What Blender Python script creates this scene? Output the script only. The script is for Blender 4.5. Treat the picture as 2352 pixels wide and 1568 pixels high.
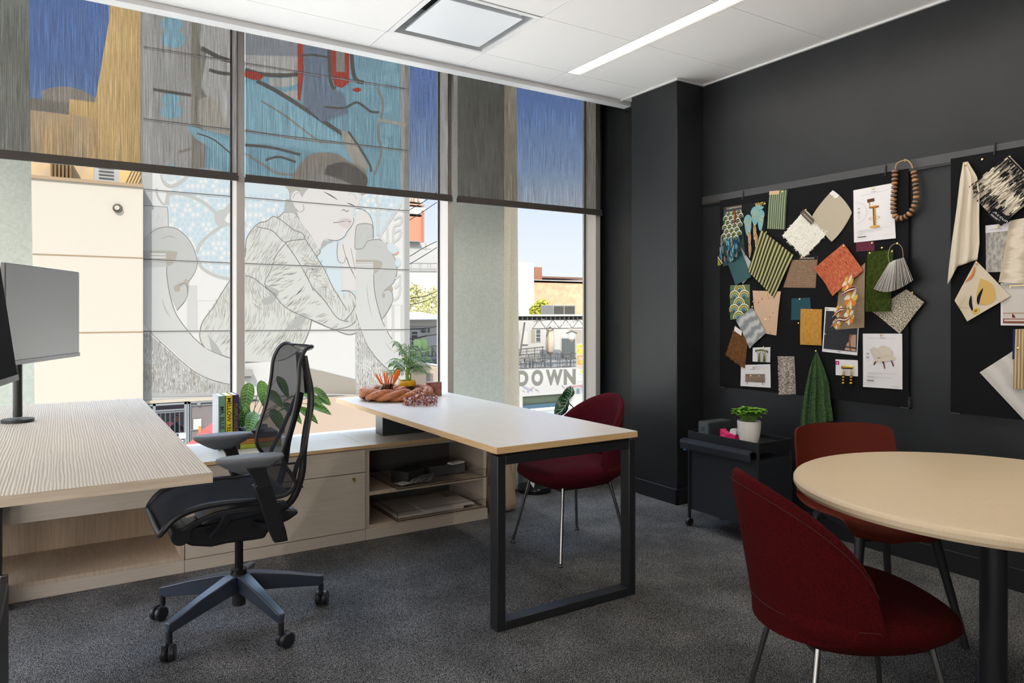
# office by the window: Blender 4.5 scene
EXPO, SKY, SUN, LED = 1.75, 1.0, 6.4, 9.5
SUNDIR = (.28, .42, -.53)          # the way the sunlight travels
GLOW = 1.4                         # brightness added to the sky around the sun
ZEN = (1.3, 1.75, 2.5, 1)          # high sky, out of view, brightened to light the room
ODK = .205
SH_LO, SH_HI = .36, .82
import bpy, math, random, re
from mathutils import Vector, Matrix
from math import sin, cos, pi, radians, atan2, sqrt
R = random.Random(7)
for o in list(bpy.data.objects): bpy.data.objects.remove(o)
scn = bpy.context.scene
COL = scn.collection
# ---------------------------------------------------------------- camera
F, HY, YAW, HC = 1637.0, 718.5, radians(32.38), 1.27
cd = bpy.data.cameras.new('camera'); cam = bpy.data.objects.new('camera', cd); COL.objects.link(cam)
cam.location = (0, 0, HC); cam.rotation_euler = (pi/2, 0, -YAW)
cd.sensor_width = 36; cd.lens = F/2352*36; cd.shift_y = (HY-784)/2352; cd.clip_start = .05; cd.clip_end = 500
scn.camera = cam
scn.cycles.transparent_max_bounces = 32; scn.cycles.sample_clamp_indirect = 3.0
# ---------------------------------------------------------------- view
vs = scn.view_settings; vs.view_transform = 'Standard'; vs.look = 'None'; vs.exposure = EXPO; vs.gamma = 1; vs.use_curve_mapping = False
# ---------------------------------------------------------------- sky: clear, pale at the horizon, deep blue higher up
w = bpy.data.worlds.new('sky'); scn.world = w; w.use_nodes = True
nt = w.node_tree; nt.nodes.clear()
wo = nt.nodes.new('ShaderNodeOutputWorld'); bg = nt.nodes.new('ShaderNodeBackground')
tc = nt.nodes.new('ShaderNodeTexCoord'); sx = nt.nodes.new('ShaderNodeSeparateXYZ'); cr = nt.nodes.new('ShaderNodeValToRGB')
nt.links.new(tc.outputs['Generated'], sx.inputs[0]); nt.links.new(sx.outputs['Z'], cr.inputs[0])
dt = nt.nodes.new('ShaderNodeVectorMath'); dt.operation = 'DOT_PRODUCT'; dt.inputs[1].default_value = tuple(-Vector(SUNDIR).normalized())
gm = nt.nodes.new('ShaderNodeMapRange'); gm.inputs[1].default_value = 0.0; gm.inputs[2].default_value = 1.0; gm.inputs[3].default_value = 0.0; gm.inputs[4].default_value = GLOW; gm.interpolation_type = 'SMOOTHSTEP'
vm = nt.nodes.new('ShaderNodeVectorMath'); vm.operation = 'SCALE'; vm.inputs[0].default_value = (1, .90, .78)
va = nt.nodes.new('ShaderNodeVectorMath'); va.operation = 'ADD'
nt.links.new(tc.outputs['Generated'], dt.inputs[0]); nt.links.new(dt.outputs['Value'], gm.inputs[0]); nt.links.new(gm.outputs[0], vm.inputs[3])
nt.links.new(cr.outputs[0], va.inputs[0]); nt.links.new(vm.outputs[0], va.inputs[1]); nt.links.new(va.outputs[0], bg.inputs[0])
nt.links.new(bg.outputs[0], wo.inputs[0])
el = cr.color_ramp.elements
el[0].position = 0; el[0].color = (.285, .295, .31, 1); el[1].position = .75; el[1].color = ZEN
for p, c in ((.08, (.27, .285, .31, 1)), (.145, (.235, .262, .305, 1)), (.20, (.125, .185, .295, 1)), (.28, (.068, .118, .255, 1)), (.40, (.070, .125, .285, 1))):
    e = el.new(p); e.color = c
bg.inputs[1].default_value = SKY
# ---------------------------------------------------------------- sun: low, from behind and to the left of the room
sl = bpy.data.lights.new('sun', 'SUN'); sl.energy = SUN; sl.angle = radians(.6); sl.color = (1, .93, .82)
so = bpy.data.objects.new('sun', sl); COL.objects.link(so)
so.rotation_euler = Vector(SUNDIR).to_track_quat('-Z', 'Y').to_euler(); so.location = (-4, -6, 9)

# ---------------------------------------------------------------- pixel -> place on a known plane
def at(px, py, X=None, Y=None, Z=None):
    a = (px-1176)/F; b = (HY-py)/F
    d = Vector((sin(YAW)+a*cos(YAW), cos(YAW)-a*sin(YAW), b))
    t = X/d.x if X is not None else Y/d.y if Y is not None else (Z-HC)/d.z
    return Vector((0, 0, HC)) + d*t
# ---------------------------------------------------------------- materials
MC = {}
def mat(name, col=(.5, .5, .5), rough=.6, metal=0, spec=.5, col2=None, scale=20, stretch=(1, 1, 1), detail=3, lo=.35, hi=.65, bump=0, bscale=None,
        tex='noise', dist=0, emit=0, coat=0, sheen=0, uv=False, transl=0, rotz=0):
    if name in MC: return MC[name]
    m = bpy.data.materials.new(name); m.use_nodes = True; t = m.node_tree; N = t.nodes; L = t.links
    b = N['Principled BSDF']; b.inputs['Roughness'].default_value = rough; b.inputs['Metallic'].default_value = metal
    b.inputs['Specular IOR Level'].default_value = spec
    b.inputs['Base Color'].default_value = (*col, 1); m.diffuse_color = (*col, 1)
    if coat: b.inputs['Coat Weight'].default_value = coat
    if sheen: b.inputs['Sheen Weight'].default_value = sheen
    if transl: b.inputs['Transmission Weight'].default_value = transl
    if emit: b.inputs['Emission Color'].default_value = (*col, 1); b.inputs['Emission Strength'].default_value = emit
    c = N.new('ShaderNodeTexCoord'); mp = N.new('ShaderNodeMapping'); L.new(c.outputs['UV' if uv else 'Object'], mp.inputs[0])
    mp.inputs['Scale'].default_value = stretch; mp.inputs['Rotation'].default_value = (0, 0, rotz)
    if col2 is not None or bump:
        if tex == 'noise':
            n = N.new('ShaderNodeTexNoise'); n.inputs['Scale'].default_value = scale; n.inputs['Detail'].default_value = detail; n.inputs['Distortion'].default_value = dist; out = n.outputs[0]
        elif tex == 'wave':
            n = N.new('ShaderNodeTexWave'); n.inputs['Scale'].default_value = scale; n.inputs['Distortion'].default_value = dist; n.inputs['Detail'].default_value = detail; n.inputs['Detail Scale'].default_value = 1.2; out = n.outputs[1]
        elif tex == 'voronoi':
            n = N.new('ShaderNodeTexVoronoi'); n.inputs['Scale'].default_value = scale; out = n.outputs[0]
        elif tex == 'checker':
            n = N.new('ShaderNodeTexChecker'); n.inputs['Scale'].default_value = scale; out = n.outputs[1]
        elif tex == 'brick':
            n = N.new('ShaderNodeTexBrick'); n.inputs['Scale'].default_value = scale; out = n.outputs[1]
        L.new(mp.outputs[0], n.inputs['Vector'])
        if col2 is not None:
            r = N.new('ShaderNodeValToRGB'); r.color_ramp.elements[0].position = lo; r.color_ramp.elements[1].position = hi
            r.color_ramp.elements[0].color = (*col, 1); r.color_ramp.elements[1].color = (*col2, 1)
            L.new(out, r.inputs[0]); L.new(r.outputs[0], b.inputs['Base Color'])
        if bump:
            bp = N.new('ShaderNodeBump'); bp.inputs['Strength'].default_value = bump; bp.inputs['Distance'].default_value = .004
            if bscale:
                n2 = N.new('ShaderNodeTexNoise'); n2.inputs['Scale'].default_value = bscale; L.new(mp.outputs[0], n2.inputs['Vector']); out = n2.outputs[0]
            L.new(out, bp.inputs['Height']); L.new(bp.outputs[0], b.inputs['Normal'])
    MC[name] = m; return m
def glass(name, tint=(1, 1, 1), refl=1.0, rough=0.0):
    if name in MC: return MC[name]
    m = bpy.data.materials.new(name); m.use_nodes = True; t = m.node_tree; N = t.nodes; L = t.links; N.remove(N['Principled BSDF'])
    o = N['Material Output']; tr = N.new('ShaderNodeBsdfTransparent'); g = N.new('ShaderNodeBsdfGlossy'); fr = N.new('ShaderNodeFresnel'); mx = N.new('ShaderNodeMixShader'); ml = N.new('ShaderNodeMath')
    tr.inputs[0].default_value = (*tint, 1); g.inputs['Roughness'].default_value = rough; fr.inputs[0].default_value = 1.45
    ml.operation = 'MULTIPLY'; ml.inputs[1].default_value = refl
    ge = N.new('ShaderNodeNewGeometry'); iv = N.new('ShaderNodeMath'); iv.operation = 'SUBTRACT'; iv.inputs[0].default_value = 1; m3 = N.new('ShaderNodeMath'); m3.operation = 'MULTIPLY'
    L.new(ge.outputs['Backfacing'], iv.inputs[1]); L.new(fr.outputs[0], m3.inputs[0]); L.new(iv.outputs[0], m3.inputs[1]); L.new(m3.outputs[0], ml.inputs[0]); L.new(ml.outputs[0], mx.inputs[0]); L.new(tr.outputs[0], mx.inputs[1]); L.new(g.outputs[0], mx.inputs[2]); L.new(mx.outputs[0], o.inputs[0])
    MC[name] = m; return m
def mesh_cloth(name, col, open_lo, open_hi, scale, stretch, rough=.8, transl=.0):
    """woven see-through fabric: threads and gaps by a streaky texture"""
    m = bpy.data.materials.new(name); m.use_nodes = True; t = m.node_tree; N = t.nodes; L = t.links; N.remove(N['Principled BSDF'])
    o = N['Material Output']; tr = N.new('ShaderNodeBsdfTransparent'); d = N.new('ShaderNodeBsdfDiffuse'); tl = N.new('ShaderNodeBsdfTranslucent'); m1 = N.new('ShaderNodeMixShader'); m2 = N.new('ShaderNodeMixShader')
    d.inputs[0].default_value = (*col, 1); tl.inputs[0].default_value = (*col, 1); m1.inputs[0].default_value = transl
    L.new(d.outputs[0], m1.inputs[1]); L.new(tl.outputs[0], m1.inputs[2])
    c = N.new('ShaderNodeTexCoord'); mp = N.new('ShaderNodeMapping'); n = N.new('ShaderNodeTexNoise'); mr = N.new('ShaderNodeMapRange')
    mp.inputs['Scale'].default_value = stretch; n.inputs['Scale'].default_value = scale; n.inputs['Detail'].default_value = 4; n.inputs['Roughness'].default_value = .75
    mr.inputs[1].default_value = .3; mr.inputs[2].default_value = .7; mr.inputs[3].default_value = open_lo; mr.inputs[4].default_value = open_hi
    L.new(c.outputs['Object'], mp.inputs[0]); L.new(mp.outputs[0], n.inputs[0]); L.new(n.outputs[0], mr.inputs[0]); L.new(mr.outputs[0], m2.inputs[0])
    L.new(m1.outputs[0], m2.inputs[1]); L.new(tr.outputs[0], m2.inputs[2]); L.new(m2.outputs[0], o.inputs[0])
    MC[name] = m; return m
# ---------------------------------------------------------------- mesh builder
def tag(o, label=None, cat=None, group=None, kind=None):
    if label: o['label'] = label
    if cat: o['category'] = cat
    if group: o['group'] = group
    if kind: o['kind'] = kind
    return o
def empty(name, loc, rz=0, label=None, cat=None, group=None, rx=0, ry=0):
    o = bpy.data.objects.new(name, None); COL.objects.link(o); o.location = loc; o.rotation_euler = (rx, ry, rz); o.empty_display_size = .1
    return tag(o, label, cat, group)
class MB:
    def __init__(s): s.v = []; s.f = []; s.mi = []; s.m = []; s.uv = {}; s.cm = 0
    def use(s, m):
        if m not in s.m: s.m.append(m)
        s.cm = s.m.index(m); return s
    def face(s, ids): s.f.append(tuple(ids)); s.mi.append(s.cm)
    def quad(s, *p):
        i = len(s.v); s.v += [Vector(q) for q in p]; s.face(range(i, i+len(p))); return s
    def box(s, a, b):
        x0, x1 = sorted((a[0], b[0])); y0, y1 = sorted((a[1], b[1])); z0, z1 = sorted((a[2], b[2])); i = len(s.v)
        s.v += [Vector(p) for p in ((x0,y0,z0),(x1,y0,z0),(x1,y1,z0),(x0,y1,z0),(x0,y0,z1),(x1,y0,z1),(x1,y1,z1),(x0,y1,z1))]
        for q in ((0,3,2,1),(4,5,6,7),(0,1,5,4),(1,2,6,5),(2,3,7,6),(3,0,4,7)): s.face([i+k for k in q])
        return s
    def obox(s, c, dx, dy, dz, rot=0, M=None):
        M = M or Matrix.Rotation(rot, 3, 'Z'); c = Vector(c); i = len(s.v)
        for p in ((-1,-1,-1),(1,-1,-1),(1,1,-1),(-1,1,-1),(-1,-1,1),(1,-1,1),(1,1,1),(-1,1,1)):
            s.v.append(c + M @ Vector((p[0]*dx/2, p[1]*dy/2, p[2]*dz/2)))
        for q in ((0,3,2,1),(4,5,6,7),(0,1,5,4),(1,2,6,5),(2,3,7,6),(3,0,4,7)): s.face([i+k for k in q])
        return s
    def ring(s, pts): i = len(s.v); s.v += [Vector(p) for p in pts]; return list(range(i, i+len(pts)))
    def loft(s, rings, closed=True, caps=True):
        ids = [s.ring(r) for r in rings]; n = len(ids[0])
        for a, b in zip(ids, ids[1:]):
            for k in range(n if closed else n-1): s.face((a[k], a[(k+1) % n], b[(k+1) % n], b[k]))
        if caps: s.face(ids[0][::-1]); s.face(ids[-1])
        return s
    def tube(s, path, r, n=10, caps=True, flat=None):
        P = [Vector(p) for p in path]; rs = r if isinstance(r, (list, tuple)) else [r]*len(P); rings = []; up = None
        for i, p in enumerate(P):
            d = (P[min(i+1, len(P)-1)] - P[max(i-1, 0)]); d = d.normalized() if d.length > 1e-9 else Vector((0, 0, 1))
            if up is None: up = Vector((0, 0, 1)) if abs(d.z) < .9 else Vector((0, 1, 0))
            a = d.cross(up); a = a.normalized() if a.length > 1e-6 else Vector((1, 0, 0)); b = a.cross(d).normalized(); up = b
            fa, fb = flat if flat else (1, 1)
            rings.append([p + a*cos(2*pi*k/n)*rs[i]*fa + b*sin(2*pi*k/n)*rs[i]*fb for k in range(n)])
        return s.loft(rings, True, caps)
    def cyl(s, c, r, h, n=24, r2=None, ax='z'):
        c = Vector(c); r2 = r if r2 is None else r2
        f = {'z': lambda a, q, t: Vector((cos(a)*q, sin(a)*q, t)), 'x': lambda a, q, t: Vector((t, cos(a)*q, sin(a)*q)), 'y': lambda a, q, t: Vector((sin(a)*q, t, cos(a)*q))}[ax]
        return s.loft([[c+f(2*pi*k/n, r, 0) for k in range(n)], [c+f(2*pi*k/n, r2, h) for k in range(n)]])
    def lathe(s, c, prof, n=24, caps=True, sy=1, M=None):
        c = Vector(c); M = M or Matrix.Identity(3)
        return s.loft([[c + M @ Vector((cos(2*pi*k/n)*r, sin(2*pi*k/n)*r*sy, z)) for k in range(n)] for r, z in prof], True, caps)
    def ball(s, c, r, n=10, m=6, sc=(1, 1, 1), M=None):
        c = Vector(c); M = M or Matrix.Identity(3)
        return s.loft([[c + M @ Vector((cos(2*pi*k/n)*sin(pi*j/m)*r*sc[0], sin(2*pi*k/n)*sin(pi*j/m)*r*sc[1], -cos(pi*j/m)*r*sc[2])) for k in range(n)] for j in [.15]+list(range(1, m))+[m-.15]])
    def prism(s, poly, a, b, ax='z'):
        f = {'z': lambda p, t: (p[0], p[1], t), 'x': lambda p, t: (t, p[0], p[1]), 'y': lambda p, t: (p[0], t, p[1])}[ax]
        return s.loft([[f(p, a) for p in poly], [f(p, b) for p in poly]])
    def grid(s, nu, nv, fn, thick=0, uv=True):
        """surface fn(u,v) -> point; with thick it gets a back and an edge"""
        def sheet(off, flip):
            i = len(s.v)
            for a in range(nu+1):
                for b in range(nv+1):
                    u, v = a/nu, b/nv; p = Vector(fn(u, v))
                    if off:
                        e = 1e-3; du = Vector(fn(min(u+e, 1), v))-Vector(fn(max(u-e, 0), v)); dv = Vector(fn(u, min(v+e, 1)))-Vector(fn(u, max(v-e, 0)))
                        n = du.cross(dv); p = p - (n.normalized() if n.length > 1e-12 else Vector((0, 0, 1)))*off
                    s.v.append(p); s.uv[len(s.v)-1] = (u, v)
            for a in range(nu):
                for b in range(nv):
                    q = [i+a*(nv+1)+b, i+(a+1)*(nv+1)+b, i+(a+1)*(nv+1)+b+1, i+a*(nv+1)+b+1]
                    s.face(q[::-1] if flip else q)
            return i
        i0 = sheet(0, False)
        if thick:
            i1 = sheet(thick, True); W = nv+1
            bd = [a*W for a in range(nu+1)] + [nu*W+b for b in range(1, nv+1)] + [a*W+nv for a in range(nu-1, -1, -1)] + [b for b in range(nv-1, 0, -1)]
            for k in range(len(bd)):
                a, b = bd[k], bd[(k+1) % len(bd)]; s.face((i0+b, i0+a, i1+a, i1+b))
        return s
    def build(s, name, m=None, parent=None, local=False, bev=0, smooth=35, sub=0, seg=2):
        me = bpy.data.meshes.new(name); off = Vector((0, 0, 0))
        if parent is not None and not local: off = Vector(parent.location)
        P = parent
        if parent is not None and not local:
            while P.parent is not None: P = P.parent; off = off + Vector(P.location)
        if parent is None and not local and s.v:
            xs = [v.x for v in s.v]; ys = [v.y for v in s.v]; zs = [v.z for v in s.v]
            off = Vector(((min(xs)+max(xs))/2, (min(ys)+max(ys))/2, min(zs)))
        me.from_pydata([v-off for v in s.v], [], s.f)
        mats = s.m if s.m else [m]
        for q in mats: me.materials.append(q)
        if s.m and len(s.m) > 1: me.polygons.foreach_set('material_index', s.mi)
        if s.uv:
            ul = me.uv_layers.new(name='UVMap')
            for lp in me.loops: ul.data[lp.index].uv = s.uv.get(lp.vertex_index, (0, 0))
        me.validate(); me.update()
        if smooth is not None:
            me.shade_smooth()
            if smooth < 180: me.set_sharp_from_angle(angle=radians(smooth))
        o = bpy.data.objects.new(name, me); COL.objects.link(o)
        if parent is not None: o.parent = parent
        else:
            if not local: o.location = off
        if bev:
            b = o.modifiers.new('b', 'BEVEL'); b.width = bev; b.segments = seg; b.limit_method = 'ANGLE'; b.angle_limit = radians(40)
        if sub:
            q = o.modifiers.new('s', 'SUBSURF'); q.levels = sub; q.render_levels = sub
        return o
def struct(name, mb, m=None, parent=None, **k):
    o = mb.build(name, m, parent, **k)
    if parent is None: o['kind'] = 'structure'
    return o
def copy_tree(o, parent=None):
    c = o.copy(); COL.objects.link(c); c.parent = parent
    for ch in [x for x in list(COL.objects) if x.parent == o]: copy_tree(ch, c)
    return c
def arcpts(cx, cy, r, a0, a1, n): return [(cx+r*cos(a0+(a1-a0)*k/n), cy+r*sin(a0+(a1-a0)*k/n)) for k in range(n+1)]
def bez(p0, p1, p2, p3, n=10):
    p0, p1, p2, p3 = map(Vector, (p0, p1, p2, p3)); return [p0*(1-t)**3+p1*3*t*(1-t)**2+p2*3*t*t*(1-t)+p3*t**3 for t in [k/n for k in range(n+1)]]
def cat_rom(P, n=6):
    P = [Vector(p) for p in P]; out = []
    for i in range(len(P)-1):
        a, b, c, d = P[max(i-1, 0)], P[i], P[i+1], P[min(i+2, len(P)-1)]
        for k in range(n):
            t = k/n; out.append(.5*((2*b)+(c-a)*t+(2*a-5*b+4*c-d)*t*t+(3*b-a-3*c+d)*t**3))
    return out+[P[-1]]
def inside(p, poly):
    x, y = p[0], p[1]; r = False; j = len(poly)-1
    for i in range(len(poly)):
        xi, yi = poly[i][0], poly[i][1]; xj, yj = poly[j][0], poly[j][1]
        if (yi > y) != (yj > y) and x < (xj-xi)*(y-yi)/(yj-yi)+xi: r = not r
        j = i
    return r
class Paint:
    """flat marks laid on a surface; f(a, b, lift) gives the point"""
    def __init__(s, f, step): s.mb = MB(); s.f = f; s.st = step; s.k = 1
    def poly(s, pts, m):
        s.mb.use(m).quad(*[s.f(p[0], p[1], s.k*s.st) for p in pts]); s.k += 1; return s
    def smooth(s, pts, m, n=5): return s.poly([tuple(q)[:2] for q in cat_rom([(*p, 0) for p in list(pts)+[pts[0]]], n)][:-1], m)
    def disc(s, x, y, rx, ry, m, n=20, rot=0): return s.poly([(x+rx*cos(t)*cos(rot)-ry*sin(t)*sin(rot), y+rx*cos(t)*sin(rot)+ry*sin(t)*cos(rot)) for t in [2*pi*k/n for k in range(n)]], m)
    def stroke(s, pts, w, m, curve=True, keep=False, taper=False):
        P = [Vector((*p, 0)) for p in pts]
        if curve and len(P) > 2: P = cat_rom(P, 5)
        L = []; Rr = []
        for i, p in enumerate(P):
            d = P[min(i+1, len(P)-1)]-P[max(i-1, 0)]
            if d.length < 1e-9: continue
            d.normalize(); n = Vector((-d.y, d.x, 0)); ww = w/2*(sin(pi*i/(len(P)-1))*.9+.1 if taper else 1)
            L.append(p+n*ww); Rr.append(p-n*ww)
        s.mb.use(m)
        for i in range(len(L)-1): s.mb.quad(*[s.f(q.x, q.y, s.k*s.st) for q in (L[i], L[i+1], Rr[i+1], Rr[i])])
        if not keep: s.k += 1
        return s
    def rect(s, x0, y0, x1, y1, m): return s.poly([(x0, y0), (x1, y0), (x1, y1), (x0, y1)], m)
    def text(s, txt, x, y, h, m, g=None, sx=1, font_bold=0, align='LEFT', rot=0):
        """letters with capital height h (in the units of the surface); g maps letter coordinates to surface coordinates"""
        cu = bpy.data.curves.new('t', 'FONT'); cu.body = txt; cu.size = 1; cu.align_x = align; cu.offset = font_bold; cu.resolution_u = 6
        ob = bpy.data.objects.new('t', cu); me = bpy.data.meshes.new_from_object(ob); k = h/.69; s.mb.use(m)
        vs_ = [(v.co.x*k*sx, v.co.y*k) for v in me.vertices]
        g = g or (lambda a, b: (x+a*cos(rot)-b*sin(rot), y+a*sin(rot)+b*cos(rot)))
        i = len(s.mb.v); s.mb.v += [Vector(s.f(*g(a, b), s.k*s.st)) for a, b in vs_]
        for p in me.polygons: s.mb.face([i+q for q in p.vertices])
        bpy.data.objects.remove(ob); bpy.data.curves.remove(cu); bpy.data.meshes.remove(me); s.k += 1; return s
    def build(s, name, parent=None, **k):
        o = s.mb.build(name, None, parent, smooth=None, **k); return o
# ================================================================ THE ROOM
CZ = 2.82
WALLD = mat('dark_paint', (.0098, .0108, .0125), .42, spec=.40, bump=.08, bscale=400, col2=(.0135, .015, .0175), scale=3)
WHITE = mat('ceiling_white', (.90, .87, .835), .8, bump=.1, bscale=300)
TRIMW = mat('white_metal_trim', (.75, .74, .73), .45)
BASEB = mat('black_rubber_base', (.008, .009, .011), .4)
CARPET = mat('carpet', (.014, .015, .017), .95, spec=.1, col2=(.36, .355, .35), scale=410, stretch=(1, .55, 1), detail=2, lo=.44, hi=.66, bump=.9)
# large soft tone variation in the carpet tiles
def carpet_variation():
    t = CARPET.node_tree; N = t.nodes; L = t.links; b = N['Principled BSDF']; src = b.inputs['Base Color'].links[0].from_socket
    n = N.new('ShaderNodeTexNoise'); n.inputs['Scale'].default_value = 3.2; n.inputs['Detail'].default_value = 5; mr = N.new('ShaderNodeMapRange'); mr.inputs[1].default_value = .35; mr.inputs[2].default_value = .68; mr.inputs[3].default_value = .62; mr.inputs[4].default_value = 1.15
    mx = N.new('ShaderNodeMix'); mx.data_type = 'RGBA'; mx.blend_type = 'MULTIPLY'; mx.inputs[0].default_value = 1
    c = N.new('ShaderNodeTexCoord'); L.new(c.outputs['Object'], n.inputs[0]); L.new(n.outputs[0], mr.inputs[0]); L.new(src, mx.inputs[6]); L.new(mr.outputs[0], mx.inputs[7]); L.new(mx.outputs[2], b.inputs['Base Color'])
carpet_variation()
XL, XR, YB, YG = -2.6, 3.70, -2.2, 4.56
struct('floor', MB().box((XL-.1, YB-.1, -.12), (XR+.1, YG+.08, 0)), CARPET)
# ceiling: flat panels with fine shadow joints, a slot for the lamp and an opening for the air diffuser
def ceiling():
    xs = [XL, .290, .905, 1.520, 2.137, 2.757, 2.865, 3.372-.0, XR]; ys = [YB, -1.85, -1.235, -.62, -.005, .61, 1.225, 1.84, 2.455, 3.068, 3.688, 3.955]
    b = MB(); g = .0016
    xs = [XL, .290, 1.520, 2.137, 2.757, 2.868, XR]
    for i in range(len(xs)-1):
        for j in range(len(ys)-1):
            x0, x1, y0, y1 = xs[i], xs[i+1], ys[j], ys[j+1]
            if abs(x0-1.520) < .001 and abs(y0-3.068) < .001: continue
            if abs(x0-2.757) < .001 and y1 < 3.7: continue
            gx0 = 0 if (x0 == 1.520 and y0 < 3.0) or (x0 == 2.137 and y0 < 3) or x0 == .290 else g
            b.box((x0+g, y0+g, CZ), (x1-g, y1-g, CZ+.03))
    b.box((XL, YB, CZ+.03), (1.50, 3.955, CZ+.05)).box((2.16, YB, CZ+.03), (2.75, 3.955, CZ+.05)).box((2.875, YB, CZ+.03), (XR, 3.955, CZ+.05)).box((1.5, YB, CZ+.03), (2.16, 3.06, CZ+.05)).box((1.5, 3.70, CZ+.03), (2.16, 3.955, CZ+.05))
    struct('ceiling', b, WHITE)
ceiling()
# shade pocket trim along the window side
struct('trim_1', MB().box((XL, 3.962, CZ-.03), (3.55, 4.04, CZ+.30)).box((XL, 3.945, CZ+.001), (3.55, 3.96, CZ+.02)), TRIMW, bev=.001)
struct('trim_2', MB().box((XL, 4.04, CZ+.26), (XR, 4.66, CZ+.34)), mat('pocket_dark', (.05, .05, .05), .8))
struct('trim_3', MB().box((3.436, 3.40, CZ-.012), (3.45, 3.95, CZ-.001)).box((3.436, 3.386, CZ-.012), (3.70, 3.40, CZ-.001)).box((3.684, YB, CZ-.012), (3.699, 3.386, CZ-.001)), TRIMW)
struct('wall_right', MB().box((XR, YB-.1, 0), (XR+.15, YG+.05, 3.15)), WALLD)
struct('wall_column', MB().box((3.45, 3.40, 0), (3.70, 3.845, CZ-.001)).box((3.55, 3.845, CZ-.04), (3.70, 4.05, CZ+.3)), WALLD, bev=.002)
WALLB = mat('pale_grey_paint', (.55, .53, .50), .8)
# back and side walls behind the camera, with unglazed openings added to let sky light in
def holed(name, axis, c, t, a0, a1, z1, holes, m):
    b = MB(); x = a0
    def bx(p, q, u, v):
        if axis == 'x': b.box((c, p, u), (c+t, q, v))
        else: b.box((p, c, u), (q, c+t, v))
    for (h0, h1, s0, s1) in holes:
        bx(x, h0, 0, z1); bx(h0, h1, 0, s0); bx(h0, h1, s1, z1); x = h1
    bx(x, a1, 0, z1); struct(name, b, m)
holed('wall_back', 'y', YB-.12, .12, XL-.12, XR, 3.15, [(-2.4, -1.2, .05, 2.7)], WALLB)
holed('wall_left', 'x', XL-.12, .12, YB, YG, 3.15, [(-.6, .9, .05, 2.75), (1.0, 4.35, .05, 2.75)], WALLB)
struct('trim_6', MB().box((XL-.12, YB-.12, 3.165), (XR+.15, 4.70, 3.40)), mat('slab_concrete', (.3, .3, .3), .9))
# baseboards
struct('baseboard_right', MB().box((3.686, YB, 0), (3.70, 3.40, .105)).box((3.436, 3.386, 0), (3.70, 3.40, .105)).box((3.436, 3.386, 0), (3.45, 3.845, .105)).box((3.686, 3.845, 0), (3.70, 4.50, .105)), BASEB, bev=.003)
struct('baseboard_back', MB().box((XL, YB, 0), (-.2, YB+.014, .05)).box((2.6, YB, 0), (XR, YB+.014, .105)), BASEB)
# ---------------------------------------------------------------- window wall
PANE = glass('window_glass', (.98, .99, .985), .04)
MULL = mat('mullion_metal', (.43, .40, .37), .5)
XM = [-2.05, -.585, .879, 2.275, 3.590]
def window(n, x0, x1, end=False):
    f = MB()
    f.box((x1, 4.42, 0), (x1+.046, YG+.03, 3.15))
    f.box((x0+.046, YG-.04, .0), (x1, YG+.03, .09)); f.box((x0+.046, YG-.04, 3.06), (x1, YG+.03, 3.15))
    if end: f.box((x0-.4, 4.42, 0), (x0+.046, YG+.03, 3.15))
    o = struct('window_%d' % n, f, MULL, bev=.0015)
    MB().box((x0+.046, YG, .09), (x1, YG+.012, 3.06)).build('pane', PANE, o)
    MB().box((x0+.046, YG-.012, .09), (x0+.056, YG-.002, 3.06)).box((x1-.010, YG-.012, .09), (x1, YG-.002, 3.06)).build('gasket', mat('black_gasket', (.02, .02, .02), .5), o)
window(1, XM[0], XM[1], True); window(2, XM[1], XM[2]); window(3, XM[2], XM[3]); window(4, XM[3], XM[4])
struct('trim_4', MB().box((3.636, 4.50, 0), (3.70, YG+.05, 3.15)), WALLD)
# inner sill ledge below the glass line, behind the cabinets
struct('trim_5', MB().box((-2.2, 4.30, .46), (XM[4], 4.545, .50)).box((-2.2, 4.32, .0), (XM[4], 4.345, .46)), mat('sill_white', (.72, .72, .71), .35), bev=.003)
# ---------------------------------------------------------------- roller shades
SHADE = mesh_cloth('shade_weave', (.050, .042, .036), SH_LO, SH_HI, 60, (5.2, 1, .06), transl=.45)
HEM = mat('shade_hem', (.045, .037, .031), .7, bump=.3, bscale=300)
def shade(x0, x1, zb, lab):
    t = empty('roller_shade', ((x0+x1)/2, 4.398, 2.85), 0, lab, 'roller shade', 'roller shades on the big windows')
    MB().box((x0, 4.3975, zb+.045), (x1, 4.3985, 3.0)).build('fabric', SHADE, t)
    MB().box((x0, 4.392, zb), (x1, 4.405, zb+.046)).build('hem_bar', HEM, t, bev=.002)
    for xx in (x0-.003, x1-.002): MB().box((xx, 4.390, zb-.002), (xx+.005, 4.407, zb+.03)).build('end_cap', mat('dark_plastic', (.03, .028, .026), .5), t)
    MB().cyl((x0+.01, 4.43, 2.98), .03, x1-x0-.02, 20, ax='x').build('roller_tube', HEM, t)
shade(-.56, .882, 2.045, 'dark see-through roller shade at the left window, amber building behind it')
shade(.925, 2.293, 2.042, 'dark see-through roller shade in front of the coloured mural, beside the slim window post')
shade(2.340, 3.632, 2.042, 'narrower dark roller shade next to the dark wall, blue sky behind it')
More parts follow.
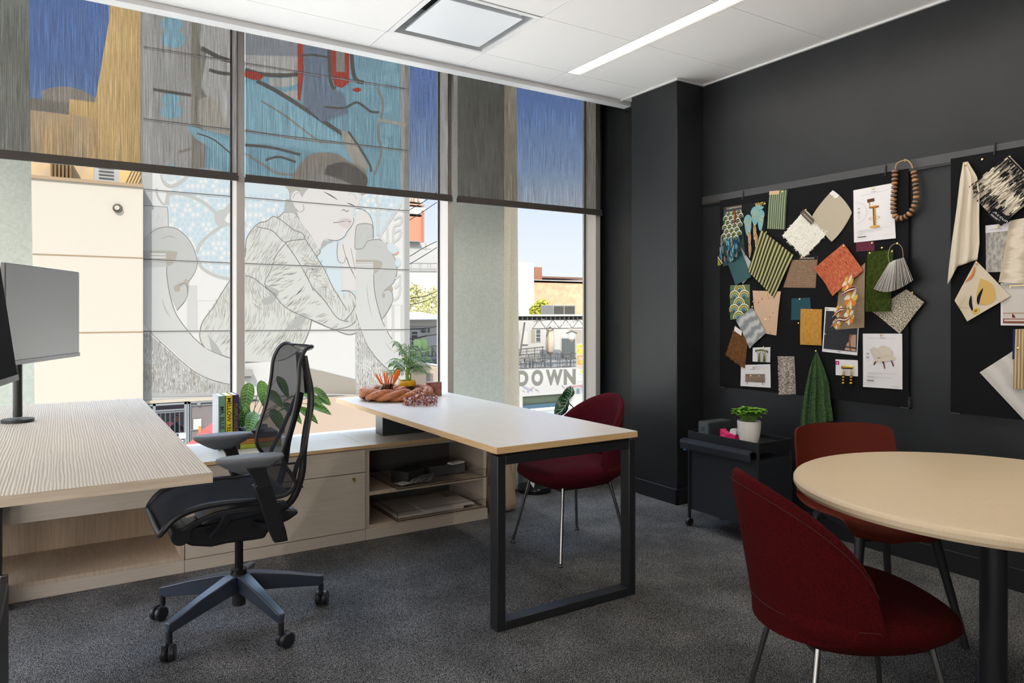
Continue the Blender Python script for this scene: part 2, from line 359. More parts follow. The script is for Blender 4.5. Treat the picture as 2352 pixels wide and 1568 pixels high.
# ---------------------------------------------------------------- ceiling fittings
def linear_light():
    t = empty('linear_ceiling_light', (2.812, 1.0, CZ), 0, 'long recessed white light line running along the white ceiling', 'ceiling light')
    MB().box((2.760, YB+.3, CZ-.001), (2.764, 3.688, CZ+.07)).box((2.861, YB+.3, CZ-.001), (2.865, 3.688, CZ+.07)).box((2.760, YB+.3, CZ+.066), (2.865, 3.688, CZ+.07)).box((2.760, 3.684, CZ), (2.865, 3.688, CZ+.07)).build('housing', TRIMW, t)
    E_ = mat('lamp_diffuser', (1, .93, .82), emit=LED)
    MB().box((2.768, YB+.3, CZ+.012), (2.822, 3.683, CZ+.018)).build('diffuser', E_, t)
    MB().box((2.828, YB+.3, CZ+.004), (2.846, 3.683, CZ+.010)).build('diffuser', E_, t)
    MB().box((2.822, YB+.3, CZ+.004), (2.828, 3.684, CZ+.03)).box((2.846, YB+.3, CZ+.0), (2.850, 3.684, CZ+.03)).build('divider', TRIMW, t)
linear_light()
def air():
    x0, x1, y0, y1 = 1.522, 2.135, 3.070, 3.686; t = empty('air_diffuser', ((x0+x1)/2, (y0+y1)/2, CZ), 0, 'square white metal air diffuser panel set into the ceiling', 'air vent')
    m = mat('diffuser_metal', (.70, .71, .72), .30, metal=.6); w_ = TRIMW
    f = MB(); c = ((x0+x1)/2, (y0+y1)/2)
    for (a, b) in (((x0, y0), (x1, y0+.028)), ((x0, y1-.028), (x1, y1)), ((x0, y0+.028), (x0+.028, y1-.028)), ((x1-.028, y0+.028), (x1, y1-.028))): f.box((*a, CZ-.004), (*b, CZ+.006))
    f.build('frame', w_, t, bev=.001)
    def sq(h, z): return [(c[0]-h, c[1]-h, z), (c[0]+h, c[1]-h, z), (c[0]+h, c[1]+h, z), (c[0]-h, c[1]+h, z)]
    MB().loft([sq(.280, CZ+.002), sq(.268, CZ+.05), sq(.20, CZ+.12)], True, False).build('throat', m, t, smooth=None)
    MB().loft([sq(.20, CZ+.12), sq(.20, CZ+.2)], True, True).build('duct', mat('duct_black', (.01, .012, .01), .9), t, smooth=None)
    MB().loft([sq(.215, CZ+.030), sq(.232, CZ+.002), sq(.232, CZ-.002)], True, True).build('face_plate', mat('plate_white', (.80, .81, .82), .5), t, smooth=None)
air()
# ================================================================ DESKS AND CABINETS
OAKT = mat('pale_wood_top', (.66, .62, .57), .30, spec=.6, col2=(.73, .69, .64), scale=9, stretch=(14, .6, 1), detail=4, lo=.3, hi=.7, bump=.06)
OAKE = mat('pale_wood_edge', (.56, .36, .17), .45, col2=(.64, .43, .22), scale=14, stretch=(.6, .6, 12), detail=3)
GRAIN = mat('rippled_grain', (.47, .40, .325), .36, spec=.5, col2=(.68, .61, .53), tex='wave', scale=40, stretch=(1, .06, 1), dist=5.0, detail=4, lo=.12, hi=.5, bump=.35)
GRAINE = mat('grain_edge', (.47, .39, .29), .45, col2=(.57, .48, .37), scale=12, stretch=(.7, .7, 14), detail=3)
BLKM = mat('black_metal', (.012, .013, .015), .42, spec=.5)
CAB = mat('cabinet_laminate', (.46, .40, .33), .5, col2=(.50, .44, .37), scale=10, stretch=(.6, .6, 10), detail=3)
CABO = mat('cabinet_oak', (.42, .33, .24), .5, col2=(.50, .40, .30), scale=10, stretch=(10, 1, .6), detail=4)
DARKIN = mat('cabinet_dark_inside', (.06, .055, .05), .6)
BRASS = mat('brass', (.55, .38, .12), .3, metal=1)
CHROME = mat('chrome', (.34, .335, .33), .16, metal=1)
def two_tone_top(b, x0, x1, y0, y1, z0, z1, top, edge):
    b.use(edge).box((x0, y0, z0), (x1, y1, z1-.0012)); b.use(top).box((x0+.0008, y0+.0008, z1-.0012), (x1-.0008, y1-.0008, z1))
# right-hand work table: its top bridges from a closed loop leg to a block on the worktop
t = empty('meeting_desk', (1.82, 3.37, 0), 0, 'long pale work table with black loop leg, braided tray at its window end', 'desk')
b = MB(); two_tone_top(b, 1.452, 2.192, 2.402, 4.335, .713, .740, OAKT, OAKE); b.build('desk_top', None, t, bev=.0012)
b = MB(); x0, x1, y0, y1 = 1.467, 2.196, 2.420, 2.480
outer = [(x0, 0), (x1, 0), (x1, .704), (x0, .704)]; w_ = .038
b.box((x0, y0, 0), (x0+w_, y1, .700)).box((x1-w_, y0, 0), (x1, y1, .700)).box((x0+w_, y0, 0), (x1-w_, y1, w_)).box((x0+w_, y0, .700-w_), (x1-w_, y1, .700))
b.build('loop_leg', BLKM, t, bev=.003)
MB().box((1.50, 2.425, .699), (2.16, 2.475, .714)).box((1.62, 2.48, .672), (1.66, 4.10, .7125)).box((1.98, 2.48, .672), (2.02, 4.10, .7125)).build('under_rail', BLKM, t)
MB().box((1.632, 4.022, .5335), (2.03, 4.135, .7125)).build('support_block', mat('slate_block', (.028, .034, .040), .4), t, bev=.003)
# left-hand sit-stand desk
t = empty('sit_stand_desk', (-.03, 3.03, 0), 0, 'pale rippled-grain desk in the corner with the screens on it', 'desk')
b = MB(); two_tone_top(b, -.42, .344, 2.03, 3.99, .8185, .846, GRAIN, GRAINE); b.build('desk_top', None, t, bev=.0012)
MB().box((-.36, 2.32, .764), (-.12, 3.9, .818)).box((-.36, 2.30, .77), (.28, 2.36, .818)).box((-.36, 3.82, .77), (.28, 3.88, .818)).box((.02, 2.36, .790), (.07, 3.82, .818)).build('under_frame', BLKM, t, bev=.002)
for yy in (2.42, 3.74):
    MB().box((-.29, yy-.04, .0), (-.21, yy+.04, .77)).build('leg', BLKM, t, bev=.003)
    MB().box((-.42, yy-.035, .0), (-.20, yy+.035, .025)).build('foot', BLKM, t, bev=.003)
# --- cabinets: three units on plinths, one worktop over them
YF = 3.80; YBK = 4.29
def carcass(x0, x1, name, lab, m):
    t = empty(name, ((x0+x1)/2, 4.04, 0), 0, lab, 'cabinet'); return t
XS = [-.62, .515, 1.4425, 2.232]
t = carcass(XS[0], XS[1], 'open_cabinet', 'pale open cabinet under the rippled desk, drawer rail above an empty dark bay', CAB)
b = MB(); b.box((XS[0], YF+.004, 0), (XS[1]-.001, YF+.02, .060)).build('plinth', CAB, t, bev=.001)
MB().box((XS[1]-.019, YF+.006, .0605), (XS[1]-.001, YBK, .512)).box((XS[0], YF+.006, .0605), (XS[0]+.018, YBK, .512)).box((XS[0]+.018, YF+.004, .0605), (XS[1]-.019, YBK, .079)).box((XS[0]+.018, YBK-.018, .079), (XS[1]-.019, YBK, .512)).box((XS[0]+.018, YF+.02, .345), (XS[1]-.019, YBK-.018, .363)).build('body', CABO, t)
MB().box((XS[0]+.001, YF, .345), (XS[1]-.021, YF+.019, .512)).build('drawer_front', CAB, t, bev=.001)
t = carcass(XS[1], XS[2], 'drawer_cabinet', 'pale two-drawer cabinet with a small brass lock, behind the office chair', CAB)
MB().box((XS[1]+.001, YF+.004, 0), (XS[2]-.001, YF+.02, .060)).build('plinth', CAB, t, bev=.001)
MB().box((XS[1]+.001, YF+.022, .0605), (XS[2]-.001, YBK, .512)).build('body', CAB, t)
for z0, z1 in ((.0635, .379), (.383, .509)):
    d = MB().box((XS[1]+.003, YF+.001, z0), (XS[2]-.003, YF+.0215, z1)).build('drawer', CAB, t, bev=.001)
    zz = z1-.028
    hb = MB(); hb.box((.925, YF-.032, zz-.004), (1.085, YF-.020, zz+.006)).box((.94, YF-.026, zz-.004), (.95, YF+.004, zz+.004)).box((1.06, YF-.026, zz-.004), (1.07, YF+.004, zz+.004)).build('handle', BLKM, d, bev=.0015)
    if z0 < .1:
        lk = MB(); lk.cyl((1.372, YF-.003, .350), .0085, .006, 16, ax='y').build('lock', BRASS, d)
        MB().box((1.3705, YF-.022, .346), (1.3735, YF-.003, .354)).box((1.371, YF-.022, .338), (1.373, YF-.012, .347)).build('key', BRASS, d)
t = carcass(XS[2], XS[3], 'shelf_cabinet', 'pale open shelf cabinet holding clear trays, under the work table', CAB)
MB().box((XS[2]+.001, YF+.0, 0), (XS[3], YF+.016, .062)).build('plinth', CAB, t, bev=.001)
MB().box((XS[2]+.001, YF+.012, .0625), (XS[2]+.026, YBK, .512)).build('side_panel', CAB, t, bev=.001); MB().box((XS[3]-.024, YF+.012, .0625), (XS[3]-.002, YBK, .512)).build('side_panel', CAB, t, bev=.001)
MB().box((XS[2]+.026, YBK-.018, .0625), (XS[3]-.024, YBK, .512)).build('back_panel', mat('smoky_back', (.10, .10, .095), .6), t)
MB().box((XS[2]+.026, YF+.006, .0625), (XS[3]-.024, YBK-.018, .080)).build('bottom_panel', CABO, t)
MB().box((XS[2]+.026, YF+.014, .243), (XS[3]-.024, YBK-.018, .2635)).build('shelf', CABO, t, bev=.001)
MB().box((XS[2]+.026, YF+.014, .494), (XS[3]-.024, YBK-.018, .512)).build('rail', CABO, t)
# worktop in two lengths with a fine seam
t = empty('worktop', (.8, 4.04, .513), 0, 'long thin pale worktop lying over the low cabinets at the window', 'worktop')
WT = mat('worktop_grey_oak', (.48, .46, .42), .30, spec=.6, col2=(.54, .52, .48), scale=8, stretch=(.7, 12, 1), detail=4)
for a, c in ((XS[0], XS[2]-.0008), (XS[2]+.0008, XS[3]+.004)):
    b = MB(); two_tone_top(b, a, c, YF-.006, YBK, .5135, .532, WT, OAKE); b.build('board', None, t, bev=.001)
# clear trays on the shelf unit
ACR = glass('clear_acrylic', (.965, .965, .96), 1.0); ACE = mat('acrylic_edge', (.05, .045, .04), .15)
def tray(z, lab, dy=0):
    x0, x1, y0, y1 = 1.70, 2.222, YF-.028+dy, 4.20; x0 = 1.62
    t = empty('clear_tray', ((x0+x1)/2, (y0+y1)/2, z), 0, lab, 'tray', 'clear trays in the shelf cabinet')
    h = .052; g = .004; x1 = XS[3]-.026
    MB().box((x0, y0, z), (x1, y1, z+g)).box((x0, y0, z+g), (x0+g, y1, z+h)).box((x1-g, y0, z+g), (x1, y1, z+h)).box((x0+g, y0, z+g), (x1-g, y0+g, z+h)).box((x0+g, y1-g, z+g), (x1-g, y1, z+h)).build('tray_body', ACR, t)
    e = .0018; b = MB()
    b.box((x0, y0-.0006, z-.0), (x1, y0+.0015, z+.0045)).box((x0-.0006, y0, z), (x0+.0012, y1, z+.0045)).box((x0-.0005, y0-.0005, z), (x0+e, y0+e, z+h)).box((x1-e, y0-.0005, z), (x1, y0+e, z+h)).box((x0, y0, z+h), (x1, y0+g, z+h+.001)).box((x0, y0, z+h), (x0+g, y1, z+h+.001))
    b.build('edge', ACE, t)
tray(.265, 'clear tray on the upper shelf, loaded with dark and white sample cards')
tray(.0815, 'clear tray at the cabinet bottom with pale boards lying in it')
def cardstack():
    # things in the upper tray
    PAPW = mat('card_white', (.62, .61, .58), .7); PAPD = mat('card_dark', (.02, .02, .022), .5)
    def card(nm, x, y, z, w, d, h, rz, m, lab, cat, grp=None, ry=0):
        M = Matrix.Rotation(rz, 3, 'Z') @ Matrix.Rotation(ry, 3, 'Y'); o = MB().obox((0, 0, 0), w, d, h, M=M).build(nm, m, None, local=True, bev=.001); o.location = (x, y, z); tag(o, lab, cat, grp)
    card('sample_box', 1.755, 3.93, .305, .16, .13, .07, .5, PAPD, 'black sample box at the left end of the upper clear tray', 'box')
    card('sample_box', 2.03, 4.02, .300, .24, .16, .06, -.05, mat('box_grey', (.06, .06, .062), .5), 'wide charcoal box at the right end of the upper clear tray', 'box')
    card('sample_card', 1.725, 3.845, .283, .16, .07, .003, .3, PAPW, 'long white card slipping out of the fan of cards in the upper tray', 'card')
    for k in range(12):
        card('sample_card', 1.765+.0105*k, 3.850+.002*(k % 3), .289+.0006*k, .035, .13, .0022, -.9+.035*k, mat('card_w%d' % (k % 3), ((.50, .49, .46), (.40, .39, .37), (.30, .29, .28))[k % 3], .7), 'small white card, number %s from the left, in the card fan in the upper tray' % ('one two three four five six seven eight nine ten eleven twelve'.split()[k]), 'card', 'fan of white sample cards', ry=-.9)
    card('scissors_pouch', 2.09, 3.95, .336, .10, .05, .010, .25, PAPW, 'small pale slotted card holder lying on the charcoal box', 'card')
    card('sample_board', 1.86, 4.00, .0915, .43, .36, .012, 0, mat('board_pale', (.50, .46, .42), .6), 'large pale board lying flat in the bottom clear tray', 'board')
    card('sample_board', 1.98, 3.93, .1015, .34, .22, .006, .0, mat('board_pale2', (.58, .54, .50), .6), 'smaller cream board lying on the pale board in the bottom tray', 'board')
cardstack()
# dark pedestal with a chrome pull, cut by the left edge of the view
t = empty('file_pedestal', (-.02, 1.55, 0), 0, 'dark grey pedestal with a chrome pull at the lower left edge of the photo', 'cabinet')
p = at(20, 1337, Z=.55)
MB().box((p.x-.42, p.y-.5, .0), (p.x, p.y, .55)).build('body', mat('pedestal_grey', (.03, .03, .031), .5), t, bev=.004)
MB().box((p.x-.02, p.y-.004, .548), (p.x-.001, p.y+.004, .572)).build('handle', CHROME, t, bev=.002)
# ================================================================ SCREENS
SCR = mat('screen_grey', (.13, .125, .12), .35, spec=.5); SCRK = mat('screen_black', (.004, .0045, .006), .75, spec=.05)
def monitor(name, A, B, z0, z1, scr, body, lab, tilt=0, th=.012, foot=None):
    A = Vector(A); B = Vector(B); c = (A+B)/2; L = (B-A).length; ang = atan2(B.y-A.y, B.x-A.x)
    t = empty(name, (c.x, c.y, z0), ang, lab, 'monitor'); t.rotation_euler = (tilt, 0, ang)
    h = z1-z0   # local x along the screen, -y side is the viewing side
    MB().box((-L/2, -.004, 0), (L/2, th, h)).build('housing', body, t, local=True, bev=.003)
    MB().box((-L/2+.004, -.0055, .016), (L/2-.004, -.0042, h-.004)).build('screen', scr, t, local=True)
    MB().box((-L/2, -.008, -.002), (L/2, -.004, .0145)).build('bezel', mat('bezel_grey', (.10, .10, .098), .4), t, local=True, bev=.001)
    MB().box((-.12, th, h*.3), (.12, th+.03, h*.7)).box((-.03, th+.03, h*.42), (.03, th+.10, h*.58)).build('rear_housing', body, t, local=True, bev=.004)
    MB().tube([(0, th+.08, h*.5), (0, th+.085, h*.2), (0, th+.085, .846-z0+.02)], .016, 12).cyl((0, th+.085, .846-z0), .055, .012, 24).build('stand', BLKM, t, local=True)
monitor('monitor', (-.166, 3.058), (.066, 3.613), 1.085, 1.447, SCR, mat('monitor_grey', (.12, .12, .12), .4), 'grey flat screen at the far end of the left desk, lit by the window')
monitor('monitor', (-.200, 1.95), (-.107, 2.50), 1.078, 1.425, SCRK, mat('monitor_black', (.006, .006, .007), .6, spec=.1), 'black screen seen edge-on at the photo\'s left edge, in front of the grey one', tilt=-radians(7.5), th=.03)
# ================================================================ UPHOLSTERED CHAIRS
def fabric(name, c1, c2): return mat(name, c1, .95, spec=.12, col2=c2, scale=420, detail=2, lo=.35, hi=.68, bump=.55, bscale=600)
REDF = fabric('burgundy_wool', (.035, .002, .005), (.10, .007, .014)); REDF2 = fabric('cherry_wool', (.018, .0007, .001), (.092, .0025, .0032))
PIPE = mat('seam_red', (.045, .003, .004), .9)
def sup(a, b, n, t): c, s_ = cos(t), sin(t); return (a*abs(c)**(2/n)*(1 if c >= 0 else -1), b*abs(s_)**(2/n)*(1 if s_ >= 0 else -1))
def upholstered(lab, loc, rz, fab):
    t = empty('upholstered_chair', loc, rz, lab, 'chair', 'red upholstered chairs with slim metal legs')
    N = 40; rings = []
    for z, k, dx in ((.352, .46, -.01), (.356, .62, -.01), (.372, .78, -.005), (.405, .93, 0), (.435, 1.0, .0), (.460, .985, 0), (.474, .93, 0), (.482, .80, 0), (.485, .5, 0), (.484, .2, 0)):
        rg = []
        for i in range(N):
            a = 2*pi*i/N; x, y = sup(.255, .262, 2.7, a)
            if x > 0: x *= 1.06; zz = z-.026*max(0, x/.27)**2*(1 if z > .43 else .3)
            else: zz = z
            rg.append((x*k+dx, y*k*(1-.06*max(0, x/.27)), zz))
        rings.append(rg)
    MB().loft(rings).build('seat', fab, t, local=True, smooth=80)
    # wrap-around back: arch outline, thin upholstered shell
    TH = radians(84)
    def P_(u, v, off=0):
        th = (u*2-1)*TH; top = .455+.352*max(0.0, cos(th*(pi/2)/TH))**.47
        zb0 = .385+.060*abs(th/TH)**3; z = zb0+(top-zb0)*v
        k = max(0.0, (z-.40)/.42)
        rad = 1.0+.02*sin(pi*min(1, k)); x = -cos(th)*(.262*rad+off)-.075*k**1.3*cos(th*.9); y = sin(th)*(.264*rad+off)*(1-.10*k*k)
        return (x, y, z)
    b = MB(); nu, nv = 36, 14; th_ = .036
    def loop(u):   # closed section: out along the outer face, back along the inner face
        o_ = [P_(u, v/nv, 0) for v in range(nv+1)]; i_ = [P_(u, v/nv, -th_) for v in range(nv, -1, -1)]
        # rounded top
        p1 = Vector(o_[-1]); p2 = Vector(i_[0]); m_ = (p1+p2)/2+Vector((0, 0, .012)); o_[-1] = tuple(p1*.8+p2*.2+Vector((0, 0, .004))); i_[0] = tuple(p1*.2+p2*.8+Vector((0, 0, .004)))
        return o_+[tuple(m_)]+i_
    b.loft([loop(i/nu) for i in range(nu+1)]).build('backrest', fab, t, local=True, smooth=80)
    # piping along the outline and along the seam under the back
    MB().tube([Vector(P_(.02+.96*i/48, .955, .0012)) for i in range(49)], .0014, 6).tube([Vector(P_(.02+.96*i/48, .16, .0012)) for i in range(49)], .0014, 6).build('piping', PIPE, t, local=True)
    for sx_ in (1, -1):
        for sy_ in (1, -1):
            MB().tube([(sx_*.155, sy_*.150, .368), (sx_*.222, sy_*.222, .012)], .0085, 12).cyl((sx_*.222, sy_*.222, 0), .014, .008, 14).cyl((sx_*.222, sy_*.222, .008), .010, .01, 12).build('leg', CHROME, t, local=True)
    MB().tube([(.155, .15, .354), (.155, -.15, .354)], .007, 8).tube([(-.155, .15, .354), (-.155, -.15, .354)], .007, 8).obox((0, 0, .350), .26, .24, .008).build('under_frame', mat('dark_frame', (.05, .05, .05), .4, metal=.6), t, local=True)
    return t
upholstered('burgundy wool chair with slim chrome legs tucked behind the work table', (2.335, 3.100, 0), pi, REDF)
upholstered('cherry red wool chair seen from behind at the round table', (1.93, 1.226, 0), radians(-31), REDF2)
# ================================================================ TERRACOTTA SHELL CHAIR
def shell_chair():
    t = empty('shell_chair', (2.805, 1.67, 0), radians(-117), 'terracotta plastic shell chair with black legs between the round table and wall', 'chair')
    m = mat('terracotta_plastic', (.085, .012, .006), .6, spec=.10, col2=(.095, .014, .007), scale=600, bump=.08)
    # profile from front lip of the seat to the top of the back (local +x is the front)
    prof = cat_rom([(.245, 0, .425), (.225, 0, .447), (.15, 0, .452), (.02, 0, .440), (-.10, 0, .438), (-.175, 0, .463), (-.215, 0, .53), (-.235, 0, .62), (-.260, 0, .69), (-.279, 0, .755), (-.286, 0, .778)], 4)
    M_ = len(prof)-1
    def fn(u, v):
        k = u*M_; i = min(int(k), M_-1); p = prof[i].lerp(prof[i+1], k-i); s_ = v*2-1
        seat = max(0, min(1, (p.x+.25)/.42)); back = max(0, min(1, (p.z-.47)/.30))
        hw = .238-.010*back-.0*seat
        if u > .86: hw *= sqrt(max(.0, 1-((u-.86)/.155)**2.6))*.999
        if u < .12: hw *= sqrt(max(.0, 1-((.12-u)/.15)**2.4))
        x, y, z = p.x, s_*hw, p.z
        sr = min(1, hw/.238)*s_
        z += .030*abs(sr)**3.2*(1-back)*min(1, .2+u*6)-.014*(1-s_*s_)*seat*(1-back)
        x += .070*abs(sr)**2.2*(back*.75+.35*(1-seat))*(1 if back > 0 else 0)
        x -= .035*abs(s_)**2*max(0, 1-u/.3)**1.5
        return (x, y, z)
    MB().grid(40, 22, fn, .009).build('shell', m, t, local=True, smooth=60)
    MB().obox((.0, 0, .418), .30, .28, .02).tube([(.16, .15, .405), (.16, -.15, .405)], .014, 8).tube([(-.14, .15, .405), (-.14, -.15, .405)], .014, 8).build('under_frame', BLKM, t, local=True)
    for a in (1, -1):
        for c in (1, -1): MB().tube([(a*.155, c*.15, .415), (a*.235, c*.225, .0)], [.019, .0125], 14).build('leg', mat('black_wood', (.010, .010, .011), .5), t, local=True)
shell_chair()
# ================================================================ ROUND TABLE
t = empty('round_table', (2.405, 1.05, 0), 0, 'round pale oak table top on a single black pole', 'table')
MB().lathe((2.405, 1.05, .702), [(.02, 0), (.548, 0), (.562, .004), (.568, .014), (.568, .026), (.563, .033), (.554, .0375), (.02, .038)], 96).build('table_top', mat('round_oak', (.56, .435, .28), .42, col2=(.61, .485, .33), scale=14, stretch=(1.2, 20, 1), detail=5, lo=.2, hi=.8, bump=.03), t, smooth=28)
MB().cyl((2.405, 1.05, .03), .0365, .665, 28).lathe((2.405, 1.05, .690), [(.09, 0), (.16, .006), (.16, .0118)], 32).build('pole', BLKM, t)
bb = MB()
for k in range(4):
    a = radians(118+90*k); d = Vector((cos(a), sin(a), 0)); n = Vector((-d.y, d.x, 0)); c0 = Vector((2.405, 1.05, 0)); rg = []
    for r_, w_, z0, z1 in ((.0, .045, .03, .075), (.12, .036, .032, .066), (.37, .026, .020, .038), (.385, .020, .020, .036)):
        c = c0+d*r_; rg.append([c+n*w_+Vector((0, 0, z0)), c-n*w_+Vector((0, 0, z0)), c-n*w_*.8+Vector((0, 0, z1)), c+n*w_*.8+Vector((0, 0, z1))])
    MB().loft(rg).build('foot', mat('grey_black_foot', (.03, .035, .042), .4), t, bev=.002)
    MB().cyl(c0+d*.365, .014, .021, 16).build('glide', CHROME, t)
# ================================================================ TROLLEY
t = empty('storage_trolley', (3.32, 2.79, 0), 0, 'black metal storage trolley on castors against the dark wall', 'trolley')
TB = mat('trolley_black', (.010, .011, .013), .45); TB2 = mat('trolley_panel', (.014, .017, .022), .5)
x0, x1, y0, y1 = 3.170, 3.46, 2.526, 3.036
for (px_, py_) in ((x0, y0), (x0, y1-.014), (x1-.014, y0), (x1-.014, y1-.014)): MB().box((px_, py_, .05), (px_+.014, py_+.014, .570)).build('post', TB, t, bev=.001)
MB().box((x0+.014, y0, .512), (x1-.014, y0+.008, .568)).box((x0+.014, y1-.008, .512), (x1-.014, y1, .568)).box((x0, y0+.014, .512), (x0+.008, y1-.014, .568)).box((x1-.008, y0+.014, .512), (x1, y1-.014, .568)).box((x0+.008, y0+.008, .535), (x1-.008, y1-.008, .545)).build('top_tray', TB, t, bev=.001)
MB().box((x0+.010, y0+.004, .100), (x1-.004, y1-.004, .470)).build('box_body', TB2, t, bev=.002)
dr = MB().box((x0-.045, y0+.022, .466), (x0-.035, y1+.018, .506)).box((x0-.045, y0+.03, .470), (x1-.03, y1-.03, .474)).build('drawer', TB2, t, bev=.001)
MB().prism([(x0-.049, .502), (x0-.045, .518), (x0-.012, .524), (x0-.012, .520), (x0-.038, .512)], y0+.022, y1+.018, 'y').build('handle', mat('blue_black', (.018, .021, .027), .4), dr)
MB().box((x0-.0462, y1-.028, .4575), (x0-.034, y1-.006, .465)).build('sticker', mat('blue_tab', (.03, .10, .32), .5), dr)
for (cx, cy) in ((x0+.007, y0+.007), (x0+.007, y1-.007), (x1-.007, y0+.007), (x1-.007, y1-.007)):
    c_ = MB().tube([(cx, cy, .05), (cx, cy, .035)], .008, 10).cyl((cx, cy-.009, .024), .024, .018, 22, ax='y').build('caster', TB, t, smooth=40)
# ================================================================ OUTSIDE
GZ = -4.3
OUTK = ODK
def flat(name, c, rough=.9): return mat(name, tuple(x*OUTK for x in c), rough, spec=.15)
struct('ground', MB().box((-60, 6.5, GZ-.2), (120, 140, GZ)), mat('street_concrete', (.84, .78, .70), .9, col2=(.88, .83, .76), scale=2))
# stucco piers just outside the glass, flaring slightly towards the foot
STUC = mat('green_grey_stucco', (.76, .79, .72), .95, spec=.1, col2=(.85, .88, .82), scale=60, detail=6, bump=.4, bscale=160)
STUC_SUN = mat('sun_bounce_stucco', (.58, .48, .34), .95, spec=.1, col2=(.66, .56, .42), scale=60, detail=6, bump=.4, bscale=160)  # chamfer and side face: warm sun bounce put into the stucco colour
def pier(name, top, bot, z0, z1):
    n_ = len(bot); V0 = [(x, y, z0) for x, y in bot]; V1 = [(x, y, z1) for x, y in top]; b = MB()
    for k in range(n_): b.use(STUC_SUN if (n_ == 5 and k in (1, 2)) else STUC).quad(V0[k], V0[(k+1) % n_], V1[(k+1) % n_], V1[k])
    b.use(STUC).quad(*V1); o = b.build(name, None, None, smooth=None); o['kind'] = 'structure'
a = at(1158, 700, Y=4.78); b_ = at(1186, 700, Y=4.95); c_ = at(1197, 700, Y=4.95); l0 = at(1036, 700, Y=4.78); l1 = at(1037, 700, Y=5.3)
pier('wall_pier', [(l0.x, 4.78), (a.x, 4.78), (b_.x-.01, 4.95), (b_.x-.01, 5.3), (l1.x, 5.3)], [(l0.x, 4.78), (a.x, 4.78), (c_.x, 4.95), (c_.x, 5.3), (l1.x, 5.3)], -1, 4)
a = at(60, 700, Y=4.95); b_ = at(90, 700, Y=4.95)
pier('wall_pier', [(-1.6, 4.95), (a.x, 4.95), (a.x-.1, 5.4), (-1.6, 5.4)], [(-1.6, 4.95), (b_.x, 4.95), (b_.x-.1, 5.4), (-1.6, 5.4)], -1, 4)
# overhang added out of view to keep the high sky off the piers
struct('wall_added_overhang', MB().box((-6, 4.62, 3.17), (8, 5.02, 3.9)).box((-6, 4.64, -1.2), (8, 5.4, -.02)), STUC)
# ---------------------------------------------------------------- mural building
YM = 26.0
M_W = flat('mural_white', (0.459, 0.459, 0.453)); M_G = flat('mural_grey', (0.310, 0.316, 0.310)); M_G2 = flat('mural_mid_grey', (0.248, 0.251, 0.245)); M_G3 = flat('mural_light_grey', (0.372, 0.375, 0.372))
M_D = flat('mural_dark_line', (0.124, 0.121, 0.112)); M_K = flat('mural_dark', (0.081, 0.077, 0.071)); M_B = flat('mural_pale_blue', (0.355, 0.41, 0.44)); M_B2 = flat('mural_blue_scallop', (0.31, 0.385, 0.43)); M_BU = flat('mural_sky_blue', (0.19, 0.38, 0.48))
M_BU2 = flat('mural_bright_blue', (0.24, 0.46, 0.57)); M_R = flat('mural_red', (0.384, 0.034, 0.019)); M_C = flat('mural_cream', (0.409, 0.384, 0.335)); M_F = flat('mural_skin', (0.409, 0.397, 0.391)); M_J = flat('mural_jacket', (0.372, 0.378, 0.360)); M_T = flat('mural_taupe', (0.248, 0.229, 0.198)); M_N = flat('mural_navy', (0.074, 0.099, 0.161))
def mur(x, y, l): return at(x, y, Y=YM-l)
XA, XB = at(329, 600, Y=YM).x, at(941, 600, Y=YM).x; XMID = at(560, 600, Y=YM).x
ZT = 11.7; ZLOW = at(450, 913, Y=YM).z; ZLOW2 = at(800, 908, Y=YM).z
mb_ = empty('mural_building', ((XA+XB)/2, YM+4, GZ), 0, 'white panelled building painted with a giant grey mural of a resting child', 'building')
MB().box((XA, YM, ZLOW), (XB, YM+1.0, ZT)).box((XMID, YM+.02, GZ), (XB, YM+1.0, ZLOW)).build('wall', M_W, mb_, smooth=None)
MB().box((XMID, YM-.25, GZ), (XB+.6, YM+.0, ZLOW2)).build('lower_wall', flat('peach_render', (0.409, 0.322, 0.260)), mb_)
MB().box((XA, YM-.10, ZLOW-.12), (XMID, YM, ZLOW)).build('ledge', flat('cream_ledge', (0.459, 0.409, 0.341)), mb_)
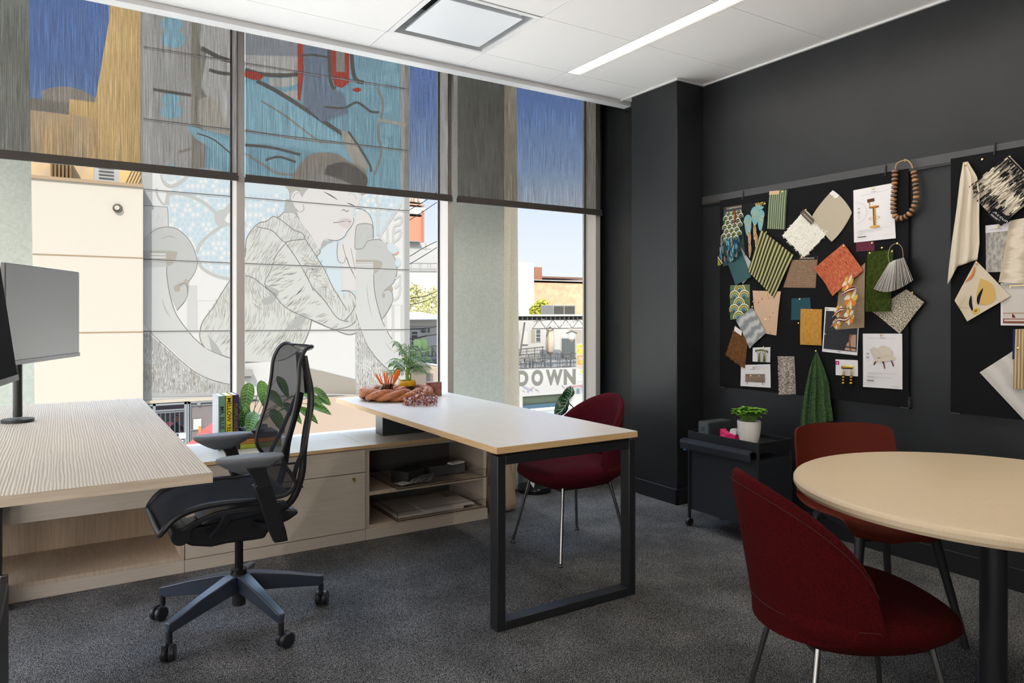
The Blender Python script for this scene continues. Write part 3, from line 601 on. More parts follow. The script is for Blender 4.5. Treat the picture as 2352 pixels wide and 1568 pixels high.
def mural():
    p = Paint(mur, .00011)
    rr = random.Random(3)
    def outl(pts, w=1.6, m=M_D, closed=False): p.stroke(list(pts)+([pts[0]] if closed else []), w*.8, m)
    # ---- upper part: saturated blue ground with dark swirls
    p.poly([(350, -150), (925, -150), (925, 440), (563, 405), (350, 392)], M_BU)
    p.poly([(350, -150), (448, -150), (448, 396), (350, 390)], M_G3)
    for (x, y, rx, ry) in ((395, 56, 26, 17), (398, 90, 28, 20), (392, 228, 22, 14), (394, 256, 26, 16), (395, 30, 20, 12), (380, 385, 22, 12)): p.disc(x, y, rx, ry, M_BU2)
    p.stroke([(352, 205), (400, 213), (487, 226)], 7, M_K).rect(440, -60, 472, 396, M_T)
    p.smooth([(462, 40), (527, 50), (560, 60), (560, 150), (500, 130), (462, 110)], M_W).poly([(475, 120), (560, 140), (560, 320), (527, 300), (462, 200)], M_W)
    p.stroke([(462, 110), (500, 130), (530, 140), (563, 148)], 10, M_K).stroke([(480, 160), (510, 168), (563, 172)], 8, M_K)
    p.smooth([(455, 230), (490, 226), (527, 300), (560, 330), (520, 310), (460, 290)], M_C).smooth([(425, 285), (470, 300), (527, 322), (563, 335), (563, 392), (520, 385), (490, 345), (450, 318)], M_BU2)
    p.stroke([(452, 306), (490, 320), (530, 352), (560, 372)], 3, M_K).stroke([(352, 340), (380, 330), (410, 348), (440, 340)], 5, M_T)
    p.smooth([(352, 300), (380, 318), (410, 340), (400, 372), (360, 380)], M_G3)
    p.rect(563, 125, 690, 168, M_W).poly([(563, -150), (688, -150), (688, 130), (563, 126)], flat('mural_blue_grey', (0.260, 0.285, 0.322)))
    p.stroke([(563, 160), (600, 170), (650, 173), (690, 170)], 9, M_K).smooth([(563, 163), (590, 166), (605, 176), (590, 184), (563, 176)], M_R)
    p.smooth([(618, 178), (650, 180), (688, 176), (684, 192), (650, 200), (622, 196)], M_W).poly([(645, 212), (690, 205), (688, 232)], M_W)
    p.smooth([(563, 192), (585, 188), (620, 205), (690, 250), (760, 300), (800, 340), (830, 395), (790, 372), (700, 345), (620, 330), (563, 320)], M_BU2)
    p.stroke([(590, 186), (640, 212), (700, 250), (760, 290), (800, 320), (830, 370)], 9, M_K).stroke([(600, 232), (650, 262), (700, 300), (740, 330)], 4, M_T)
    p.poly([(682, -100), (697, -100), (697, 175), (690, 232), (684, 228)], M_R).poly([(758, -100), (802, -100), (802, 190), (785, 202), (768, 196), (758, 150)], M_R).rect(772, 60, 792, 165, M_G2).disc(820, 206, 10, 5, M_R)
    p.poly([(697, -100), (752, -100), (752, 195), (790, 215), (800, 260), (740, 280), (697, 240)], flat('mural_slate_blue', (0.149, 0.205, 0.291)))
    p.stroke([(755, -100), (757, 160), (770, 205)], 8, M_K).stroke([(805, 60), (812, 170), (835, 190)], 9, M_K).stroke([(690, 128), (720, 126), (760, 133)], 5, M_K)
    p.stroke([(563, 297), (640, 312), (700, 322), (840, 335), (935, 345)], 2.5, M_T).stroke([(563, 333), (620, 338), (690, 355)], 6, M_K).stroke([(563, 352), (600, 375), (640, 398), (690, 400)], 5, M_T).stroke([(610, 368), (640, 360), (680, 372)], 5, M_K)
    p.stroke([(745, 245), (790, 248), (820, 235), (850, 255), (870, 258)], 5, M_K).poly([(783, 302), (800, 302), (826, 345), (846, 382), (838, 394), (815, 378), (795, 345)], M_C)
    p.stroke([(800, 302), (830, 345), (850, 380), (852, 395)], 5, M_K).smooth([(850, 60), (880, 62), (900, 90), (880, 110), (850, 100)], M_C)
    for (x, y, rx, ry) in ((895, 152, 18, 12), (900, 180, 20, 14), (892, 300, 16, 16), (885, 250, 15, 10), (880, 330, 14, 14)): p.disc(x, y, rx, ry, M_BU2)
    p.rect(920, -150, 929, 905, M_G3).rect(929, -150, 940.5, 905, M_G2).stroke([(865, 200), (880, 240), (868, 300), (876, 350), (860, 400)], 5, M_T).stroke([(870, 275), (935, 288)], 7, M_C)
    # ---- lower part: pale field with rows of faint scallops
    p.poly([(350, 390), (395, 394), (563, 405), (563, 690), (350, 690)], M_W).poly([(563, 405), (925, 436), (925, 700), (563, 700)], M_W)
    fieldL = [(400, 393), (562, 405), (562, 645), (527, 638), (490, 625), (462, 604), (450, 570), (430, 545), (395, 520), (378, 480), (395, 440)]
    fieldR = [(563, 405), (800, 430), (922, 438), (922, 470), (872, 545), (858, 560), (858, 440), (813, 520), (788, 640), (800, 700), (563, 700)]
    p.smooth(fieldL, M_B, 2); p.poly([(563, 405), (925, 436), (925, 470), (872, 548), (856, 548), (812, 700), (563, 700)], M_B)
    p.k += 1
    for y in range(405, 640, 11):
        for x in range(395, 925, 12):
            xx = x+6*((y//11) % 2)+rr.uniform(-1, 1)
            if (inside((xx, y), fieldL) or (563 < xx < 660 and 438 < y < 560) or (745 < xx < 910 and 440 < y < 500)) and not 527 < xx < 560:
                p.mb.use(M_B2 if rr.random() < .6 else M_W); q = [(xx-3.4, y+4), (xx-3.6, y-1), (xx-1.6, y-4), (xx+1.6, y-4), (xx+3.6, y-1), (xx+3.4, y+4)]; p.mb.quad(*[mur(a, b, p.k*p.st) for a, b in q])
    p.k += 1
    # bands and the knot
    p.stroke([(372, 400), (378, 420), (395, 428), (420, 415), (440, 390)], 9, M_G).disc(388, 405, 16, 12, M_B).stroke([(383, 396), (388, 408), (397, 416)], 4, M_G3).stroke([(360, 432), (362, 450), (378, 470), (385, 440)], 5, M_G)
    p.stroke([(385, 470), (388, 447), (420, 446), (455, 458), (480, 474), (499, 492)], 8, M_G).stroke([(508, 520), (480, 540), (460, 560), (452, 580)], 8, M_G).stroke([(452, 590), (462, 612), (480, 626), (505, 636), (530, 641)], 8, M_G)
    p.disc(512, 501, 20, 21, M_G).poly([(512, 482), (527, 466), (563, 440), (563, 520), (527, 522)], M_G).smooth([(516, 505), (527, 488), (545, 480), (563, 478), (563, 508), (527, 512)], M_W)
    # ---- left pillar and curling shapes
    p.rect(329, 395, 349, 480, M_G).rect(430, 655, 453, 760, M_G3)
    p.poly([(329, 473), (378, 475), (385, 480), (387, 520), (389, 535), (329, 545)], M_G3); outl([(329, 472), (378, 475), (385, 481), (387, 520)])
    lsc = [(329, 548), (345, 533), (365, 523), (385, 521), (405, 525), (425, 540), (440, 560), (450, 585), (453, 605), (449, 622), (437, 642), (433, 655), (433, 672), (425, 690), (406, 712), (396, 690), (329, 690)]
    p.poly(lsc, M_G); p.poly([(345, 524), (375, 520), (375, 560), (345, 575)], M_G)
    outl([(345, 535), (365, 524), (385, 521), (405, 525), (425, 540), (440, 560), (450, 585), (453, 605), (449, 622), (437, 642), (425, 650), (412, 655)], 1.8)
    p.poly([(329, 575), (390, 575), (408, 578), (405, 592), (397, 605), (384, 612), (380, 600), (329, 600)], M_G2); p.poly([(345, 576), (408, 578), (404, 594), (396, 607), (384, 612), (382, 603), (345, 600)], M_T)
    for yy in (583, 590, 598): p.stroke([(345, yy), (381, yy+1)], 4.6, M_G3, False)
    p.smooth([(399, 658), (408, 652), (420, 648), (428, 640), (434, 655), (430, 675), (426, 652), (412, 660), (405, 667)], M_T)
    p.smooth([(400, 660), (412, 656), (413, 668), (402, 669)], M_T); outl([(412, 656), (422, 650), (431, 660), (431, 675), (424, 692), (406, 713)], 1.6)
    p.poly([(329, 615), (383, 612), (384, 640), (393, 690), (405, 722), (425, 752), (450, 780), (480, 803), (527, 822), (563, 830), (563, 886), (527, 882), (490, 873), (460, 858), (420, 826), (380, 788), (345, 760), (329, 740)], M_G3)
    outl([(383, 612), (384, 640), (392, 685), (405, 722), (428, 755), (450, 780), (480, 803), (527, 822), (563, 830)], 2.2); outl([(344, 762), (380, 795), (420, 832), (455, 858), (490, 874), (527, 882), (563, 886)], 1.8)
    for q in ([(357, 690), (367, 714)], [(372, 684), (380, 710), (392, 730)], [(415, 812), (440, 830)], [(464, 826), (480, 834)], [(407, 824), (428, 836)], [(366, 640), (366, 652)], [(500, 838), (527, 848)], [(370, 548), (390, 542), (405, 548)]): p.stroke(q, 2.4, M_G2, taper=True)
    for k in range(26): x = 335+rr.random()*48; y = 480+rr.random()*45; p.stroke([(x, y), (x+.3, y+8)], 1.3, M_G2, False, keep=True, taper=True)
    p.k += 1
    low1 = [(329, 768), (345, 768), (380, 800), (420, 836), (455, 862), (490, 878), (563, 890), (563, 908), (329, 912)]
    p.poly(low1, M_G)
    # ---- jacket and body
    jk = [(563, 830), (527, 820), (500, 812), (470, 798), (461, 782), (459, 765), (466, 738), (490, 705), (508, 675), (527, 645), (563, 588), (566, 550), (578, 528), (595, 512), (612, 508), (627, 497), (638, 499), (652, 487), (668, 486), (680, 493), (705, 528), (735, 574), (728, 590), (745, 618), (762, 655), (780, 685), (800, 668), (812, 676), (818, 692), (818, 764), (800, 768), (768, 758), (715, 730), (710, 758), (690, 800), (660, 822), (620, 832)]
    p.poly(jk, M_J)
    def hatch(poly, n, fn, L, w, m, seed=1, dens=.45):
        r2 = random.Random(seed); xs = [q[0] for q in poly]; ys = [q[1] for q in poly]; c = 0; tries = 0; sp = L*.62; rows = int((max(ys)-min(ys))/sp)+2; cols_ = int((max(xs)-min(xs))/(w*2.1))+2
        for q in range(rows*cols_):
            x = min(xs)+(q % cols_)*w*2.1+r2.uniform(-.7, .7); y = min(ys)+(q//cols_)*sp+r2.uniform(-.25, .25)*sp
            if not inside((x, y), poly) or r2.random() > dens+.5*sin(x*.055+seed)*sin(y*.06+seed*2): continue
            a, b = fn(x, y); l = L*r2.uniform(.6, 1.3); ln = sqrt(a*a+b*b) or 1; a, b = a/ln*l, b/ln*l
            if inside((x+a, y+b), poly): p.stroke([(x-a*.5, y-b*.5), (x+l*.06, y+l*.04), (x+a*.5, y+b*.5)], w*r2.uniform(.7, 1.3), m, False, keep=True, taper=True); c += 1
        p.k += 1
    M_H = flat('mural_hatch', (0.22, 0.22, 0.20))
    hatch(jk, 420, lambda x, y: (-.25+.4*sin(y*.03), 1), 24, 1.5, M_H, 5, .6)
    sleeve = [(617, 645), (632, 590), (655, 560), (700, 632), (722, 668), (790, 740), (817, 745), (817, 764), (768, 757), (705, 728), (655, 700), (625, 665)]
    p.poly(sleeve, M_J)
    hatch(sleeve, 380, lambda x, y: (1, -.75+.5*sin(x*.05+y*.03)), 22, 2.1, M_H, 6, .75)
    hatch([(563, 640), (600, 650), (628, 668), (615, 700), (563, 720)], 90, lambda x, y: (-(y-660), (x-628)), 26, 2.2, M_H, 7, .9)
    hatch([(655, 700), (715, 730), (690, 800), (640, 826), (600, 826), (640, 760)], 110, lambda x, y: (x-690, y-715), 28, 2.4, M_H, 8, .9)
    hatch([(700, 530), (735, 572), (728, 590), (780, 686), (760, 700), (715, 640), (690, 590)], 90, lambda x, y: (1, .35), 11, 1.8, M_H, 9)
    hatch([(655, 487), (682, 495), (735, 572), (725, 585), (700, 548), (660, 510)], 60, lambda x, y: (-.5, 1), 7, 1.5, M_H, 10)
    p.smooth([(605, 650), (620, 658), (640, 668), (632, 690), (612, 700), (600, 690), (622, 676)], M_G2).smooth([(668, 745), (690, 720), (705, 722), (700, 738), (680, 752), (662, 756)], M_G2)
    O = [(563, 580), (566, 550), (578, 528), (595, 512), (612, 508), (627, 497), (638, 499), (652, 487)]
    for q in (O, [(652, 487), (668, 486), (680, 493), (705, 528), (735, 574), (728, 590), (745, 618), (762, 655), (780, 685), (797, 712)], [(636, 499), (655, 512), (675, 528), (695, 536), (703, 552), (728, 590)], [(655, 560), (635, 585), (622, 620), (608, 652), (626, 672)], [(655, 556), (685, 600), (710, 645), (720, 668)],
              [(626, 672), (655, 705), (700, 728), (768, 757), (800, 768), (818, 764)], [(720, 662), (745, 690), (775, 730), (800, 738)], [(563, 590), (565, 570)], [(590, 520), (600, 523), (626, 530), (652, 555), (670, 552), (700, 549)], [(563, 632), (585, 640), (612, 662), (635, 678)], [(563, 832), (610, 832), (655, 824), (690, 800), (710, 760), (716, 732)],
              [(527, 645), (508, 675), (490, 705), (466, 738), (459, 765), (461, 782), (470, 798)], [(783, 668), (800, 668), (812, 676), (818, 690)], [(792, 735), (805, 722), (817, 700)], [(768, 757), (800, 750), (818, 738)]): outl(q, 2.2)
    p.poly([(479, 770), (500, 795), (512, 816), (486, 806)], M_G2)
    # ---- head, hair, hands
    p.poly([(785, 640), (788, 612), (778, 600), (775, 585), (778, 562), (795, 545), (812, 512), (818, 492), (830, 480), (846, 490), (855, 510), (858, 548), (840, 560), (818, 575), (818, 668), (788, 666)], M_F)
    outl([(818, 478), (835, 482), (848, 493), (856, 512), (858, 545)], 1.6); outl([(776, 555), (774, 580), (778, 600), (790, 603), (795, 590), (803, 610), (812, 628)], 1.5); outl([(787, 560), (793, 585), (803, 612), (812, 630), (817, 640)], 1.5); outl([(806, 570), (812, 600), (816, 620)], 1.3)
    p.smooth([(668, 425), (700, 405), (760, 400), (820, 415), (828, 440), (822, 462), (812, 478), (811, 495), (813, 508), (806, 522), (797, 532), (788, 545), (768, 553), (750, 548), (738, 560), (734, 572), (712, 538), (690, 508), (684, 490), (678, 470)], M_F, 3)
    outl([(812, 500), (812, 510), (805, 522), (797, 532), (790, 544), (774, 552), (755, 550)], 1.8); p.smooth([(742, 552), (765, 554), (752, 560), (736, 572)], M_G2)
    p.smooth([(655, 428), (664, 440), (664, 462), (656, 486), (672, 487), (683, 496), (676, 474), (668, 455), (670, 440), (700, 440), (712, 425), (830, 448), (843, 425), (842, 400), (835, 385), (810, 375), (790, 362), (770, 352), (735, 350), (708, 358), (688, 378), (672, 405)], M_T, 4)
    p.smooth([(752, 380), (790, 372), (820, 385), (842, 405), (842, 425), (826, 432), (800, 424), (765, 410), (745, 400)], M_K).smooth([(700, 410), (740, 400), (800, 420), (815, 436), (760, 428), (712, 432)], M_G2)
    p.smooth([(700, 436), (712, 430), (820, 442), (826, 460), (812, 478), (760, 470), (700, 460)], M_F, 4)
    p.smooth([(668, 445), (678, 436), (688, 442), (692, 456), (697, 470), (696, 482), (688, 486), (680, 478), (672, 462)], M_F); outl([(668, 450), (676, 438), (687, 438)], 1.2); outl([(673, 455), (677, 446), (686, 442)], 1.2); outl([(696, 470), (698, 480), (690, 487), (680, 480)], 1.4)
    p.smooth([(656, 458), (668, 458), (676, 474), (684, 492), (672, 488), (654, 486)], M_G2).smooth([(690, 432), (712, 428), (700, 442), (694, 452), (688, 442)], M_G2)
    p.stroke([(743, 440), (755, 446), (765, 452), (776, 459)], 3, M_K, taper=True).stroke([(797, 466), (806, 469), (816, 474)], 2.6, M_K, taper=True).disc(808, 455, 10, 11, M_F).stroke([(800, 448), (806, 444), (814, 447), (819, 458)], 1.1, M_G2)
    p.stroke([(785, 484), (790, 481), (796, 486), (801, 482)], 1.8, M_D).stroke([(765, 511), (780, 510), (795, 508), (806, 510)], 1.6, M_D).smooth([(776, 506), (790, 501), (804, 503), (808, 508), (790, 508)], flat('mural_lip', (0.347, 0.310, 0.304))).smooth([(776, 513), (806, 511), (800, 523), (788, 522)], flat('mural_lip2', (0.372, 0.341, 0.335)))
    # ---- taupe platform, right pillar and curl
    p.poly([(563, 834), (650, 828), (700, 842), (740, 852), (817, 871), (817, 908), (563, 908)], M_W).poly([(700, 843), (740, 852), (817, 871), (817, 905), (700, 905)], M_T)
    p.poly([(817, 528), (824, 515), (848, 514), (856, 522), (858, 548), (842, 560), (833, 572), (815, 570)], M_G); outl([(815, 570), (817, 528), (824, 515), (848, 514), (856, 522), (857, 548)], 1.8)
    rsc = [(817, 600), (820, 572), (833, 570), (843, 555), (855, 551), (870, 550), (885, 557), (898, 575), (908, 598), (912, 622), (906, 645), (895, 660), (902, 672), (903, 690), (890, 714), (878, 732), (866, 700), (817, 700)]
    p.poly(rsc, M_G); outl([(815, 572), (833, 570), (843, 555), (855, 551), (870, 550), (885, 557), (898, 575), (908, 598), (912, 622), (906, 645), (895, 658), (884, 666)], 1.8)
    p.poly([(817, 596), (868, 597), (878, 602), (876, 615), (866, 625), (858, 630), (857, 612), (817, 612)], M_T); p.rect(817, 602, 857, 616, M_G3)
    for yy in (605, 611, 621): p.stroke([(817, yy), (857, yy+.5)], 1.4, M_G2, False)
    p.smooth([(876, 678), (880, 672), (892, 664), (901, 670), (902, 660), (893, 656), (882, 668)], M_T).disc(881, 678, 4, 6, M_T)
    outl([(882, 668), (893, 665), (901, 674), (902, 690), (892, 712), (878, 732)], 1.6)
    p.poly([(817, 617), (858, 618), (858, 650), (866, 700), (878, 738), (900, 778), (925, 802), (940, 812), (940, 905), (925, 880), (900, 855), (870, 828), (845, 795), (828, 755), (818, 725)], M_G3)
    outl([(858, 630), (860, 665), (868, 705), (880, 742), (900, 778), (925, 803), (940, 814)], 2.2); outl([(817, 720), (828, 755), (845, 795), (870, 828), (900, 855), (925, 878), (940, 895)], 1.8)
    for q in ([(833, 640), (834, 660)], [(842, 650), (846, 690), (856, 730)], [(868, 742), (872, 756)], [(866, 783), (872, 790)], [(885, 785), (895, 800), (905, 808)], [(870, 640), (885, 620)], [(868, 648), (880, 632)], [(860, 565), (878, 570)], [(828, 690), (830, 710)]): p.stroke(q, 1.8, M_G2, taper=True)
    for k in range(34): x = 819+rr.random()*35; y = 520+rr.random()*40; p.stroke([(x, y), (x, y+7)], 1.2, M_G2, False, keep=True, taper=True)
    p.k += 1
    low2 = [(817, 725), (828, 758), (845, 798), (870, 831), (900, 858), (925, 881), (940, 898), (940, 906), (817, 908)]
    p.poly(low2, M_G)
    for pl, n, s in ((low1, 430, 21), (low2, 300, 22)):
        hatch(pl, n, lambda x, y: (0, 1), 15, 2.4, M_G2, s); hatch(pl, n//2, lambda x, y: (0, 1), 13, 2.0, M_W, s+5); hatch(pl, n//4, lambda x, y: (0, 1), 11, 1.8, M_T, s+9)
    # ornament column at the right
    for q in ([(862, 430), (868, 470), (868, 540)], [(922, 470), (900, 500), (872, 545)], [(905, 505), (922, 498), (920, 515), (905, 522), (903, 560)], [(905, 535), (920, 528), (918, 545), (904, 556)], [(872, 545), (888, 560), (890, 560), (890, 510)], [(908, 640), (920, 632), (918, 650), (908, 662)], [(906, 660), (920, 655), (916, 680), (905, 690)], [(886, 725), (886, 770), (893, 780)], [(903, 700), (903, 790)]): p.stroke(q, 4.2, M_G3)
    p.smooth([(888, 560), (900, 558), (908, 565), (916, 572), (915, 582), (905, 584), (892, 575)], M_B).poly([(905, 583), (916, 576), (915, 582), (907, 587)], flat('mural_coral', (0.465, 0.205, 0.161))).disc(914, 603, 7, 10, M_B)
    # panel joints
    for yL, yR in ((107, 205), (272.5, 346), (434.3, 484.3), (595.4, 620), (761, 756.8)): p.stroke([(329.5, yL), (940.5, yR)], 1.7, flat('joint_dark', (0.062, 0.062, 0.062)), False); p.stroke([(329.5, yL+1.8), (940.5, yR+1.8)], 1.0, flat('joint_light', (0.496, 0.496, 0.490)), False)
    p.build('painting', mb_)
mural()
MB().obox(at(569, 856, Y=YM-.18), .28, .3, .22).obox(at(569, 866, Y=YM-.16), .2, .2, .05).build('wall_lamp', flat('lamp_grey', (0.260, 0.260, 0.248)), mb_)
# ---------------------------------------------------------------- cream building in front of the mural, at the left
AM = flat('amber_render', (0.86, 0.60, 0.27)); CR = flat('cream_render', (0.50, 0.462, 0.405)); PALE = flat('pale_roof', (0.409, 0.384, 0.347))
cb = empty('cream_building', (-2, 24, GZ), 0, 'amber and cream building at the left, its low wing carrying a round wall lamp', 'building')
YC = 25.55; xr = at(328.5, 600, Y=YC).x; x0 = -8
MB().box((x0, YC, GZ), (xr, YM-.005, at(200, 420, Y=YC).z)).build('front_wing', CR, cb, smooth=None)
b = MB(); zc = at(200, 420, Y=YC).z
b.box((x0, YC-.05, zc), (xr+.02, YC+.35, zc+.10)).build('coping', flat('coping_tan', (0.322, 0.236, 0.149)), cb)
for yy in (588, 763.7):
    z = at(200, yy, Y=YC).z; MB().box((x0, YC-.004, z-.022), (xr, YC+.01, z+.022)).build('joint', flat('joint_tan', (0.285, 0.205, 0.124)), cb)
q = at(270, 478, Y=YC); MB().cyl((q.x, YC-.09, q.z), .12, .09, 24, ax='y', r2=.14).build('round_lamp', flat('lamp_bronze', (0.124, 0.093, 0.062)), cb); MB().cyl((q.x-.02, YC-.12, q.z), .07, .04, 16, ax='y').build('lamp_glass', flat('lamp_white', (0.434, 0.434, 0.409)), cb)
YT = 27.5
def blk(x0p, x1p, yt, Y, d, m, nm, x0=None, x1=None):
    xa = at(x0p, 400, Y=Y).x if x0 is None else x0; xb = at(x1p, 400, Y=Y).x; zt = at(x1p, yt, Y=Y).z
    MB().box((xa, Y, GZ), (xb, Y+d, zt)).build(nm, m, cb, smooth=None)
MB().prism([(at(224, 230, Y=YT).x, at(224, 420, Y=YT).z-1), (at(329, 230, Y=YT).x, at(329, 420, Y=YT).z-1), (at(329, -60, Y=YT).x, 15), (at(262, -60, Y=YT).x, 15), (at(262, -60, Y=YT).x, at(262, -20, Y=YT).z), (at(226, 190, Y=YT).x, at(226, 190, Y=YT).z)], YT, YT+3, 'y').build('tower', AM, cb, smooth=None)
blk(160, 226, 236, YT+.6, 3, AM, 'step_block'); blk(74, 226, 272, YT+.3, 3, mat('amber_stained', (.145, .095, .042), .9, col2=(.11, .08, .048), scale=1.2, stretch=(2, 1, .6)), 'low_block', x0=-9)
b = MB(); q0, q1 = at(95, 215, Y=YT+4), at(222, 215, Y=YT+4); n = 14; z0 = at(150, 262, Y=YT+4).z; zt = at(150, 198, Y=YT+4).z
b.prism([(q0.x, z0)]+[(q0.x+(q1.x-q0.x)*k/n, z0+(zt-z0)*(.55+.45*sin(pi*(.12+.76*k/n)))) for k in range(n+1)]+[(q1.x, z0)], YT+4, YT+6, 'y').build('curved_roof', PALE, cb, smooth=None)
blk(60, 232, 246, YT+3.5, 1, flat('parapet_grey', (0.279, 0.273, 0.248)), 'parapet', x0=-9)
# louvres, vents and a sloping stair on the low roof
b = MB()
for k in range(6): q = at(116+k*8.7, 400, Y=YT-.05); b.box((q.x, YT-.1, zc+.05), (q.x+.055, YT+.25, at(116, 370, Y=YT).z+.1))
b.build('louvre', flat('amber_dark', (0.260, 0.155, 0.062)), cb)
qa, qb = at(217, 412, Y=26.4), at(274, 384, Y=26.4)
bx = MB().box((qa.x, 26.4, qa.z-.1), (qb.x, 27.0, qb.z+.15)); bx.build('roof_unit', flat('unit_white', (0.446, 0.446, 0.446)), cb)
b = MB()
for k in range(4): b.box((qa.x+.12, 26.38, qa.z+.05+k*.11), (qb.x-.16, 26.4, qa.z+.09+k*.11))
b.build('grille', flat('grille_grey', (0.136, 0.136, 0.136)), cb)
b = MB(); s0, s1 = at(288, 424, Y=26.6), at(306, 386, Y=26.6)
for k in range(5): b.tube([(s0.x+k*.09, 26.6, s0.z), (s1.x+k*.09, 26.6, s1.z)], .022, 6)
b.build('stair_rail', flat('amber_brown', (0.248, 0.161, 0.081)), cb)
# ---------------------------------------------------------------- fence and gate under the mural, courtyard behind
STEEL = mat('galvanised_steel', (.040, .047, .052), .5, metal=.3); BO = mat('dark_boards', (.017, .0135, .0145), .8, col2=(.026, .021, .022), scale=9, stretch=(6, 1, .3))
YFN = YM-.05
def gx(px): return at(px, 960, Y=YFN).x
def gz(py): return at(450, py, Y=YFN).z
t = empty('courtyard_gate', (gx(380), YFN, GZ), 0, 'grey steel barred gate under the mural, left of the boarded panel', 'gate')
b = MB()
for px_ in (354, 426, 433): b.box((gx(px_)-.04, YFN-.05, GZ), (gx(px_)+.04, YFN+.03, gz(921)))
b.box((gx(330), YFN-.05, gz(926)), (gx(434), YFN+.03, gz(920))).box((gx(356), YFN-.04, gz(939)), (gx(426), YFN+.02, gz(936))).box((gx(356), YFN-.04, gz(943)), (gx(426), YFN+.02, gz(941))).box((gx(356), YFN-.04, gz(993)), (gx(426), YFN+.02, gz(990)))
b.build('frame', STEEL, t)
b = MB()
for k in range(7): q = gx(358+k*10.8); b.box((q-.018, YFN-.03, GZ), (q+.018, YFN, gz(941)))
b.build('bars', flat('bar_dark', (.07, .08, .09)), t)
MB().box((gx(410), YFN-.06, gz(1004)), (gx(426), YFN-.04, gz(991))).build('gate_plate', flat('plate_white2', (.72, .74, .76)), t)
t = empty('fence_panel', (gx(480), YFN, GZ), 0, 'dark boarded fence panel with a white notice, beside the barred gate', 'fence')
MB().box((gx(434), YFN, GZ), (gx(590), YFN+.04, gz(924))).build('board_panel', BO, t)
MB().box((gx(434), YFN-.05, gz(925)), (gx(590), YFN+.01, gz(921))).box((gx(437), YFN-.04, gz(931)), (gx(590), YFN, gz(929))).box((gx(434), YFN-.05, GZ), (gx(438), YFN+.01, gz(922))).box((gx(437), YFN-.04, gz(987)), (gx(590), YFN, gz(985))).build('rail', STEEL, t)
MB().cyl((gx(456), YFN-.08, gz(927)), .06, .04, 14, ax='y').build('hinge', STEEL, t)
nn = Paint(lambda a, b, l: Vector((a, YFN-.03-l, b)), .003); x0, x1, z0, z1 = gx(444), gx(462), gz(985), gz(962); nn.rect(x0, z0, x1, z1, flat('notice_white', (.78, .74, .75)))
for k, tx in enumerate(('NO', 'PARKING', 'ANY', 'TIME')): nn.text(tx, (x0+x1)/2, z1-.085-k*.075, .042, flat('notice_grey', (.42, .36, .37)), align='CENTER')
nn.build('notice', t)
q = at(459, 990, Y=YM-1.2); tag(MB().box((q.x-.035, YM-1.25, GZ), (q.x+.035, YM-1.15, at(459, 978, Y=YM-1.2).z)).build('bollard', flat('orange_post', (.80, .30, .08))), 'thin orange post in front of the boarded fence', 'bollard')
struct('wall_courtyard', MB().box((XA-1, YM+8.2, GZ), (XMID+.5, YM+8.6, ZLOW)), flat('court_dark', (.30, .24, .26)))
REDC = flat('parasol_red', (.72, .10, .10))
def parasol(px, py, Y, r, lab, nm='red_parasol', m=None):
    c = at(px, py, Y=Y); t = empty(nm, (c.x, Y, GZ), 0, lab, 'parasol')
    MB().lathe((c.x, Y, c.z-.42), [(r, 0), (r*.55, .22), (.02, .42)], 8, caps=False).build('canopy', m or REDC, t, smooth=None); MB().cyl((c.x, Y, GZ), .025, c.z-.1-GZ, 8).build('pole', flat('pole_grey', (.3, .3, .3)), t)
parasol(388, 968, YM+3.5, 1.0, 'red parasol seen through the bars of the gate, left of the person')
parasol(475, 988, YM-2.6, .62, 'red parasol on the street side of the boarded fence, its tip just above the sill')
parasol(492, 968, YM-1.6, .55, 'red parasol by the books, in front of the fence panel')
def passer():
    c = at(404, 975, Y=YM+1.6); X, Y = c.x, YM+1.6; S = -1.7-at(404, 962, Y=Y).z; hz = at(404, 962, Y=Y).z
    t = empty('person', (X, Y, GZ), 0, 'person in dark clothes with tied brown hair, standing behind the gate bars', 'person')
    g0 = hz-1.66
    me = bpy.data.meshes.new('body'); V = [(0, 0, .92), (0, 0, 1.12), (0, 0, 1.36), (0, 0, 1.47), (0, 0, 1.56), (0, -.02, 1.68), (.19, 0, 1.38), (.27, -.02, 1.12), (.22, -.2, .98), (-.19, 0, 1.38), (-.26, -.02, 1.12), (-.20, -.22, 1.02), (.1, 0, .88), (.11, -.01, .48), (.11, .03, .08), (.11, -.09, .04), (-.1, 0, .88), (-.11, -.01, .48), (-.11, .03, .08), (-.11, -.09, .04)]
    E = [(0, 1), (1, 2), (2, 3), (3, 4), (4, 5), (2, 6), (6, 7), (7, 8), (2, 9), (9, 10), (10, 11), (0, 12), (12, 13), (13, 14), (14, 15), (0, 16), (16, 17), (17, 18), (18, 19)]
    me.from_pydata(V, E, []); o = bpy.data.objects.new('body', me); COL.objects.link(o); o.parent = t; o.location = (0, 0, g0-GZ)
    o.modifiers.new('k', 'SKIN'); o.modifiers.new('s', 'SUBSURF').levels = 1
    rad = [.14, .13, .15, .055, .09, .08, .06, .045, .03, .06, .045, .03, .09, .06, .045, .04, .09, .06, .045, .04]
    for i, r in enumerate(rad): me.skin_vertices[0].data[i].radius = (r, r)
    me.skin_vertices[0].data[0].use_root = True; me.materials.append(flat('clothes_dark', (.06, .07, .09)))
    MB().ball((X, Y-.02, g0+1.66), .105, 14, 10, (.9, 1, 1.15)).build('head', flat('skin_tone', (.45, .26, .17)), t); MB().ball((X, Y+.02, g0+1.70), .112, 14, 8, (.95, 1, 1.0)).ball((X, Y+.12, g0+1.74), .06, 10, 6).build('hair', flat('hair_brown', (.10, .05, .03)), t)
    MB().cyl((X, Y, GZ), .3, g0-GZ+.04, 12).build('step', flat('step_grey', (.2, .2, .2)), t)
passer()
OUTK = 1.0
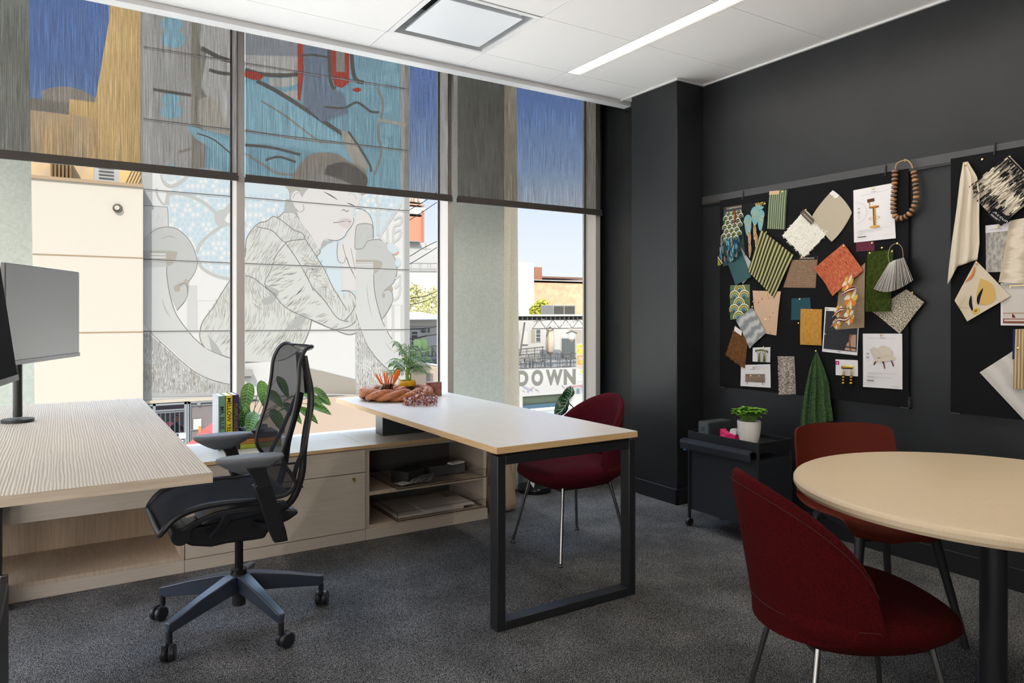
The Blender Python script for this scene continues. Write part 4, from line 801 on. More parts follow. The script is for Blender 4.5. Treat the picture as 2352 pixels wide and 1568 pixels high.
# ================================================================ OFFICE CHAIR (faces the left desk)
def office_chair():
    cx, cy = .62, 3.07
    t = empty('office_chair', (cx, cy, 0), 0, 'black mesh office chair with armrests and five-star base at the left desk', 'office chair')
    PL = mat('chair_plastic', (.012, .013, .016), .38, spec=.5); FR = mat('chair_frame', (.016, .017, .020), .34); GB = mat('base_blueblack', (.032, .042, .062), .30, spec=.6)
    near = [(.880, 1.122), (.865, 1.134), (.842, 1.126), (.822, 1.098), (.808, 1.055), (.803, .99), (.793, .921), (.775, .845), (.752, .770), (.738, .712), (.748, .670), (.778, .625), (.785, .590), (.768, .562), (.730, .550), (.658, .548), (.562, .553), (.469, .553), (.394, .540), (.345, .516), (.312, .478), (.304, .462)]
    P = cat_rom([(x-cx, 0, z) for x, z in near], 4); n = len(P)-1
    def prof(u): k = u*n; i = min(int(k), n-1); return P[i].lerp(P[i+1], k-i)
    def width(u):
        w_ = .222
        if u < .07: w_ = .222*sqrt(max(0, 1-((.07-u)/.085)**2))
        if .07 <= u < .30: w_ = .188+.034*min(1, (u-.07)/.2); 
        if u < .07: w_ = .188*sqrt(max(0.0, 1-((.07-u)/.078)**2.4))
        if u > .93: w_ = .222*(1-.10*((u-.93)/.07)**2)
        return w_
    def fn(u, v):
        p = prof(u); s_ = v*2-1; y = s_*width(u)
        back = max(0, min(1, (p.z-.60)/.2)); dip = (1-s_*s_)
        x = p.x+.042*dip*back*(1 if u > .04 else 0)+(0 if back else 0); z = p.z
        if u > .66: z -= .030*dip*min(1, (u-.66)/.1)*min(1, (1-u)/.06+.2)
        return (x, y, z)
    CM = mesh_cloth('chair_mesh', (.026, .028, .034), .02, .30, 700, (1, 1, 1), transl=.15)
    CS = mesh_cloth('seat_mesh', (.034, .037, .044), .0, .05, 700, (1, 1, 1), transl=.05)
    MB().grid(58, 20, lambda u, v: fn(u*.62, v)).build('backrest_mesh', CM, t, local=True, smooth=180); MB().grid(36, 20, lambda u, v: fn(.62+u*.38, v)).build('seat_mesh', CS, t, local=True, smooth=180)
    # rim frame around the hammock
    L = [Vector(fn(i/90, 0)) for i in range(91)]; Rr = [Vector(fn(i/90, 1)) for i in range(91)]
    fr = MB()
    for side in (L, Rr): fr.tube(side[:66], .008, 8); fr.tube(side[65:], [.009+.004*sin(pi*k/25) for k in range(26)], 8)
    fr.tube([Vector(fn(0, k/14)) for k in range(15)], .010, 8).tube([Vector(fn(1, k/14)) for k in range(15)], .010, 8)
    fr.build('rim_frame', FR, t, local=True)
    # seat side rails, deep below the mesh
    for s_ in (-1, 1):
        b = MB(); pts = [(.745, .535), (.60, .530), (.50, .528), (.42, .505), (.37, .478), (.395, .470), (.45, .498), (.54, .512), (.62, .508), (.70, .500), (.76, .512)]
        b.prism([(x-cx, z) for x, z in pts], s_*.225-.010, s_*.225+.010, 'y'); b.build('seat_rail', FR, t, local=True, bev=.003)
        MB().tube([(.60-cx-.05, s_*.205, .515), (.53-cx, s_*.16, .46), (.50-cx, s_*.12, .405)], [.022, .018, .02], 10, flat=(1, .6)).build('seat_strut', FR, t, local=True)
    # spine: two bars joining the back frame near its top, with an open eye between them
    for s_ in (-1, 1):
        MB().tube(cat_rom([(.878-cx, s_*.03, 1.085), (.884-cx, s_*.05, 1.02), (.893-cx, s_*.07, .95), (.890-cx, s_*.085, .88), (.868-cx, s_*.10, .79), (.850-cx, s_*.12, .70), (.838-cx, s_*.13, .60), (.800-cx, s_*.12, .50), (.72-cx, s_*.09, .44)], 4), .0125, 10, flat=(1.2, 1)).build('spine_bar', PL, t, local=True)
        MB().tube(cat_rom([(.893-cx, s_*.07, .95), (.872-cx, s_*.13, .86), (.838-cx, s_*.185, .74), (.800-cx, s_*.20, .66), (.79-cx, s_*.19, .60)], 4), .009, 8).build('back_brace', PL, t, local=True)
    MB().grid(10, 8, lambda u, v: (.876-cx+.014*u, (v-.5)*.10*(1-.2*u), 1.10-.17*u), .012).build('top_plate', PL, t, local=True)
    # tilt housing under the seat
    h = [(.40, .44), (.375, .455), (.370, .425), (.385, .395), (.43, .368), (.50, .352), (.56, .356), (.66, .352), (.705, .352), (.715, .372), (.74, .392), (.80, .41), (.845, .435), (.83, .455), (.76, .470), (.66, .458), (.56, .452), (.47, .445)]
    MB().prism([(x-cx, z) for x, z in h], -.085, .085, 'y').build('tilt_housing', PL, t, local=True, bev=.012, seg=3)
    MB().prism([(.46-cx, .452), (.50-cx, .470), (.62-cx, .478), (.74-cx, .486), (.74-cx, .468), (.6-cx, .455)], -.11, .11, 'y').build('cover_plate', mat('cover_blueblack', (.03, .035, .045), .3), t, local=True, bev=.003)
    MB().tube([(.385-cx, -.13, .425), (.385-cx, .13, .425)], .034, 16).build('seat_crossbar', FR, t, local=True)
    # armrests on posts
    for s_, zt in ((-1, .727), (1, .734)):
        ax, ay = .60-cx, s_*.275
        b = MB(); rg = []
        for zz, k in ((zt-.062, .30), (zt-.050, .52), (zt-.034, .74), (zt-.018, .93), (zt-.008, 1), (zt+.001, .97), (zt+.004, .85), (zt+.005, .5)):
            rg.append([(ax+.008+sup(.125, .048, 2.4, 2*pi*i/30)[0]*k-(.0), ay-s_*.012+sup(.125, .048, 2.4, 2*pi*i/30)[1]*k, zz-(.012 if k < .8 and zz < zt else 0)*0) for i in range(30)])
        b.loft(rg).build('arm_pad', mat('arm_pad_grey', (.17, .18, .205), .42), t, local=True, smooth=60)
        MB().loft([[(ax+.02+dx*.035, ay+dy*.026, zt-.035) for dx, dy in ((-1, -1), (1, -1), (1, 1), (-1, 1))], [(ax+.045+dx*.026, ay+dy*.020, zt-.085) for dx, dy in ((-1, -1), (1, -1), (1, 1), (-1, 1))], [(ax+.055+dx*.026, ay+dy*.020, zt-.12) for dx, dy in ((-1, -1), (1, -1), (1, 1), (-1, 1))]]).build('arm_neck', PL, t, local=True, bev=.004)
        MB().loft([[(ax+.045+dx*.034, ay+dy*.019, zt-.105) for dx, dy in ((-1, -1), (1, -1), (1, 1), (-1, 1))], [(ax+.110+dx*.030, ay-s_*.02+dy*.017, zt-.30) for dx, dy in ((-1, -1), (1, -1), (1, 1), (-1, 1))], [(ax+.125+dx*.026, ay-s_*.03+dy*.016, zt-.345) for dx, dy in ((-1, -1), (1, -1), (1, 1), (-1, 1))]]).build('arm_post', PL, t, local=True, bev=.006)
        MB().tube([(ax+.10, ay-s_*.03, zt-.27), (ax+.09, s_*.14, .425), (ax+.06, s_*.06, .42)], .020, 10, flat=(1, .8)).build('arm_bracket', PL, t, local=True)
    # gas column and five-star base
    MB().cyl((0, 0, .215), .0165, .15, 24).cyl((0, 0, .205), .030, .018, 28).cyl((0, 0, .195), .034, .012, 28).build('gas_column', mat('column_black', (.008, .008, .009), .2), t, local=True)
    MB().cyl((0, 0, .075), .027, .13, 24).build('column_foot', PL, t, local=True, bev=.004)
    b = MB()
    star = MB()
    for k in range(5):
        a = radians(213+72*k); d = Vector((cos(a), sin(a), 0)); n_ = Vector((-d.y, d.x, 0)); rg = []
        for r_, w_, zt, zb in ((.0, .030, .205, .13), (.06, .026, .203, .125), (.20, .020, .172, .108), (.325, .017, .138, .092), (.345, .013, .134, .092)):
            c = d*r_; rg.append([c+n_*w_+Vector((0, 0, zt)), c-n_*w_+Vector((0, 0, zt)), c-n_*w_*.45+Vector((0, 0, zb)), c+n_*w_*.45+Vector((0, 0, zb))])
        MB().loft(rg).build('base_arm', GB, t, local=True, bev=.004)
        e = d*.335
        ca = MB().tube([e+Vector((0, 0, .10)), e+Vector((0, 0, .055))], .0115, 12)
        wa = a+radians((40, 95, 60, 20, 75)[k]); wd = Vector((cos(wa), sin(wa), 0)); wn = Vector((-wd.y, wd.x, 0)); wc = e+wd*.018
        Mr = Matrix((wn, Vector((0, 0, 1)), wd)).transposed()
        for sg in (-1, 1):
            c = wc+wn*sg*.014+Vector((0, 0, .0305)); prof_ = [(.006, -.011), (.026, -.011), (.0305, -.006), (.0305, .006), (.026, .011), (.006, .011)]
            ca.loft([[c+wn*z+wd*cos(2*pi*i/24)*r+Vector((0, 0, sin(2*pi*i/24)*r)) for i in range(24)] for r, z in prof_])
        ca.obox(wc+Vector((0, 0, .045)), .012, .03, .02, rot=wa)
        ca.build('caster', PL, t, local=True, smooth=40)
office_chair()
# ================================================================ THINGS ON THE WORKTOP
WTZ = .532
def book(name, lab, c, w_, d, h, col, txt, tcol, rz=0, stand=True, grp=None, th=.34, pages=(.72, .69, .62), toff=.10, face=None, sxx=1.0):
    """stand: spine faces -y, w_ = thickness, d = depth, h = height; lying: w_ = length along x, d = depth, h = thickness, spine faces -y"""
    t = empty(name, c, rz, lab, 'book', grp); CV = mat('cover_'+name+'_%d' % len(MC), col, .5); PG = mat('pages', pages, .8)
    k = .0025
    if stand:
        MB().box((-w_/2, -d/2, 0), (-w_/2+k, d/2, h)).box((w_/2-k, -d/2, 0), (w_/2, d/2, h)).box((-w_/2, -d/2-.0, 0), (w_/2, -d/2+k, h)).build('cover', CV, t, local=True, bev=.0008)
        MB().box((-w_/2+k, -d/2+k, .003), (w_/2-k, d/2-.003, h-.004)).build('pages', PG, t, local=True)
        if face: MB().box((-w_/2-.0008, -d/2+.001, .001), (-w_/2, d/2-.001, h-.001)).build('jacket', mat('jacket_grey', face, .5), t, local=True)
        if txt:
            p = Paint(lambda a, b, l: Vector((a, -d/2-.0005-l, b)), .0003); hh = w_*th*1.9
            p.text(txt, 0, 0, hh, flat('ink_%s' % name[:3]+str(len(MC)), tcol), g=lambda a, b: (-hh/2+b, h-toff-a), sx=sxx, font_bold=.012); p.build('lettering', t, local=True)
    else:
        MB().box((-w_/2, -d/2, 0), (w_/2, d/2, k)).box((-w_/2, -d/2, h-k), (w_/2, d/2, h)).box((-w_/2, -d/2, 0), (w_/2, -d/2+k, h)).build('cover', CV, t, local=True, bev=.0008)
        MB().box((-w_/2+.002, -d/2+k, k), (w_/2-.002, d/2-.003, h-k)).build('pages', PG, t, local=True)
        if txt:
            p = Paint(lambda a, b, l: Vector((a, -d/2-.0005-l, b)), .0003); p.text(txt, -w_/2+toff, h*.24, h*.52, flat('ink_%s' % name[:3]+str(len(MC)), tcol), sx=sxx, font_bold=.012); p.build('lettering', t, local=True)
    return t
# standing row: spines towards the room
by = 4.05
def bxp(px): return at(px, 985, Y=by).x
H_ = at(516, 909, Y=by).z-WTZ
g_ = 'books standing on the worktop'
e0, e1, e2, e3 = bxp(502), bxp(518.5), bxp(534.5), bxp(549)
book('colour_book', 'green-spined book reading MR. BLUE, nearest the left desk in its row', ((e0+e1)/2, by+.09, WTZ), e1-e0-.001, .18, H_, (.14, .27, .18), 'MR. BLUE', (.02, .03, .03), grp=g_, toff=.055, face=(.33, .35, .40), th=.31)
book('colour_book', 'yellow-spined book reading MELLOW YELLOW between the green and the purple book', ((e1+e2)/2, by+.09, WTZ), e2-e1-.001, .18, H_+.001, (.62, .50, .03), 'MELLOW YELLOW', (.03, .03, .02), grp=g_, toff=.012, th=.33)
book('colour_book', 'purple-spined book with gold letters standing beside the leafy plant', ((e2+e3)/2, by+.09, WTZ), e3-e2-.001, .18, H_+.002, (.030, .012, .055), 'PURPLE HAZE', (.20, .16, .03), grp=g_, toff=.045, th=.31)
sx0 = at(552, 1030, Y=by).x
z = WTZ
for (nm, lab, w_, d, h, col, txt, tc_) in (('colour_book', 'lime green book lying at the bottom of the stack', .22, .17, .026, (.30, .38, .03), 'GREEN ENVY', (.45, .40, .05)), ('colour_book', 'orange book lying on the lime green one', .22, .17, .024, (.72, .22, .01), 'ORANGE', (.05, .12, .12)), ('colour_book', 'dark brown book lying on the orange one', .20, .16, .030, (.035, .028, .022), 'RED', (.12, .08, .05))):
    book(nm, lab, (sx0+w_/2, by+d/2+(.0 if h == .026 else .004), z), w_, d, h, col, txt, tc_, stand=False, grp='books lying in a stack by the plant', toff=.012 if h != .03 else .03, pages=(.6, .58, .5)); z += h+.0002
t = empty('plate', (sx0+.085, by+.085, z), 0, 'shallow glazed grey plant dish on top of the lying books', 'dish')
MB().lathe((sx0+.085, by+.085, z), [(.004, .003), (.05, .003), (.075, .018), (.079, .028), (.082, .028), (.078, .014), (.052, 0), (.004, 0)], 40).build('dish', mat('blue_glaze', (.28, .32, .38), .15), t)
# ---- plants
GRN = mat('leaf_green', (.018, .09, .008), .38, spec=.6, col2=(.08, .26, .02), scale=18, detail=3)
GRV = mat('leaf_vein', (.40, .62, .18), .5); GRD = mat('leaf_dark', (.006, .045, .012), .3, spec=.6, col2=(.012, .075, .02), scale=20)
STEM = mat('stem_green', (.10, .22, .03), .5)
def leaf(mb, base, d, up, L, W, curl=.3, n=8, prof=1.0, fold=.12):
    """pointed leaf as a curved sheet"""
    base = Vector(base); d = Vector(d).normalized(); up = Vector(up); s_ = d.cross(up).normalized(); u2 = s_.cross(d).normalized()
    i = len(mb.v)
    for k in range(n+1):
        q = k/n; w_ = W*(sin(pi*q**prof)**.8)*.5+1e-4; c = base+d*L*(q-.0)*cos(curl*q*.6)-Vector((0, 0, 1))*L*curl*q*q*.6
        for s2 in (-1, -.5, 0, .5, 1): mb.v.append(c+s_*w_*s2+u2*fold*w_*abs(s2)*2)
    for k in range(n):
        for j in range(4): a = i+k*5+j; mb.face((a, a+1, a+6, a+5))
    return s_
def calathea():
    c = Vector((.905, 4.19, WTZ)); t = empty('prayer_plant', c, 0, 'leafy prayer plant with striped green leaves behind the office chair', 'potted plant')
    MB().lathe(c, [(.05, 0), (.055, .004), (.068, .10), (.070, .105), (.064, .105), (.062, .09), (.01, .09)], 32).build('pot', mat('pot_white', (.55, .55, .53), .4), t)
    r2 = random.Random(11)
    tips = [((572, 885), .17, -.6), ((600, 880), .16, -.2), ((560, 915), .15, -1), ((583, 950), .17, -.7), ((566, 940), .15, -1.), ((615, 900), .15, .2), ((590, 975), .13, -.5), ((640, 870), .13, .2), ((700, 905), .14, .8), ((722, 895), .14, 1), ((712, 930), .15, .9), ((690, 940), .14, .6), ((728, 915), .10, 1.0), ((655, 930), .15, .3), ((625, 945), .16, 0)]
    for k, ((px, py), L, sx_) in enumerate(tips):
        Yt = 4.10+.10*r2.random(); e = at(px, py, Y=Yt); b0 = c+Vector((r2.uniform(-.02, .02), r2.uniform(-.02, .02), .09))
        mid = (b0+e)/2+Vector((0, 0, .06)); st = MB().tube(bez(b0, mid, e+Vector((-.02*sx_, 0, .03)), e, 7), .0018, 6)
        d = (e-mid); d = Vector((d.x*1.2+sx_*.09, d.y-.10, -.06-.22*r2.random())).normalized()
        so_ = st.build('stem', STEM, t)
        lm = MB(); W = L*.42; start = e-d*.02
        sv = leaf(lm, start, d, Vector((sx_*.2, -.75, .65)), L, W, .35, 10, .8, .18)
        lf = lm.build('leaf', GRN, t, smooth=180)
        vm_ = MB(); u2 = sv.cross(d).normalized()
        for q in [0.1, .2, .3, .4, .5, .6, .7, .8]:
            p0 = start+d*L*q*cos(.35*q*.6)-Vector((0, 0, 1))*L*.35*q*q*.6
            for s2 in (-1, 1):
                w_ = W*(sin(pi*(min(1, q+.1))**.8)**.8)*.5*.85; p1 = p0+sv*w_*s2+u2*(.18*w_*2)+d*L*.14
                vm_.tube([p0+u2*.0012, (p0+p1)/2+u2*.002, p1+u2*.0012], .0011, 4, caps=False)
        vm_.tube([start+d*L*q*cos(.35*q*.6)-Vector((0, 0, 1))*L*.35*q*q*.6+u2*.001 for q in [k2/8 for k2 in range(9)]], .0010, 4)
        vm_.build('veins', GRV, lf)
    MB().tube(bez(at(690, 900, Y=4.15), at(705, 895, Y=4.1), at(720, 892, Y=4.05), at(729, 886, Y=4.05), 5), .0012, 5).tube(bez(at(585, 922, Y=4.12), at(570, 927, Y=4.1), at(555, 932, Y=4.08), at(536, 938, Y=4.08), 5), .0012, 5).build('stem', mat('stem_brown', (.16, .13, .08), .6), t)
calathea()
# ================================================================ BRAIDED TRAY WITH PENS, PALM AND BEADS
DZ = .740; TX, TY = 1.752, 4.10
RAT = mat('rattan_orange', (.26, .075, .022), .35, spec=.5, col2=(.46, .165, .055), tex='noise', scale=60, stretch=(1, 1, 6), detail=3)
t = empty('braided_tray', (TX, TY, DZ), 0, 'round tray of thick braided rattan at the window end of the work table', 'tray')
RR = .190
for k in range(3):
    b = MB(); n = 96
    for s2 in range(7):
        pts = []
        for i in range(n+1):
            a = 2*pi*i/n; ph = a*4+k*2*pi/3; r0 = RR+.023*cos(ph); z0 = .040+.018*sin(ph); tw = a*9+s2*2*pi/7; rr_ = .0125
            pts.append((TX+cos(a)*(r0+rr_*cos(tw)), TY+sin(a)*(r0+rr_*cos(tw))*.9, DZ+z0+rr_*sin(tw)))
        b.tube(pts, .0085, 6, caps=False)
    b.build('braid', RAT, t, smooth=180)
MB().lathe((TX, TY, DZ+.001), [(.005, 0), (.175, 0), (.178, .008), (.005, .008)], 48, sy=.9).build('tray_base', mat('rattan_base', (.16, .05, .02), .5), t)
# pen cup
pc = at(889, 905, Y=4.045); cxp, cyp = pc.x, 4.045; CB = DZ+.0095
t = empty('pen_cup', (cxp, cyp, CB), 0, 'dark glass cup holding orange pencils on the braided tray', 'cup')
MB().lathe((cxp, cyp, CB), [(.003, 0), (.034, 0), (.036, .004), (.036, .092), (.0335, .092), (.0335, .006), (.003, .006)], 36).build('cup_body', glass('smoked_glass', (.55, .50, .48), 1.2), t)
ORP = mat('pencil_orange', (.75, .16, .02), .35); WOODP = mat('pencil_wood', (.60, .38, .2), .6); LEAD = mat('pencil_lead', (.05, .05, .05), .4)
rp = random.Random(5)
def pencil(k, ex, ez, lab, col=ORP, name='pencil', dy=None):
    f = Vector((cxp-(ex-cxp)*.22+rp.uniform(-.006, .006), cyp+rp.uniform(-.010, .010), CB+.009)); e = Vector((ex, cyp+(rp.uniform(-.03, .03) if dy is None else dy), ez)); d = (e-f).normalized(); L = (e-f).length
    t = empty(name, f, 0, lab, 'pencil', 'pencils in the dark glass cup')
    MB().tube([f, f+d*(L-.022)], .0035, 6).build('shaft', col, t, smooth=None); MB().tube([f+d*(L-.022), f+d*(L-.006)], [.0034, .0012], 8).build('sharpened_wood', WOODP, t); MB().tube([f+d*(L-.006), f+d*L], [.0012, .0003], 6).build('lead', LEAD, t)
ends = [(860, 855), (864, 854), (873, 853), (876, 851), (882, 848), (887, 853), (890, 848), (893, 856), (897, 853), (903, 850)]
for k, (px, py) in enumerate(ends):
    e = at(px, py, Y=cyp); pencil(k, e.x, e.z, 'orange sharpened pencil, the %s from the left in the dark glass cup' % ('first second third fourth fifth sixth seventh eighth ninth tenth'.split()[k]))
for k, (px, py, lab) in enumerate(((874, 872, 'shorter red pencil at the left rim of the dark glass cup'), (889, 864, 'pale pink pencil in the middle of the dark glass cup'), (901, 872, 'black pencil leaning right in the dark glass cup'))):
    e = at(px, py, Y=cyp-.02); pencil(k, e.x, e.z, lab, (mat('pencil_red', (.62, .08, .04), .4), mat('pencil_pink', (.70, .33, .30), .4), mat('pencil_black', (.01, .012, .014), .3))[k], dy=-.028)
f = Vector((cxp+.008, cyp, CB+.01)); e = at(916, 848, Y=cyp); d = (e-f).normalized(); L = (e-f).length
t = empty('orange_spatula', f, 0, 'broad glossy orange spatula leaning out of the dark glass cup', 'spatula'); s_ = d.cross(Vector((0, -1, 0))).normalized()
MB().tube([f, f+d*L*.5], .004, 8).loft([[f+d*L*q+s_*w_*cos(2*pi*k/12)+Vector((0, -1, 0))*.005*sin(2*pi*k/12) for k in range(12)] for q, w_ in ((.45, .004), (.56, .009), (.70, .015), (.85, .017), (.95, .013), (1.0, .005))]).build('blade', mat('glossy_orange', (.80, .17, .01), .15), t)
# woven block and stone block
q = at(920, 902, Y=3.99)
t = MB().obox((q.x, 3.985, DZ+.058), .050, .050, .05, M=Matrix.Rotation(radians(-18), 3, 'Y') @ Matrix.Rotation(radians(25), 3, 'Z')).build('red_stone_cube', mat('red_stone', (.36, .13, .075), .7, col2=(.48, .20, .12), scale=90, bump=.5), None, bev=.003); tag(t, 'small rough red stone cube tilted on the braided tray beside the cup', 'cube')
t = MB().obox((2.035, 4.150, DZ+.0435), .100, .065, .085, rot=-.45).build('agate_block', mat('agate_red', (.14, .045, .035), .18, col2=(.30, .10, .07), scale=30), None, bev=.003); tag(t, 'polished dark red agate block behind the heap of beads', 'block')
# beads: a heap of faceted amber beads nobody could count
b = MB(); rb = random.Random(9)
AMB = [mat('bead_red', (.22, .03, .02), .12, spec=.8), mat('bead_amber', (.42, .12, .03), .12, spec=.8), mat('bead_violet', (.16, .07, .12), .12, spec=.8), mat('bead_pale', (.55, .42, .40), .12, spec=.8)]
for k in range(1700):
    px = rb.uniform(925, 1004); h = rb.random()
    base = at(px, rb.uniform(905, 934), Z=DZ); m_ = max(0, 1-abs(px-960)/48)
    if rb.random() > .30+m_: continue
    z = DZ+.005+rb.random()**1.3*.066*m_; r = rb.uniform(.0042, .0070)
    b.use(AMB[min(3, int(rb.random()**1.2*4))]); M = Matrix.Rotation(rb.random()*3, 3, 'X') @ Matrix.Rotation(rb.random()*3, 3, 'Z')
    c = Vector((base.x, base.y, z)); i = len(b.v); ps = [M @ Vector(p)*r for p in ((1, 0, 0), (-1, 0, 0), (0, 1, 0), (0, -1, 0), (0, 0, 1), (0, 0, -1))]; b.v += [c+p for p in ps]
    for q in ((0, 2, 4), (2, 1, 4), (1, 3, 4), (3, 0, 4), (2, 0, 5), (1, 2, 5), (3, 1, 5), (0, 3, 5)): b.face([i+w for w in q])
tag(b.build('bead_heap', None, None, smooth=None), 'heap of glittering red and amber beads spilling beside the braided tray', 'beads', kind='stuff')
# palm in a yellow banded glass pot
def palm():
    q = at(936, 893, Y=4.16); c = Vector((q.x, 4.16, DZ+.0095)); t = empty('parlour_palm', c, 0, 'small parlour palm in a yellow-banded glass pot at the tray', 'potted plant')
    MB().lathe(c, [(.004, 0), (.050, 0), (.053, .004), (.053, .062), (.050, .062), (.050, .006), (.004, .006)], 40).build('glass_pot', glass('clear_glass', (.92, .90, .86), 1.5), t)
    MB().lathe(c, [(.0535, .062), (.0545, .064), (.0545, .092), (.0535, .095), (.050, .095), (.050, .062)], 40).build('yellow_band', mat('band_yellow', (.68, .36, .01), .35), t)
    MB().lathe(c, [(.004, .010), (.046, .010), (.048, .05), (.0485, .085), (.004, .088)], 32).build('soil', mat('soil_brown', (.16, .085, .04), .9, col2=(.24, .14, .07), scale=90), t)
    MB().box((c.x-.012, c.y-.0565, c.z+.038), (c.x+.012, c.y-.0535, c.z+.062)).build('label', mat('label_black', (.01, .01, .01), .5), t)
    MB().tube([c+Vector((0, 0, .085)), c+Vector((-.004, 0, .135)), c+Vector((-.002, 0, .18))], [.014, .012, .006], 8).tube([c+Vector((.018, 0, .085)), c+Vector((.022, .0, .14))], [.006, .004], 6).build('stem', mat('palm_stem', (.22, .30, .04), .5), t)
    r2 = random.Random(4); PG = mat('palm_green', (.03, .10, .008), .45, col2=(.13, .24, .025), scale=25)
    targets = [((905, 787), -.02), ((896, 833), .0), ((905, 826), -.04), ((893, 853), -.03), ((924, 793), .03), ((938, 800), .0), ((955, 806), .05), ((970, 826), .0), ((985, 822), -.03), ((975, 850), -.05), ((965, 838), .04), ((912, 845), .05), ((930, 810), -.05), ((948, 822), -.04), ((918, 806), -.03), ((960, 815), -.02), ((962, 843), -.03), ((942, 830), .02), ((928, 828), -.04), ((908, 838), .02), ((982, 838), .02)]
    for k, ((px, py), dy) in enumerate(targets):
        e = at(px, py, Y=c.y+dy); b0 = c+Vector((r2.uniform(-.006, .012), r2.uniform(-.008, .008), .12+.03*r2.random()))
        pa = bez(b0, b0+Vector(((e.x-b0.x)*.2, dy*.3, (e.z-b0.z)*.7)), e+Vector((-(e.x-b0.x)*.35, -dy*.2, .012)), e, 12)
        b = MB(); b.tube(pa, .0011, 5)
        for i in range(3, 13):
            d = (pa[i]-pa[i-1]).normalized(); sd = d.cross(Vector((0, -.5, 1))).normalized(); L = .056*(1-.05*abs(i-7))
            for s2 in (-1, 1):
                dd = (d*.75+sd*s2*.75+Vector((0, 0, -.15))).normalized(); leaf(b, pa[i], dd, Vector((0, -.6, .8)), L, .0062, .5, 4, .9, .1)
        b.build('frond', PG, t, smooth=180)
palm()
# ================================================================ BEYOND THE WORK TABLE
def canvas_bag():
    t = empty('canvas_bag', (2.40, 4.00, 0), 0, 'beige canvas tote bag standing at the end of the shelf cabinet', 'bag')
    m = mat('beige_canvas', (.44, .34, .23), .9, col2=(.50, .40, .28), scale=300, bump=.5, bscale=14); R_ = random.Random(2)
    rg = []
    for z, k, o in ((0, .90, 0), (.012, 1, 0), (.05, 1.03, .004), (.12, 1.0, -.004), (.20, .985, .002), (.30, .98, 0), (.38, .97, .002), (.42, .96, 0)):
        rg.append([(2.40+.005*sin(i*1.9+z*30)+sup(.095, .13, 5, 2*pi*i/44)[0]*k+o, 3.99+.004*cos(i*2.3+z*25)+sup(.095, .13, 5, 2*pi*i/44)[1]*k, z) for i in range(44)])
    MB().loft(rg, True, True).build('bag_body', m, t, smooth=60)
    MB().tube([(2.35, 3.855, .40), (2.355, 3.852, .20), (2.36, 3.853, .09)], .010, 6, flat=(1, .25)).tube([(2.45, 3.858, .40), (2.452, 3.855, .25)], .010, 6, flat=(1, .25)).build('strap', m, t)
    k = MB().obox((2.312, 3.90, .30), .006, .16, .42, rot=.05).build('shipping_tube', mat('kraft_tan', (.30, .22, .15), .8), None, bev=.002)
    k.location.z = .0; tag(k, 'narrow brown board wedged between the shelf cabinet and canvas bag', 'board')
    f = MB().obox((2.37, 4.0, .435), .09, .15, .05, M=Matrix.Rotation(.3, 3, 'Y')).build('yellow_folder', mat('lime_folder', (.50, .52, .03), .5), None, bev=.002); tag(f, 'yellow-green folder sticking out above the canvas bag', 'folder')
canvas_bag()
t = empty('waste_bin', (2.86, 4.21, 0), 0, 'clear waste bin with a black foot and paper inside, behind the burgundy chair', 'bin')
MB().lathe((2.86, 4.21, .035), [(.112, 0), (.120, .27), (.1235, .27), (.1155, 0)], 44, caps=False).build('bin_wall', glass('bin_plastic', (.80, .82, .84), 1.6), t)
MB().lathe((2.86, 4.21, 0), [(.01, 0), (.118, 0), (.122, .006), (.122, .034), (.118, .040), (.01, .040)], 44).build('bin_foot', mat('bin_black', (.008, .010, .014), .12), t)
for k, (x, y, w_, h, rz, rx, c, lab) in enumerate(((2.80, 4.16, .11, .17, .5, -.45, (.60, .60, .62), 'crumpled white printed paper leaning in the clear waste bin'), (2.83, 4.22, .13, .12, -.4, .5, (.22, .02, .05), 'dark red wrapper lying in the clear waste bin'), (2.89, 4.20, .08, .12, 1.2, .35, (.03, .03, .035), 'black sheet leaning at the right side of the clear waste bin'))):
    M = Matrix.Rotation(rz, 3, 'Z') @ Matrix.Rotation(rx, 3, 'Y'); o = MB().grid(5, 5, lambda u, v: M @ Vector(((u-.5)*w_, (v-.5)*.09, h*.5+(u*.02)+.012*sin(u*7+v*4)+(v-.5)*h*.9)), .0015).build('waste_paper', mat('waste_%d' % k, c, .6), None, local=True); o.location = (x, y, .072); tag(o, lab, 'paper', 'paper in the waste bin')
